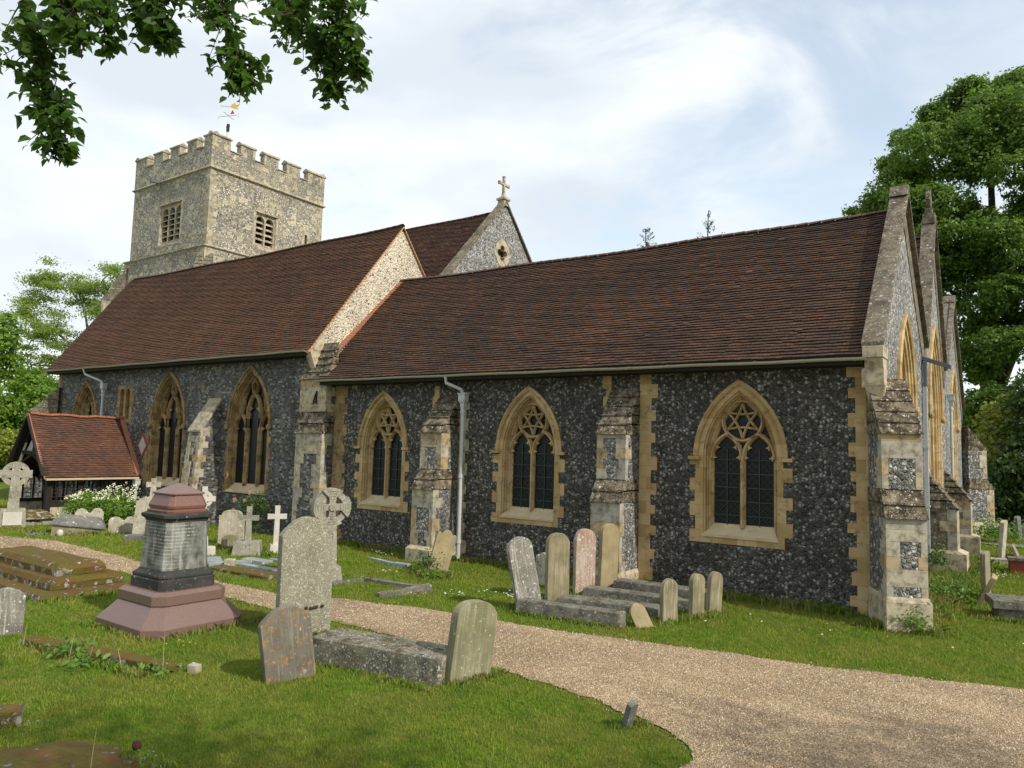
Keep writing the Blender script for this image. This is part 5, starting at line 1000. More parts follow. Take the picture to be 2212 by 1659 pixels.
# crosses
def ringed_cross(name, label, loc, rot, base, shaft, zc, rr, arm, mat, bmat=None, thick=0.14, wheel=False, total=None, roll=0):
    t = empty(name, loc, label, 'cross', 'stone crosses in the churchyard', rot=(0, R(roll), R(rot)))
    mp = lambda u, v, d: (u, -d, v)
    mb = MB(); bw, bh, bt = base; mb.hexa([(-bw/2, -bt/2, -0.05), (bw/2, -bt/2, -0.05), (bw/2, bt/2, -0.05), (-bw/2, bt/2, -0.05), (-bw/2*0.86, -bt/2*0.84, bh), (bw/2*0.86, -bt/2*0.84, bh), (bw/2*0.86, bt/2*0.84, bh), (-bw/2*0.86, bt/2*0.84, bh)])
    o = mb.build('base', ST[bmat or mat], t, bevel=0.015); roughen(o, 0.01, 5, 2)
    wt, wb = shaft; sb = MB(); sb.hexa([(-wb/2, -thick/2*1.1, bh-0.01), (wb/2, -thick/2*1.1, bh-0.01), (wb/2, thick/2*1.1, bh-0.01), (-wb/2, thick/2*1.1, bh-0.01), (-wt/2, -thick/2, zc-rr*(0.8 if wheel else 0.2)), (wt/2, -thick/2, zc-rr*(0.8 if wheel else 0.2)), (wt/2, thick/2, zc-rr*(0.8 if wheel else 0.2)), (-wt/2, thick/2, zc-rr*(0.8 if wheel else 0.2))])
    sb.build('shaft', ST[mat], t, bevel=0.01)
    hb = MB()
    if wheel:
        for k in range(4):
            a0 = k*math.pi/2; ring = []
            for s_ in (-1, 1): pass
            pts = [(0.09*math.cos(a0-0.8), 0.09*math.sin(a0-0.8))]+[(rr*0.55*math.cos(a0-0.36), rr*0.55*math.sin(a0-0.36))]+[(rr*1.05*math.cos(a0+q_), rr*1.05*math.sin(a0+q_)) for q_ in np.linspace(-0.58, 0.58, 8)]+[(rr*0.55*math.cos(a0+0.36), rr*0.55*math.sin(a0+0.36)), (0.09*math.cos(a0+0.8), 0.09*math.sin(a0+0.8))]
            hb.prism([(u, zc+v) for u, v in pts], -thick/2, thick/2, mp)
            for r0 in (0.45, 0.6, 0.75, 0.88):     # carved bands
                hb.prism([(rr*r0*math.cos(a0+q_), zc+rr*r0*math.sin(a0+q_)) for q_ in np.linspace(-0.26*1.1, 0.26*1.1, 7)]+[(rr*(r0+0.06)*math.cos(a0+q_), zc+rr*(r0+0.06)*math.sin(a0+q_)) for q_ in np.linspace(0.28*1.1, -0.28*1.1, 7)], thick/2, thick/2+0.012, mp)
        n = 32; prof = [(0.62, -0.42), (0.95, -0.42), (0.95, 0.3), (0.62, 0.3), (0.62, -0.42)]
        hb.loft([[(rr*p*math.cos(2*math.pi*i/n), -thick*q_, zc+rr*p*math.sin(2*math.pi*i/n)) for i in range(n)] for p, q_ in prof], True)
        hb.prism(arc_uv((0, zc), 0.085, 0, 2*math.pi, 12)[:-1], thick/2, thick/2+0.03, mp); hb.prism(arc_uv((0, zc), 0.12, 0, 2*math.pi, 12)[:-1], -thick/2, thick/2-0.004, mp)
    else:
        aw = wt/2; top = total
        hb.prism([(-aw, zc-rr*0.2), (aw, zc-rr*0.2), (aw*0.95, zc-aw), (arm, zc-aw*1.05), (arm, zc+aw*1.05), (aw*0.95, zc+aw), (aw*1.05, top), (-aw*1.05, top), (-aw*0.95, zc+aw), (-arm, zc+aw*1.05), (-arm, zc-aw*1.05), (-aw*0.95, zc-aw)] if rr < 0.05 or True else [], -thick/2, thick/2, mp)
        if rr > 0.06:
            n = 32; prof = [(0.60, -0.40), (1.0, -0.40), (1.0, 0.40), (0.60, 0.40), (0.60, -0.40)]
            hb.loft([[(rr*p*math.cos(2*math.pi*i/n), -thick*q_, zc+rr*p*math.sin(2*math.pi*i/n)) for i in range(n)] for p, q_ in prof], True)
    hb.build('cross_head', ST[mat], t)
    return t
ringed_cross('celtic_cross', 'grey ringed cross on a block base at the left edge by the porch', (-27.40, 10.88, 0), 69, (0.80, 0.60, 0.5), (0.24, 0.34), 1.72, 0.40, 0.46, 'celt', None, 0.16, total=2.10)
MB().box((-0.26, -0.285, 0.08), (0.26, -0.20, 0.50)).build('inscription_panel', ST['white'], [o for o in COL.objects if o.name == 'celtic_cross'][0])
ringed_cross('wheel_cross', 'tall carved wheel-head cross behind the tall lichen-speckled headstone', (-12.80, 11.42, 0), 64, (0.55, 0.32, 0.45), (0.22, 0.30), 1.60, 0.40, 0.4, 'celt', None, 0.24, wheel=True)
ringed_cross('white_cross', 'plain white marble cross on a stepped base by the corner buttress', (-16.95, 13.22, 0), 56, (0.34, 0.23, 0.3), (0.13, 0.15), 0.98, 0.02, 0.25, 'white', None, 0.11, total=1.27)
slab('cross_step', 'low white step under the plain white marble cross', (-16.93, 13.22), 0.5, 0.42, 0.045, 56, 'white', 'step', rough=0.0, bev=0.006)
ringed_cross('stone_cross', 'weathered cross standing on a rough tapered stone block near the roses', (-17.32, 12.60, 0), 46, (0.74, 0.34, 0.6), (0.13, 0.17), 0.95, 0.02, 0.25, 'celt', None, 0.13, total=1.25)
ringed_cross('celtic_cross', 'small white ringed cross on stepped blocks behind the pedestal monument', (-18.35, 11.9, 0), 60, (0.34, 0.42, 0.34), (0.13, 0.2), 1.42, 0.22, 0.28, 'white', None, 0.12, total=1.75)
ringed_cross('stone_cross', 'pale stone cross by the nave wall, left of the pyramid cap', (-23.70, 13.5, 0), 60, (0.5, 0.4, 0.4), (0.16, 0.3), 1.50, 0.02, 0.22, 'pale', None, 0.14, total=1.70)
slab('stepped_block', 'white stepped block behind the pedestal monument', (-17.95, 11.75), 0.5, 0.34, 0.20, 60, 'white', 'stone block', rough=0.0)
# coped tombs on the far left
def coped(label, c, L_, W_, hb_, hr, rot, mat, tilt=0, name='coped_tomb'):
    t = empty(name, (c[0], c[1], 0), label, 'tomb', rot=(0, R(tilt), R(rot))); a, b = L_/2, W_/2
    m1 = MB(); m1.box((-a*0.9, -b*0.85, -0.1), (a*0.9, b*0.85, hb_)); o = m1.build('tomb_body', ST['tan' if mat == 'slate' else mat], t, bevel=0.01); roughen(o, 0.01, 4, 2)
    m2 = MB(); rg_ = [[(-a, -b, hb_), (a, -b, hb_), (a, b, hb_), (-a, b, hb_)], [(-a, -b, hb_+0.05), (a, -b, hb_+0.05), (a, b, hb_+0.05), (-a, b, hb_+0.05)], [(-a*0.8, -b*0.5, hb_+(hr-hb_)*0.75), (a*0.8, -b*0.5, hb_+(hr-hb_)*0.75), (a*0.8, b*0.5, hb_+(hr-hb_)*0.75), (-a*0.8, b*0.5, hb_+(hr-hb_)*0.75)], [(-a*0.7, -b*0.1, hr), (a*0.7, -b*0.1, hr), (a*0.7, b*0.1, hr), (-a*0.7, b*0.1, hr)]]
    m2.loft(rg_, True, True); o = m2.build('tomb_lid', ST[mat], t, bevel=0.015); roughen(o, 0.012, 4, 3); return t
coped('domed tomb with a white-lichened lid beside the ringed cross', (-28.2, 11.75), 1.0, 1.6, 0.20, 0.46, 88, 'mossy2')
coped('dark grey coped tomb sunk at one end, in front of the double-humped stone', (-24.35, 11.5), 1.5, 0.85, 0.24, 0.56, 62, 'slate', tilt=7)
slab('flat_slab', 'flat slab in the grass beside the little round stone', (-24.8, 10.75), 0.9, 0.4, 0.05, 60, 'kerb', 'slab')
bl_ = MB(); bl_.loft([[(r_*math.cos(t*math.pi/5), r_*math.sin(t*math.pi/5)*0.8, z_) for t in range(10)] for r_, z_ in ((0.10, -0.02), (0.11, 0.08), (0.10, 0.15), (0.06, 0.19), (0.02, 0.2))], True, True); o = bl_.build('round_stone', ST['white'], None, True); o.location = (-24.06, 10.88, 0); tag(o, 'small round white stone at the edge of the grass by the path', 'stone')
slab('stone_block', 'dark block at the foot of the tall pale slab', (-21.95, 12.0), 0.5, 0.4, 0.14, 50, 'slate', 'stone block')
# kerbed graves
def kerbs(name, label, pieces, mat, cat='grave kerb'):
    c = pieces[0][0]; t = empty(name, (c[0], c[1], 0), label, cat, world=True)
    for (a, b, w_, h) in pieces:
        mb = MB(); L_ = math.hypot(b[0]-a[0], b[1]-a[1]); nx, ny = -(b[1]-a[1])/L_*w_/2, (b[0]-a[0])/L_*w_/2
        h0, h1 = h if isinstance(h, tuple) else (h, h)
        mb.hexa([(a[0]-nx, a[1]-ny, -0.05), (b[0]-nx, b[1]-ny, -0.05), (b[0]+nx, b[1]+ny, -0.05), (a[0]+nx, a[1]+ny, -0.05), (a[0]-nx, a[1]-ny, h0), (b[0]-nx, b[1]-ny, h1), (b[0]+nx, b[1]+ny, h1), (a[0]+nx, a[1]+ny, h0)])
        o = mb.build('kerb', ST[mat], t, bevel=0.01); roughen(o, 0.008, 5, 2)
    return t
kerbs('grave_kerbs', 'stone grave kerbs in front of the wheel-head cross', [((-12.2, 11.95), (-10.5, 12.05), 0.14, 0.07), ((-12.4, 11.0), (-12.2, 12.0), 0.14, 0.05), ((-10.72, 10.88), (-10.28, 11.95), 0.16, (0.07, 0.17))], 'kerb')
kerbs('grave_kerbs', 'blue-grey kerb sunk in grass at the foot of the chapel wall', [((-14.3, 14.2), (-13.2, 13.95), 0.12, 0.06), ((-13.2, 13.95), (-12.75, 13.95), 0.2, 0.08)], 'blue')
kerbs('grave_kerbs', 'pale marble grave kerbs with a bluish slab behind the monument', [((-16.4, 11.9), (-15.6, 11.95), 0.35, 0.06), ((-15.75, 11.35), (-14.3, 11.35), 0.22, 0.05), ((-16.2, 10.7), (-16.0, 11.9), 0.14, 0.08), ((-16.9, 11.3), (-16.3, 10.95), 0.35, 0.10), ((-15.95, 12.3), (-14.6, 12.4), 0.12, 0.05)], 'blue')
slab('moss_bed', 'brown mossy grave bed edging the path behind the monument', (-14.85, 10.75), 2.1, 0.5, 0.06, 3, 'moss', 'grave bed', rough=0.02)
slab('broken_block', 'squared broken block lying on the kerbs behind the monument', (-15.85, 11.05), 0.22, 0.18, 0.17, 30, 'pale', 'stone block')
slab('paving_slab', 'flat grey slab in the grass left of the nearer footstone path', (-17.3, 10.9), 1.1, 0.5, 0.04, 15, 'kerb', 'slab')
# tombs at the right edge
rt = empty('ledger_tomb', (0.3, 17.9, 0), 'grey table tomb with an overhanging slab at the right edge', 'tomb', rot=(0, 0, R(12)))
MB().box((-1.0, -0.35, -0.05), (1.4, 0.35, 0.2)).build('tomb_body', ST['kerb'], rt, bevel=0.01); o = MB().box((-1.1, -0.42, 0.202), (1.5, 0.42, 0.36)).build('tomb_slab', ST['kerb'], rt, bevel=0.015); roughen(o, 0.006, 5, 2)
bt_ = empty('brick_tomb', (0.2, 25.1, 0), 'low red brick tomb with a stone slab, far right', 'tomb', rot=(0, 0, R(5)))
MB().box((-0.8, -0.4, -0.05), (1.0, 0.4, 0.34)).build('brick_base', M['brickred'], bt_); MB().box((-0.86, -0.46, 0.342), (1.06, 0.46, 0.43)).build('tomb_slab', ST['kerb'], bt_, bevel=0.01)
slab('paving_slab', 'low pale kerb between the stones at the far right', (-0.95, 27.0), 0.9, 0.4, 0.12, 10, 'pale', 'kerb stone')
# cottage glimpsed behind the ringed cross
hc = empty('cottage', (-62, 23.6, 0), 'small grey cottage with a clay roof glimpsed behind the ringed cross', 'house', world=True)
MB().box((-66, 20, 0), (-60, 27, 1.4)).build('wall', plain('grey_wall', (0.16, 0.16, 0.16), 0.9, 0.2, 2), hc)
MB().prism([(19.6, 1.4), (27.4, 1.4), (23.5, 3.2)], -3.2, 3.2, lambda u, v, d: (-63+d, u, v)).build('roof', plain('clay_roof', (0.3, 0.14, 0.07), 0.9, 0.3, 2), hc)

# ------------------------------------------------------------------ ground
FAR = [(-60, 10.3), (-40, 10.0), (-25.1, 9.75), (-23.0, 10.35), (-18.2, 10.05), (-14.4, 9.75), (-12.1, 9.75), (-11.05, 10.3), (-8.9, 10.75), (-7.3, 10.82), (-5.8, 11.05), (-4.37, 11.36), (-2.7, 11.6), (-1.3, 12.0), (-0.17, 12.3), (2, 12.9), (6, 13.9), (14, 15.5), (30, 17)]
NEAR = [(-60, 7.6), (-40, 7.9), (-22.4, 8.66), (-18.7, 9.0), (-12.85, 8.86), (-10.9, 8.85), (-9.37, 8.95), (-7.6, 8.75), (-6.24, 8.5), (-5.08, 8.42), (-4.4, 8.25), (-3.9, 8.02), (-3.35, 7.9), (-2.98, 7.62), (-2.80, 7.35), (-2.86, 7.0), (-2.7, 6.2), (-2.2, 5.0), (-1.4, 3.0), (-0.6, 0.0), (0, -6), (2, -30)]
far_x, far_y = zip(*FAR)
def in_path(x, y):
    """vectorised: is (x, y) on the gravel"""
    yf = np.interp(x, far_x, far_y); nx_ = [p[0] for p in NEAR[:14]]; ny_ = [p[1] for p in NEAR[:14]]
    yn = np.interp(x, nx_, ny_); a = (y < yf) & (y > yn) & (x <= -2.98)
    xe_ = np.interp(y, [p[1] for p in NEAR[13:]][::-1], [p[0] for p in NEAR[13:]][::-1]); b = (x > -2.98) & (y < yf) & (x > xe_)
    return a | b
def wob(x, y, s=1.0): return 0.05*np.sin(x*3.1*s+y*1.7)+0.03*np.sin(x*7.3*s-y*5.1)+0.02*np.sin(x*17+y*13)
def ground_mat():
    m = Mat('lawn', 0.95, 0.1); v = m.co('pos'); a = m.noise(v, 0.45, 5, 0.6); b = m.noise(v, 3.0, 5, 0.65); c = m.noise(v, 45, 4, 0.7)
    col = m.mix(m.ramp(b, [(0.3, 0), (0.7, 1)]), (0.075, 0.12, 0.014), (0.15, 0.20, 0.026)); col = m.mix(m.ramp(a, [(0.45, 0), (0.7, 0.7)]), col, (0.13, 0.13, 0.03))
    col = m.mix(1.0, col, m.ramp(c, [(0.25, 0.35), (0.75, 1.5)]), 'MULTIPLY'); m.color(col); m.bump(c, 0.9, 0.04); m.bump(b, 0.4, 0.05); return m.m
def gravel_mat():
    m = Mat('gravel', 0.85, 0.25); v = m.co('pos'); k = m.vor(v, 62); k2 = m.vor(v, 118); a = m.noise(v, 0.6, 4); s = m.n('ShaderNodeSeparateColor'); m.l(k.outputs['Color'], s.inputs[0]); s2_ = m.n('ShaderNodeSeparateColor'); m.l(k2.outputs['Color'], s2_.inputs[0])
    col = m.ramp(s.outputs[0], [(0, (0.16, 0.105, 0.06)), (0.3, (0.31, 0.22, 0.13)), (0.6, (0.42, 0.32, 0.195)), (0.85, (0.55, 0.45, 0.30)), (1, (0.64, 0.56, 0.43))])
    col2 = m.ramp(s2_.outputs[0], [(0, (0.22, 0.13, 0.07)), (0.5, (0.42, 0.29, 0.16)), (1, (0.66, 0.55, 0.38))]); col = m.mix(0.4, col, col2)
    col = m.mix(m.ramp(k.outputs['Distance'], [(0.45, 0), (0.75, 0.75)]), col, (0.10, 0.065, 0.035)); col = m.mix(1.0, col, m.ramp(a, [(0.3, 0.78), (0.7, 1.15)]), 'MULTIPLY'); tk = m.noise(m.co('pos', (0.25, 1.1, 1)), 1.3, 4); col = m.mix(1.0, col, m.ramp(tk, [(0.35, 0.82), (0.65, 1.1)]), 'MULTIPLY'); m.color(col)
    iv = m.ramp(k.outputs['Distance'], [(0, 1), (0.8, 0)]); m.bump(iv, 1.0, 0.012); return m.m
xs = np.concatenate([[-400, -150, -80], np.arange(-60, 12.01, 0.6), [20, 60, 150, 400]]); ys = np.concatenate([[-60, -20, -8], np.arange(-4, 30.01, 0.6), [40, 60, 90, 150, 400]])
def gz(x, y):
    return 0.005*np.sin(x*0.9+1.3)*np.sin(y*1.1)+0.002*np.sin(x*2.3+y*1.9)
gx, gy = np.meshgrid(xs, ys); zz = gz(gx, gy)-0.012; V = np.stack([gx.ravel(), gy.ravel(), zz.ravel()], 1); nx_, ny_ = len(xs), len(ys)
i_, j_ = np.meshgrid(np.arange(nx_-1), np.arange(ny_-1)); q = (j_*nx_+i_).ravel(); F = np.stack([q, q+1, q+1+nx_, q+nx_], 1)
g_ = raw('ground', V, F, ground_mat()); tag(g_, None, None, kind='structure'); g_['label'] = 'churchyard lawn'
def dens(P_, n):
    out = []
    for a, b in zip(P_[:-1], P_[1:]):
        k = max(1, int(math.hypot(b[0]-a[0], b[1]-a[1])/0.05))
        for i in range(k): t = i/k; x, y = a[0]+(b[0]-a[0])*t, a[1]+(b[1]-a[1])*t; out.append((x+random.uniform(-0.012, 0.012), y+float(wob(np.array(x), np.array(y)))*0.7+random.uniform(-0.022, 0.022)))
    return out+[P_[-1]]
poly = dens(NEAR, 1)+dens(FAR, 1)[::-1]
mb = MB(); mb.flat(poly+[], [], 0, lambda u, v, d: (u, v, 0.001)); 
poly2 = [(-60, 7.6)]
pth = mb.build('gravel_path', gravel_mat()); tag(pth, None, None, kind='structure'); pth['label'] = 'gravel path'
fp = MB(); fp.flat([(-2.0, 32.6), (8, 30.2), (8, 31.2), (-2.0, 33.6)], [], 0, lambda u, v, d: (u, v, 0.02)); f_ = fp.build('far_path', plain('far_path_asphalt', (0.2, 0.2, 0.19), 0.9, 0.2, 4)); tag(f_, None, None, kind='structure')
dr = MB(); dr.flat([(-2.3, 17.2), (-1.95, 17.0), (-1.35, 20.3), (-1.35, 30), (-1.8, 30), (-1.75, 20.4)], [], 0, lambda u, v, d: (u, v, 0.022)); f_ = dr.build('drain_path', plain('drain_stone', (0.26, 0.24, 0.2), 0.9, 0.35, 5)); tag(f_, None, None, kind='structure')

# grass blades: density falls off with distance from the standpoint as a lawn's visible detail does
def scatter(n, r0, r1, a0, a1, rg):
    r = np.exp(rg.uniform(np.log(r0), np.log(r1), n)); a = np.radians(rg.uniform(a0, a1, n)); return r*np.cos(a), r*np.sin(a), r
def blades(n, r0, r1, rg, hmul=1.0, keep=None, z=None, a0=82, a1=168):
    x, y, r = scatter(n, r0, r1, a0, a1, rg); ok = ~in_path(x+rg.normal(0, 0.035, len(x)), y+rg.normal(0, 0.045, len(x))); edge = in_path(x, y+0.10) | in_path(x, y-0.10) | in_path(x+0.1, y)
    ok |= False; ok &= ~((y > 15.95) & (x > -46) & (x < XE-0.02)); ok &= (y < 60)
    if keep is not None: ok &= keep(x, y)
    x, y, r, edge = x[ok], y[ok], r[ok], edge[ok]; n = len(x)
    patch = 0.5+0.5*np.sin(x*1.9+np.sin(y*2.3)*1.3)*np.sin(y*1.7+np.sin(x*1.1)); cl = 0.5+0.5*np.sin(x*9.1+3*np.sin(y*4.1))*np.sin(y*8.3+2*np.sin(x*5.3))
    h = (0.011+0.0015*r)*(0.5+0.8*rg.random(n))*(0.7+0.35*patch+0.3*cl)*hmul; h = np.where(edge, h*1.3, h); h = np.minimum(h, 0.16*hmul)
    wd = (0.0016+0.0006*r)*(0.7+0.6*rg.random(n)); az = rg.uniform(0, 2*np.pi, n); ln = rg.normal(0, 0.8, n); la = rg.uniform(0, 2*np.pi, n)
    z0 = gz(x, y)-0.02; b1 = np.stack([x-wd*np.cos(az), y-wd*np.sin(az), z0], 1); b2 = np.stack([x+wd*np.cos(az), y+wd*np.sin(az), z0], 1); tp = np.stack([x+h*ln*np.cos(la), y+h*ln*np.sin(la), z0+0.02+h], 1)
    V = np.stack([b1, b2, tp], 1).reshape(-1, 3); F = np.arange(3*n).reshape(n, 3)
    t = np.clip(0.15+0.35*patch+0.25*cl+rg.normal(0, 0.17, n), 0, 1); return V, F, t
M['grass'] = None
def grass_mat(name, a, b, c):
    m = Mat(name, 0.7, 0.15); at = m.n('ShaderNodeAttribute', attribute_name='tint'); v = m.co('pos'); dry = m.ramp(m.noise(v, 0.75, 6, 0.7), [(0.42, 0), (0.60, 0.9)]); dry2 = m.ramp(m.noise(v, 6, 4, 0.65), [(0.50, 0), (0.68, 0.5)])
    col = m.mix(at.outputs['Fac'], a, b); col = m.mix(dry, col, c); col = m.mix(dry2, col, tuple(x*1.1 for x in c)); m.color(col)
    tr = m.n('ShaderNodeBsdfTranslucent'); m.l(col, tr.inputs[0]); ms = m.n('ShaderNodeMixShader'); ms.inputs[0].default_value = 0.35; m.l(m.b.outputs[0], ms.inputs[1]); m.l(tr.outputs[0], ms.inputs[2]); m.l(ms.outputs[0], m.out.inputs[0]); return m.m
GM = grass_mat('grass_blades', (0.065, 0.145, 0.010), (0.215, 0.33, 0.030), (0.26, 0.26, 0.050))
rg = np.random.default_rng(5); V, F, t = blades(560000, 4.2, 42, rg); go = raw('lawn_grass', V, F, GM, None, t); tag(go, 'mown grass of the churchyard lawn', 'grass', kind='stuff')
# taller tufts along wall foot, tomb edges and kerbs
tx, ty, th_ = [], [], []
def tuft_line(a, b, w_, n, h):
    t = rg.random(n); tx.append(a[0]+(b[0]-a[0])*t+rg.normal(0, w_, n)); ty.append(a[1]+(b[1]-a[1])*t+rg.normal(0, w_, n)); th_.append(h*(0.2+0.62*rg.random(n)**1.5))
for a, b, w_, n, h in (((-17.3, 15.7), (-13.7, 15.7), 0.1, 1800, 0.20), ((-12.8, 15.75), (-8.3, 15.75), 0.1, 2400, 0.20), ((-7.4, 15.72), (-2.9, 15.72), 0.12, 3000, 0.24), ((-2.6, 15.0), (-1.4, 15.1), 0.12, 1300, 0.2), ((-1.9, 16.0), (-1.6, 27), 0.25, 5200, 0.34),
    ((-9.2, 5.3), (-12.0, 5.05), 0.06, 500, 0.13), ((-8.4, 7.15), (-6.1, 7.2), 0.05, 700, 0.09), ((-9.6, 7.55), (-9.2, 8.4), 0.05, 250, 0.10), ((-6.1, 7.5), (-5.9, 8.4), 0.06, 350, 0.12), ((-12.6, 6.2), (-10.9, 6.3), 0.06, 700, 0.10), ((-10.8, 6.5), (-10.8, 8.3), 0.09, 700, 0.14), ((-15, 6.3), (-19, 6.4), 0.07, 1200, 0.13), ((-14.7, 6.4), (-14.7, 8.3), 0.06, 500, 0.12),
    ((-7.9, 11.5), (-5.8, 11.7), 0.05, 700, 0.11), ((-7.7, 12.45), (-5.7, 12.6), 0.10, 1100, 0.13), ((-7.7, 13.45), (-5.5, 13.6), 0.10, 1100, 0.12), ((-7.6, 14.3), (-5.4, 14.4), 0.08, 800, 0.10), ((-5.5, 12.5), (-4.9, 14.1), 0.08, 600, 0.14), ((-8.2, 11.6), (-7.9, 15), 0.08, 900, 0.12), ((-11.8, 13.4), (-11.2, 13.5), 0.12, 700, 0.22), ((-25, 10.7), (-23.5, 12), 0.15, 900, 0.2), ((-28, 10.6), (-25, 10.9), 0.1, 700, 0.14), ((-19.5, 12.7), (-16.6, 12.9), 0.15, 900, 0.14), ((-3.85, 7.6), (-3.6, 7.95), 0.05, 250, 0.08), ((-8.3, 2.6), (-6.6, 4.1), 0.08, 500, 0.10), ((-0.9, 17.2), (0.5, 17.4), 0.07, 500, 0.12), ((-1.2, 24.6), (0.5, 24.8), 0.1, 400, 0.14)): tuft_line(a, b, w_, n, h)
x = np.concatenate(tx); y = np.concatenate(ty); h = np.concatenate(th_); n = len(x); r = np.hypot(x, y); az = rg.uniform(0, 6.28, n); wd = 0.003+0.0006*r; ln = rg.normal(0, 0.7, n); la = rg.uniform(0, 6.28, n)
mdp = np.stack([x+h*0.35*ln*np.cos(la), y+h*0.35*ln*np.sin(la), h*0.6], 1); side = np.stack([wd*np.cos(az), wd*np.sin(az), 0*x], 1); b0 = np.stack([x, y, 0*x-0.02], 1); tp = np.stack([x+h*ln*np.cos(la), y+h*ln*np.sin(la), h], 1)
V = np.stack([b0-side, b0+side, mdp+side*0.8, tp, mdp-side*0.8], 1).reshape(-1, 3); F = np.arange(5*n).reshape(n, 5)
to = raw('long_grass', V, F, grass_mat('long_grass_blades', (0.07, 0.145, 0.014), (0.19, 0.29, 0.04), (0.27, 0.26, 0.08)), None, rg.random(n)); tag(to, 'long uncut grass around stones and the wall foot', 'grass', kind='stuff')
# loose gravel
def pebbles(n):
    x, y, r = scatter(n, 5.6, 30, 82, 168, rg); ok = in_path(x, y); ed = rg.random(len(x)) < 0.10; ok |= ed & (in_path(x, y-0.12) | in_path(x, y+0.12)); x, y, r = x[ok], y[ok], r[ok]; n = len(x)
    s = (0.0045+0.0006*r)*(0.6+0.8*rg.random(n)); a = rg.uniform(0, 6.28, n); c0 = np.stack([x, y, 0*x+0.004], 1); V = []
    for k in range(4): an = a+k*1.57+rg.normal(0, 0.3, n); rr = s*rg.uniform(0.7, 1.25, n); V.append(c0+np.stack([rr*np.cos(an), rr*np.sin(an), -0.003+0*x], 1))
    V.append(c0+np.stack([s*rg.normal(0, 0.25, n), s*rg.normal(0, 0.25, n), s*rg.uniform(0.5, 1.0, n)], 1)); V = np.stack(V, 1).reshape(-1, 3); q = np.arange(n)*5
    F = np.stack([np.stack([q+k, q+(k+1) % 4, q+4], 1) for k in range(4)], 1).reshape(-1, 3); return V, F, np.repeat(rg.random(n), 4)
V, F, t = pebbles(150000); m = Mat('pebbles', 0.8, 0.3); at = m.n('ShaderNodeAttribute', attribute_name='tint'); m.color(m.ramp(at.outputs['Fac'], [(0, (0.13, 0.085, 0.05)), (0.3, (0.29, 0.20, 0.12)), (0.65, (0.41, 0.31, 0.19)), (0.9, (0.47, 0.38, 0.26)), (1, (0.54, 0.48, 0.38))]))
po = raw('loose_gravel', V, F, m.m, None, t); tag(po, 'loose flint gravel of the path', 'gravel', kind='stuff')
# daisies, buttercups, speedwell
def flowers(name, label, spots, col, s):
    V = []; 
    for (cx, cy, sp, n) in spots:
        for _ in range(n):
            x, y = cx+rg.normal(0, sp), cy+rg.normal(0, sp*0.6); z = 0.05+0.04*rg.random(); r_ = s*rg.uniform(0.7, 1.2); a = rg.uniform(0, 1)
            V.append([(x+r_*math.cos(a+k*1.05), y+r_*math.sin(a+k*1.05), z+0.3*r_*(k % 2)) for k in range(6)])
    V = np.array(V).reshape(-1, 3); F = np.arange(len(V)).reshape(-1, 6); o = raw(name, V, F, plain(name+'_petals', col, 0.7, 0.05, 5, bump=0)); tag(o, label, 'flowers', kind='stuff')
flowers('daisies', 'white daisies scattered in the lawn', [(-8.7, 12.6, 0.35, 26), (-9.6, 12.0, 0.25, 14), (-12.6, 12.9, 0.15, 8), (-14.6, 15.0, 0.2, 10), (-3.5, 13.4, 0.8, 5), (-0.9, 23.5, 0.3, 26), (-24, 10.5, 1, 3), (-1.1, 14, 1, 3)], (0.8, 0.8, 0.78), 0.022)
flowers('buttercups', 'yellow buttercups scattered in the lawn', [(-8.7, 12.2, 0.3, 14), (-10.3, 11.4, 0.15, 12), (-8.9, 11.7, 0.4, 6), (-10.2, 6.4, 0.14, 9), (-13, 11, 1.2, 6), (-2, 14.5, 0.6, 5), (-20, 10.6, 2, 6)], (0.75, 0.55, 0.03), 0.013)
flowers('speedwell', 'small blue flowers in the near grass', [(-8.5, 3.75, 0.08, 6), (-7.9, 3.0, 0.1, 3), (-6.75, 4.0, 0.1, 10), (-6.3, 3.8, 0.12, 7), (-11.5, 5.2, 0.15, 8), (-6.7, 7.35, 0.12, 9)], (0.25, 0.3, 0.62), 0.008)
# dandelion-type weeds and dry stalks by the mossy kerb
def leaves_np(C, Nrm, size, asp, rg, droop=None):
    """C centres, Nrm approx normals, size: pointed 6-gon leaves folded along the midrib; returns V,F"""
    n = len(C); r = rg.normal(size=(n, 3)); d = np.cross(Nrm, r); d /= np.linalg.norm(d, axis=1)[:, None]+1e-9
    if droop is not None: d = d*(1-droop)+np.array([0, 0, -1.0])*droop; d -= Nrm*np.sum(d*Nrm, 1)[:, None]; d /= np.linalg.norm(d, axis=1)[:, None]+1e-9
    s = np.cross(Nrm, d); L = size[:, None]; W_ = (size*asp)[:, None]; f = Nrm*W_*0.35
    pts = [C, C+d*L*0.28+s*W_*0.46+f, C+d*L*0.62+s*W_*0.44+f, C+d*L-Nrm*L*0.06, C+d*L*0.62-s*W_*0.44+f, C+d*L*0.28-s*W_*0.46+f]
    return np.stack(pts, 1).reshape(-1, 3), np.arange(6*n).reshape(n, 6)
def quads_np(C, Nrm, size, rg):
    n = len(C); r = rg.normal(size=(n, 3)); d = np.cross(Nrm, r); d /= np.linalg.norm(d, axis=1)[:, None]+1e-9; s = np.cross(Nrm, d); a = size[:, None]; b = a*0.62
    pts = [C-d*a*0.5, C+s*b*0.5-d*a*0.05, C+d*a*0.5, C-s*b*0.5+d*a*0.05]; return np.stack(pts, 1).reshape(-1, 3), np.arange(4*n).reshape(n, 4)
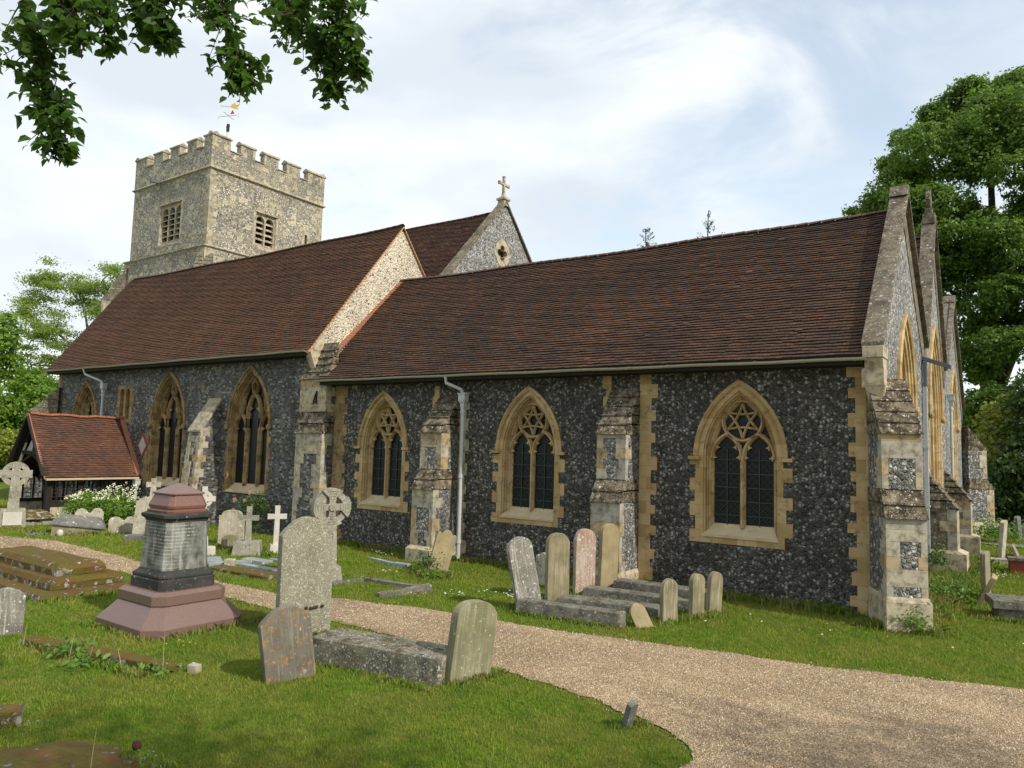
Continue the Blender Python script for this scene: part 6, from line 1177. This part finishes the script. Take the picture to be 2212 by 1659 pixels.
def weed(name, label, c, n, size, h, spread, cat='weed', group=None, mat=None):
    C = np.array([c])+np.stack([rg.normal(0, spread, n), rg.normal(0, spread, n), np.abs(rg.normal(0, h*0.5, n))], 1); Nn = rg.normal(size=(n, 3))*0.6+np.array([0.3, -0.3, 0.6]); Nn /= np.linalg.norm(Nn, axis=1)[:, None]
    V, F = leaves_np(C, Nn, size*rg.uniform(0.6, 1.3, n), 0.4, rg); V[:, 2] = np.maximum(V[:, 2], 0.005); o = raw(name, V, F, mat or M['leafG'], None, rg.random(n)); return tag(o, label, cat, group)
M['leafG'] = leaf_mat('weed_leaf', (0.06, 0.13, 0.015), (0.16, 0.27, 0.04))
M['leafI'] = leaf_mat('ivy_leaf', (0.03, 0.07, 0.012), (0.09, 0.16, 0.03), 0.25)
weed('weeds', 'dandelion leaves at the near side of the mossy kerb', (-10.3, 5.05, 0.03), 60, 0.11, 0.08, 0.14, group='weeds by the mossy kerb'); weed('weeds', 'dandelion leaves beside the white-topped block', (-9.35, 5.55, 0.03), 50, 0.10, 0.06, 0.12, group='weeds by the mossy kerb'); weed('weeds', 'leafy weeds on the left half of the mossy kerb', (-10.9, 5.2, 0.05), 90, 0.11, 0.12, 0.14, group='weeds by the mossy kerb')
weed('ivy', 'dark ivy climbing the left foot of the leaning tan headstone', (-11.75, 13.55, 0.15), 420, 0.07, 0.35, 0.16, 'ivy', mat=M['leafI'])
weed('ivy', 'ivy and weeds on the plinth of the diagonal corner buttress', (-1.75, 14.85, 0.10), 260, 0.07, 0.30, 0.14, 'ivy', mat=M['leafG'])
weed('ivy', 'ivy tuft at the foot of the east downpipe', (-2.1, 22.4, 0.3), 300, 0.10, 0.5, 0.16, 'ivy', mat=M['leafI'])
weed('shrub', 'low dark bush at the foot of the north-east buttress', (-1.25, 33.5, 0.2), 700, 0.14, 0.6, 0.4, 'shrub', mat=M['leafG'])
weed('weeds', 'tall pale weeds beside the east wall', (-1.6, 19.0, 0.1), 500, 0.09, 0.35, 0.4, mat=M['leafG'])
weed('weeds', 'yellowish weeds at the foot of the leaning tan headstone', (-11.3, 13.2, 0.05), 160, 0.07, 0.12, 0.18, mat=M['leafG'])
sk = [(-11.9, 5.0, 0.33, 0.05), (-11.4, 5.1, 0.2, 0.1), (-10.75, 5.1, 0.36, 0.07), (-9.75, 5.3, 0.25, -0.09), (-9.15, 5.5, 0.50, -0.01), (-10.4, 5.2, 0.22, 0.04), (-6.95, 3.55, 0.42, 0.04), (-6.2, 3.8, 0.2, -0.04)]
SM = plain('dry_stalk', (0.42, 0.33, 0.16), 0.9, 0.2, 30)
for i, (x, y, h, b) in enumerate(sk):
    mb = MB(); mb.tube([(x, y, -0.02), (x+b*0.4, y+b*0.2, h*0.55), (x+b, y+b*0.3, h)], [0.004, 0.0035, 0.002], 5); o = mb.build('dry_stalk', SM); tag(o, ['tallest dry grass stalk by the white-topped block' if i == 4 else 'dry grass stalk standing by the mossy kerb', 'dry stalk rising in front of the mossy slab'][i > 5], 'stalk', 'dry grass stalks')

# ------------------------------------------------------------------ trees and shrubs
def bark(name, c): return plain(name, c, 0.95, 0.4, 6, bump=0.8)
M['bark'] = bark('dark_bark', (0.05, 0.042, 0.032)); M['barkL'] = bark('grey_bark', (0.10, 0.09, 0.07))
def limb(mb, a, b, r0, r1, bend=0.1, n=6, rnd=random):
    a, b = Vector(a), Vector(b); L = (b-a).length; o = Vector((rnd.uniform(-1, 1), rnd.uniform(-1, 1), rnd.uniform(-0.3, 0.6)))*L*bend; pts = []
    for i in range(n+1): t = i/n; pts.append(a.lerp(b, t)+o*math.sin(t*math.pi)+Vector((rnd.uniform(-1, 1), rnd.uniform(-1, 1), 0))*L*0.012)
    mb.tube(pts, [r0+(r1-r0)*i/n for i in range(n+1)], 7); return pts
def crown(blobs, per, leaf, rg, shell=0.55, flat=1.0, clump=26, csize=0.5, up=0.35, lumps=0, rawp=False):
    """leaf clumps over the surfaces of ellipsoid lobes: blobs = [(cx,cy,cz,rx,ry,rz,weight)]"""
    Vs, Ns = [], []
    for (cx, cy, cz, rx, ry, rz, wt) in blobs:
        if lumps:
            for _ in range(lumps):
                dd = rg.normal(size=3); dd /= np.linalg.norm(dd); dd[2] = dd[2]*0.8+0.15; s_ = rg.uniform(0.32, 0.52); a_, b_, c_ = crown([(cx+dd[0]*rx*0.75, cy+dd[1]*ry*0.75, cz+dd[2]*rz*0.75, rx*s_, ry*s_, rz*s_*1.15, wt)], per/lumps, leaf, rg, shell, flat, clump, csize, up, 0, True); Vs.append(a_); Ns.append(b_)
            continue
        nc = max(3, int(per*wt/clump)); d = rg.normal(size=(nc, 3)); d /= np.linalg.norm(d, axis=1)[:, None]; rad = shell+(1-shell)*rg.random(nc)**0.6; rad *= 1+rg.normal(0, 0.07, nc)
        cc_ = np.array([cx, cy, cz])+d*rad[:, None]*np.array([rx, ry, rz]); k = clump; sz = csize*rg.uniform(0.5, 1.5, nc)
        off = rg.normal(size=(nc, k, 3))*sz[:, None, None]*np.array([1, 1, 0.42*flat]); P_ = (cc_[:, None, :]+off).reshape(-1, 3); nn = np.repeat(d, k, 0)*0.8+rg.normal(size=(nc*k, 3))*0.65+np.array([0, 0, up]); Vs.append(P_); Ns.append(nn)
    P_ = np.concatenate(Vs); Nn = np.concatenate(Ns)
    if rawp: return P_, Nn, None
    Nn /= np.linalg.norm(Nn, axis=1)[:, None]; V, F = quads_np(P_, Nn, leaf*rg.uniform(0.6, 1.4, len(P_)), rg); return V, F, rg.random(len(P_))
def tree(name, label, base, limbs, blobs, per, leaf, lm, bm_=None, group=None, **kw):
    t = empty(name, base, label, 'tree', group, world=True); mb = MB()
    for (a, b, r0, r1) in limbs: limb(mb, a, b, r0, r1, 0.06)
    mb.build('trunk', bm_ or M['bark'], t, True); V, F, tt = crown(blobs, per, leaf, rg, **kw); raw('crown', V, F, lm, t, tt); return t
LM = leaf_mat('lime_leaf', (0.05, 0.11, 0.018), (0.15, 0.25, 0.035), 0.45); LR = leaf_mat('robinia_leaf', (0.14, 0.22, 0.04), (0.30, 0.38, 0.08), 0.5); LB = leaf_mat('bright_shrub_leaf', (0.08, 0.16, 0.02), (0.20, 0.33, 0.04), 0.45); LD = leaf_mat('dark_yew_leaf', (0.025, 0.055, 0.010), (0.08, 0.13, 0.022), 0.25); LY = leaf_mat('yellow_shrub_leaf', (0.10, 0.14, 0.02), (0.33, 0.35, 0.05), 0.4)
bx, by = -1.8, 59.5
rs = random.Random(3)
LB_ = [(-9.9, 59.4, 21.2, 1.0, 1.2, 0.8, 0.3), (-9.4, 59, 19.8, 1.4, 1.5, 1.1, 0.5), (-9.0, 58.6, 18.2, 1.5, 1.5, 1.1, 0.5), (-3.2, 57, 15.5, 2.4, 2, 2.0, 0.8), (-1.0, 57.5, 18.5, 2.2, 2, 1.8, 0.8), (1.6, 57, 19.2, 2.2, 2, 2.2, 0.8), (-1.8, 58, 11.6, 2.0, 2, 1.6, 0.6), (0.9, 57.5, 12.4, 1.8, 2, 1.6, 0.5), (-4.5, 58, 17, 2, 2, 1.6, 0.6), (-6.0, 60.6, 26.4, 2.0, 2, 1.5, 0.9), (-7.9, 60.1, 24.6, 1.1, 1.5, 0.8, 0.35), (-4.6, 61.5, 28.0, 1.8, 2, 1.4, 0.8), (-3.2, 62, 29.2, 1.9, 2.2, 1.3, 0.8), (-0.4, 63.5, 29.6, 2.2, 2.4, 1.4, 0.9), (-7.0, 59.8, 22.8, 1.9, 2, 1.3, 0.8), (-8.8, 59.5, 21.6, 1.0, 1.2, 0.6, 0.25), (-8.2, 58.5, 19.6, 1.3, 1.3, 0.9, 0.4), (-1.8, 58.5, 25, 2.2, 3.5, 2.6, 1.0), (0.8, 58.5, 25, 2.6, 3.5, 3.2, 1.2), (-4.6, 57.0, 23.4, 3.0, 3.0, 2.6, 1.2), (-6.6, 56, 20.0, 2.6, 2.6, 2.0, 0.9), (-8.0, 56, 16.6, 1.7, 2.0, 1.2, 0.6), (-8.9, 56, 14.8, 1.3, 1.6, 0.8, 0.3), (-4.6, 56, 19.0, 2.4, 2.6, 2.0, 0.8), (-3.6, 54.5, 17.0, 3.6, 2.4, 1.6, 1.1), (-0.6, 56, 21.5, 3.4, 2.6, 2.2, 1.3), (1.8, 57, 23.5, 2.6, 3, 2.4, 0.9), (-5.8, 57, 13.6, 2.6, 2.6, 1.8, 0.8), (-2.0, 55, 13.4, 3.0, 2.4, 1.4, 0.9), (0.6, 55.5, 15.6, 2.6, 2.4, 1.6, 0.8), (-3.4, 56.5, 9.4, 1.8, 2.2, 2.0, 0.6), (-2.8, 55, 5.2, 1.6, 2.0, 2.2, 0.6), (-1.3, 54.5, 10.0, 2.2, 2.0, 1.2, 0.5), (-0.6, 54, 6.2, 1.8, 1.6, 1.6, 0.5), (1.2, 55, 9.2, 1.4, 1.8, 2.6, 0.35), (3.2, 56, 14, 2.5, 3, 3.0, 0.6), (4.5, 57, 20, 3.0, 3.0, 4.0, 1)]
lm_ = [((bx, by, 0), (bx-0.4, by-0.3, 8.5), 0.75, 0.6), ((bx-0.4, by-0.3, 8.3), (-3.6, 58.5, 21), 0.42, 0.14), ((bx-0.3, by-0.3, 8.3), (-1.6, 58.5, 25), 0.42, 0.14), ((bx, by-0.3, 8.2), (0.7, 58.5, 26), 0.4, 0.14), ((bx, by-0.3, 8.0), (-7.5, 56.5, 17.5), 0.3, 0.08), ((bx+0.2, by-0.2, 7.8), (2.6, 57.5, 17), 0.36, 0.14), ((bx-0.2, by-0.2, 9), (-2.6, 58, 20), 0.3, 0.1), ((-2.4, 59, 12), (-5.6, 57, 16), 0.2, 0.06), ((0.3, 59, 14), (-0.6, 56, 20), 0.2, 0.06), ((1.5, 58, 13), (4.5, 57, 20), 0.2, 0.1)]
tree('lime_tree', 'huge broad green tree towering behind the east end of the church', (bx, by, 0), lm_, LB_, 8500, 0.24, LM, shell=0.8, csize=0.20, clump=14, flat=1.3, up=0.6, lumps=9, group=None)
# darker undergrowth and hedge on the right
tree('yew_tree', 'dark evergreen filling the right edge behind the headstones', (0.5, 45, 0), [((0.5, 45, 0), (0.5, 45, 4), 0.3, 0.15)], [(0.6, 45, 2.6, 2.6, 2, 2.8, 1), (-0.9, 47, 1.6, 1.4, 2, 1.8, 0.6), (1.2, 46, 6.2, 2.0, 2, 2.0, 0.7)], 9000, 0.26, LD, shell=0.4, csize=0.3)
tree('hazel_bush', 'lighter green bushy tree just right of the north-east buttress', (-1.4, 49, 0), [((-1.4, 49, 0), (-1.3, 49, 4), 0.15, 0.06)], [(-1.6, 49, 3.6, 1.1, 1.5, 2.4, 0.8), (-0.6, 49, 5.4, 1.0, 1.2, 1.5, 0.5)], 5000, 0.24, LY, shell=0.4, csize=0.3)
for i, (x, y, h, rr) in enumerate(((-8, 70, 7, 6), (6, 66, 8, 6), (14, 60, 9, 7))):
    tree('background_tree', ['round tree far behind the lime tree', 'dark round tree beyond the churchyard, right of the lime', 'tree beyond the right edge of the churchyard'][i], (x, y, 0), [((x, y, 0), (x, y, h*0.6), 0.4, 0.2)], [(x, y, h*0.6, rr, rr*0.7, h*0.62, 1)], 7000, 0.4, LD if i == 1 else LM, shell=0.4, csize=0.6, group='trees beyond the churchyard')
# robinia on the left
rx, ry_ = -60.5, 30.5
rl = [((rx, ry_, 0), (rx-0.2, ry_-0.1, 6.5), 0.45, 0.36), ((rx-0.2, ry_-0.1, 6.4), (-62.2, 29.4, 9.5), 0.26, 0.18), ((-62.2, 29.4, 9.4), (-64.5, 27.6, 11.5), 0.15, 0.06), ((-62.2, 29.4, 9.4), (-63.2, 28.6, 14.5), 0.14, 0.05), ((rx-0.2, ry_-0.1, 6.4), (-60.8, 30.4, 12), 0.26, 0.14), ((-60.8, 30.4, 11.8), (-61.8, 29.7, 15.8), 0.12, 0.05), ((-60.8, 30.4, 11.8), (-59.8, 31.0, 16), 0.13, 0.05), ((-60.8, 30.4, 10.5), (-59.3, 31.4, 14), 0.13, 0.05), ((-61, 30, 8.4), (-65.8, 26.6, 8.6), 0.14, 0.05), ((-64.5, 27.6, 11.4), (-66.8, 25.8, 13.2), 0.07, 0.03), ((-63.2, 28.6, 14), (-64.4, 27.8, 16), 0.05, 0.03), ((-61, 30, 7.2), (-64, 28, 6.2), 0.1, 0.04), ((-63, 29, 10), (-66, 26.5, 10.6), 0.08, 0.03)]
RB = []; rr_ = random.Random(5)
for (x, y, z, a, n_) in ((-64, 28.2, 10.4, 1.5, 6), (-62.5, 29.4, 8.8, 1.3, 5), (-65.6, 26.8, 10.4, 1.4, 5), (-66.4, 26.2, 13.4, 1.7, 9), (-65.6, 26.7, 15.4, 0.9, 4), (-64, 28, 15.2, 1.7, 9), (-62.2, 29.4, 15.6, 1.6, 8), (-60.2, 31, 16, 1.7, 10), (-60.2, 30.8, 14.2, 1.6, 7), (-63, 28.8, 13.4, 1.7, 7), (-65.2, 26.9, 11.8, 1.8, 8), (-61.4, 30, 12.4, 1.6, 6), (-60.0, 31, 11.6, 1.2, 4), (-62.0, 29.5, 10.4, 1.3, 4), (-65.6, 26.6, 9.4, 1.7, 7), (-63.6, 28.2, 8.4, 1.4, 5), (-65.4, 26.8, 7.2, 1.7, 7), (-62.4, 29.2, 6.8, 1.4, 5)):
    for _ in range(n_): c_ = rr_.uniform(0.35, 0.85); RB.append((x+rr_.gauss(0, a*0.5), y+rr_.gauss(0, a*0.5), z+rr_.gauss(0, a*0.42), c_, c_, c_*0.55, c_*1.1))
tree('robinia_tree', 'airy pale-green tree with open branches left of the tower', (rx, ry_, 0), rl+[((min(rl[1:], key=lambda L: (L[1][0]-b[0])**2+(L[1][1]-b[1])**2+(L[1][2]-b[2])**2)[1]), (b[0], b[1], b[2]-0.1), 0.05, 0.015) for b in RB[::2]], RB, 520, 0.16, LR, M['barkL'], shell=0.2, csize=0.42, clump=12, flat=0.7)
for i, (x, y, blobs, lf, lab) in enumerate((
    (-57.5, 21.2, [(-58, 20.4, 9.2, 2.0, 2.2, 2.6, 1), (-57, 21.4, 6.2, 2.2, 2.2, 2.2, 1), (-58.6, 19.8, 5.0, 2.0, 2.2, 3.0, 1)], LB, 'bright green leafy tree at the left edge'),
    (-55.2, 22.8, [(-55.4, 22.6, 4.6, 1.8, 2.0, 2.2, 1), (-54.6, 23.8, 3.6, 1.7, 1.8, 2.0, 0.8), (-56.2, 21.6, 2.8, 1.6, 2.0, 2.2, 0.8)], LB, 'mid-green tree behind the porch roof'),
    (-53.5, 21.5, [(-53.8, 21.2, 1.7, 1.6, 1.6, 1.9, 1), (-53.0, 22.2, 1.4, 1.2, 1.4, 1.6, 0.6), (-55, 20.3, 1.2, 1.4, 1.6, 1.8, 0.6)], LY, 'yellow-green laburnum-like bush behind the ringed cross'),
    (-50.5, 24.6, [(-50.6, 24.6, 2.6, 1.6, 1.8, 2.4, 1), (-49.6, 25.6, 2.2, 1.4, 1.6, 2.2, 0.7)], LB, 'green bush touching the west end of the nave'),
    (-58.5, 26.0, [(-58.6, 26.0, 5.2, 2.2, 2.4, 2.0, 1), (-57.4, 27.2, 6.4, 1.8, 1.8, 1.5, 0.6), (-56.6, 28.0, 4.0, 2.2, 2.2, 2.4, 1), (-60.2, 24.6, 6.6, 1.6, 1.8, 1.4, 0.6)], LB, 'leafy tree filling the gap below the airy tree'))):
    tree('leafy_tree', lab, (x, y, 0), [((x, y, 0), (x, y, 3.5), 0.2, 0.1)], blobs, 5200, 0.24, lf, group='green trees left of the church', shell=0.7, csize=0.2, clump=14, lumps=8)
for i, (x, y, h, rr) in enumerate(((-95, 36, 9, 9), (-90, 22, 8, 8), (-84, 48, 7, 8), (-75, 12, 7, 7))):
    tree('far_tree', ['distant tree far left beyond the churchyard', 'distant rounded tree behind the left-edge trees', 'distant tree seen through the airy tree', 'distant tree beyond the left edge'][i], (x, y, 0), [((x, y, 0), (x, y, h*0.5), 0.4, 0.2)], [(x, y, h*0.5, rr*0.7, rr, h*0.5, 1)], 6000, 0.5, LB, shell=0.4, csize=0.7, group='distant trees on the left')
# conifer tips above the chapel ridge
for i, (x, y, z, s) in enumerate(((-25.0, 54.2, 20.6, 1.0), (-20.9, 56.9, 22.2, 1.2), (-27.5, 53.5, 18.4, 0.5))):
    c_ = []; rgc = np.random.default_rng(40+i)
    for k in range(46):
        t = rgc.random()**0.8; hh = z+0.6-t*5.0*s-(0 if s > .5 else 1); wr = (0.12+2.0*t)*s; a = rgc.uniform(0, 6.28); L_ = wr*rgc.uniform(0.7, 1.2)
        for q_ in np.linspace(0.1, 1, 9): c_.append((x+L_*q_*math.cos(a), y+L_*q_*math.sin(a), hh+0.25*q_*q_*s))
    t_ = empty('conifer', (x, y, 0), ['sparse conifer tip above the middle of the chapel ridge', 'taller conifer tip above the right half of the chapel ridge', 'lowest conifer tip barely showing over the ridge'][i], 'tree', 'conifers behind the church', world=True)
    mb = MB(); limb(mb, (x, y, 0), (x, y, z+0.4), 0.25, 0.03, 0.0); mb.build('trunk', M['bark'], t_, True)
    C = np.repeat(np.array(c_), 4, 0); C = C+rgc.normal(0, 0.07*s, C.shape)+np.array([0, 0, -0.05]); Nn = rgc.normal(size=C.shape)+np.array([0, 0, 0.7]); Nn /= np.linalg.norm(Nn, axis=1)[:, None]; V, F = quads_np(C, Nn, 0.13*rgc.uniform(0.6, 1.4, len(C)), rgc); raw('crown', V, F, leaf_mat('cedar_needles', (0.05, 0.08, 0.07), (0.11, 0.16, 0.13), 0.3), t_, rgc.random(len(C)))
# tree east of the standpoint, outside the picture, whose crown dapples the near gravel and grass
tree('shade_tree', 'tree outside the right of the picture shading the near gravel', (8.5, 3.6, 0), [((8.5, 3.6, 0), (8.3, 3.8, 6.5), 0.25, 0.18), ((8.3, 3.8, 6.4), (10.6, 7.0, 9), 0.12, 0.04), ((8.3, 3.8, 6.4), (4.6, 3.0, 9), 0.12, 0.04)],
     [(10.3, 7.3, 9.0, 2.3, 1.5, 1.1, 0.8), (9.2, 5.2, 9.2, 1.6, 1.4, 1.0, 0.3), (4.4, 2.7, 9.2, 2.4, 1.3, 0.9, 0.6), (6.8, 3.6, 9.6, 1.5, 1.2, 1.0, 0.3)], 3400, 0.12, LM, shell=0.2, csize=0.28, clump=14)
# flowering bush by the porch
tb = empty('flowering_bush', (-25.5, 13.0, 0), 'green bush with clusters of white flowers in front of the porch', 'bush', world=True)
V, F, tt = crown([(-25.8, 12.5, 0.75, 0.55, 0.5, 0.42, 0.8), (-25.2, 13.1, 0.65, 0.7, 0.6, 0.55, 1.2), (-24.7, 13.6, 0.5, 0.45, 0.5, 0.45, 0.8), (-26.0, 12.1, 0.5, 0.3, 0.3, 0.55, 0.4), (-25.1, 13.2, 0.25, 0.8, 0.7, 0.35, 0.8)], 2600, 0.075, rg, shell=0.35, csize=0.09, clump=12); raw('foliage', V, F, LB, tb, tt)
C = []
for (cx, cy, cz, a, n) in ((-25.8, 12.5, 0.9, 0.5, 60), (-25.2, 13.1, 0.95, 0.6, 90), (-24.7, 13.6, 0.75, 0.42, 40), (-26.05, 12.1, 0.95, 0.22, 25), (-25.0, 13.2, 1.15, 0.5, 30), (-26.1, 11.9, 0.4, 0.2, 18)):
    d = rg.normal(size=(n, 3)); d[:, 2] = np.abs(d[:, 2])*0.7; d /= np.linalg.norm(d, axis=1)[:, None]; C.append(np.array([cx, cy, cz])+d*a*np.array([1, 1, 0.75]))
C = np.repeat(np.concatenate(C), 5, 0); C += rg.normal(0, 0.025, C.shape); Nn = rg.normal(size=C.shape)+np.array([0.4, -0.5, 0.5]); Nn /= np.linalg.norm(Nn, axis=1)[:, None]; V, F = quads_np(C, Nn, 0.045*rg.uniform(0.7, 1.3, len(C)), rg); raw('white_blossom', V, F, plain('white_petals', (0.78, 0.78, 0.55), 0.7, 0.05, 9, bump=0), tb)
mb = MB(); [limb(mb, (-25.4, 12.9, 0), (-25.4+dx, 12.9+dy, 0.9), 0.02, 0.006) for dx, dy in ((-0.5, -0.5), (0.2, 0.2), (0.6, 0.6), (-0.1, 0)) ]; mb.build('stems', M['bark'], tb)
# rose against the nave wall
ro = empty('rose_bush', (-20.8, 15.35, 0), 'rose bush with peach blooms against the nave wall', 'bush', world=True)
V, F, tt = crown([(-21.2, 15.35, 0.85, 0.5, 0.2, 0.35, 1), (-20.6, 15.35, 1.0, 0.35, 0.2, 0.4, 0.8), (-20.9, 15.35, 0.4, 0.4, 0.2, 0.45, 0.5)], 700, 0.07, rg, shell=0.2, csize=0.08, clump=8); raw('foliage', V, F, M['leafI'], ro, tt)
mb = MB(); [limb(mb, (-20.9, 15.4, 0), (-20.9+dx, 15.3, z), 0.014, 0.006) for dx, z in ((-0.8, 1.0), (-0.3, 1.05), (0, 1.3), (0.1, 0.9), (0, 0.6))]; mb.build('stems', M['bark'], ro)
RM = plain('peach_petals', (0.75, 0.42, 0.22), 0.7, 0.15, 20, kind='obj')
for (x, z, r_) in ((-21.71, 1.05, 0.085), (-21.18, 1.05, 0.075), (-20.92, 1.33, 0.08), (-20.79, 0.93, 0.06), (-20.92, 0.6, 0.09), (-21.78, 0.73, 0.055)):
    mb = MB(); 
    for k in range(9):
        a = k*2.4; mb.loft([[(x+r_*q_*math.cos(a+s_), 15.2-r_*0.5*math.sin(k), z+r_*q_*math.sin(a+s_)*0.9+r_*0.15*q_) for s_ in (-0.6, -0.2, 0.2, 0.6)] for q_ in (0.15, 0.6, 1.0)], False)
    mb.build('rose_bloom', RM, ro)

# overhanging branches of the near tree (its trunk stands just outside the picture, to the left)
nt_e = empty('overhanging_tree', (-8.2, -1.6, 0), 'tree whose leafy branches hang into the top left of the view', 'tree', world=True)
mb = MB(); limb(mb, (-8.2, -1.6, -0.1), (-8.0, -1.4, 4.6), 0.28, 0.20, 0.01, 12); limb(mb, (-8.0, -1.4, 4.4), (-6.2, 2.2, 7.9), 0.15, 0.06, 0.05, 10); limb(mb, (-8.0, -1.4, 4.4), (-7.8, -0.6, 9), 0.17, 0.06, 0.05, 10)
LF = leaf_mat('broad_leaf', (0.028, 0.075, 0.012), (0.085, 0.17, 0.024), 0.5, 0.4)
rb_ = random.Random(8); CC, NN = [], []
def at_px(u, v, d):
    p = _R @ np.array([u-1106, v-829.5, FPX]); return Vector(p/FPX*d)+Vector((0, 0, 3.0))
def spray(path, rads, nleaf, side=0.5):
    """hanging twig with side shoots; leaves set alternately along every shoot"""
    pts = [Vector(p) for p in path]; mb.tube(pts, [0.020-0.014*i/(len(pts)-1) for i in range(len(pts))], 5)
    segs = len(pts)-1
    for k in range(nleaf):
        t = rb_.random()*segs; i = min(segs-1, int(t)); f = t-i; p = pts[i].lerp(pts[i+1], f); rad = rads[i]+(rads[min(i+1, len(rads)-1)]-rads[i])*f
        dirv = Vector((rb_.gauss(0, 1), rb_.gauss(0, 1), rb_.gauss(-0.25, 0.8))).normalized(); L_ = rad*rb_.uniform(0.5, 1.2); e = p+dirv*L_+Vector((0, 0, -0.25*L_)); mb.tube([p, p+(e-p)*0.5+Vector((0, 0, 0.03*L_)), e], [0.006, 0.0045, 0.002], 4, False)
        for j in range(5):
            c_ = p+(e-p)*(0.3+0.17*j)+Vector((rb_.gauss(0, 0.012), rb_.gauss(0, 0.012), rb_.gauss(0, 0.012))); CC.append(c_); NN.append((rb_.gauss(0, 0.55), rb_.gauss(0, 0.55), 0.75+rb_.gauss(0, 0.4)))
def hang(px, d0, d1, rads, n):
    m_ = len(px); path = [at_px(u, v, d0+(d1-d0)*i/(m_-1)) for i, (u, v) in enumerate(px)]; spray(path, rads, n); return path
h1 = hang([(40, -60), (60, 30), (85, 110), (110, 190), (118, 255), (125, 325)], 5.6, 5.4, [0.34, 0.26, 0.25, 0.20, 0.22, 0.10], 150)
h1b = hang([(150, -60), (150, 0), (165, 60), (175, 95)], 5.3, 5.2, [0.3, 0.22, 0.15, 0.06], 55)
h2 = hang([(250, -80), (290, -10), (330, 50), (365, 90)], 5.8, 5.7, [0.35, 0.24, 0.18, 0.08], 80)
h2b = hang([(190, -60), (215, 10), (232, 70), (240, 110)], 5.6, 5.6, [0.2, 0.18, 0.14, 0.05], 45)
h2c = hang([(340, -60), (350, 10), (352, 60), (350, 95)], 5.5, 5.5, [0.25, 0.16, 0.12, 0.05], 45)
h3 = hang([(450, -80), (480, 10), (505, 80), (520, 140), (530, 195)], 5.5, 5.4, [0.25, 0.26, 0.24, 0.20, 0.10], 105)
h4 = hang([(580, -70), (630, 10), (680, 80), (725, 130), (722, 200)], 5.9, 5.7, [0.28, 0.30, 0.28, 0.22, 0.09], 140)
h4b = hang([(690, -80), (730, -10), (750, 60), (768, 120), (770, 165)], 5.6, 5.6, [0.3, 0.22, 0.18, 0.12, 0.06], 85)
h5 = hang([(-60, 60), (-25, 110), (-8, 150)], 5.4, 5.3, [0.18, 0.14, 0.08], 18)
hub = Vector((-6.2, 2.2, 7.6))
for p in (h1, h1b, h2, h2b, h2c, h3, h4, h4b, h5): limb(mb, hub, p[0], 0.05, 0.013, 0.05, 7, rb_)
mb.build('trunk', M['bark'], nt_e, True)
# upper crown, out of frame
for k in range(260):
    a = rb_.uniform(0, 6.28); r_ = rb_.uniform(0.5, 3.2); c0 = Vector((-6.6+r_*math.cos(a), 1.6+r_*0.8*math.sin(a), rb_.uniform(7.0, 9.8)))
    if c0.y > 3.2 or c0.x > -3.6: continue
    for j in range(8): CC.append(c0+Vector((rb_.gauss(0, .16), rb_.gauss(0, .16), rb_.gauss(0, .1)))); NN.append((rb_.gauss(0, .5), rb_.gauss(0, .5), 1))
C = np.array([tuple(c) for c in CC]); Nn = np.array(NN); Nn /= np.linalg.norm(Nn, axis=1)[:, None]; rgl = np.random.default_rng(9)
V, F = leaves_np(C, Nn, 0.088*rgl.uniform(0.5, 1.3, len(C)), 0.60, rgl, droop=0.45); raw('crown', V, F, LF, nt_e, rgl.random(len(C)))
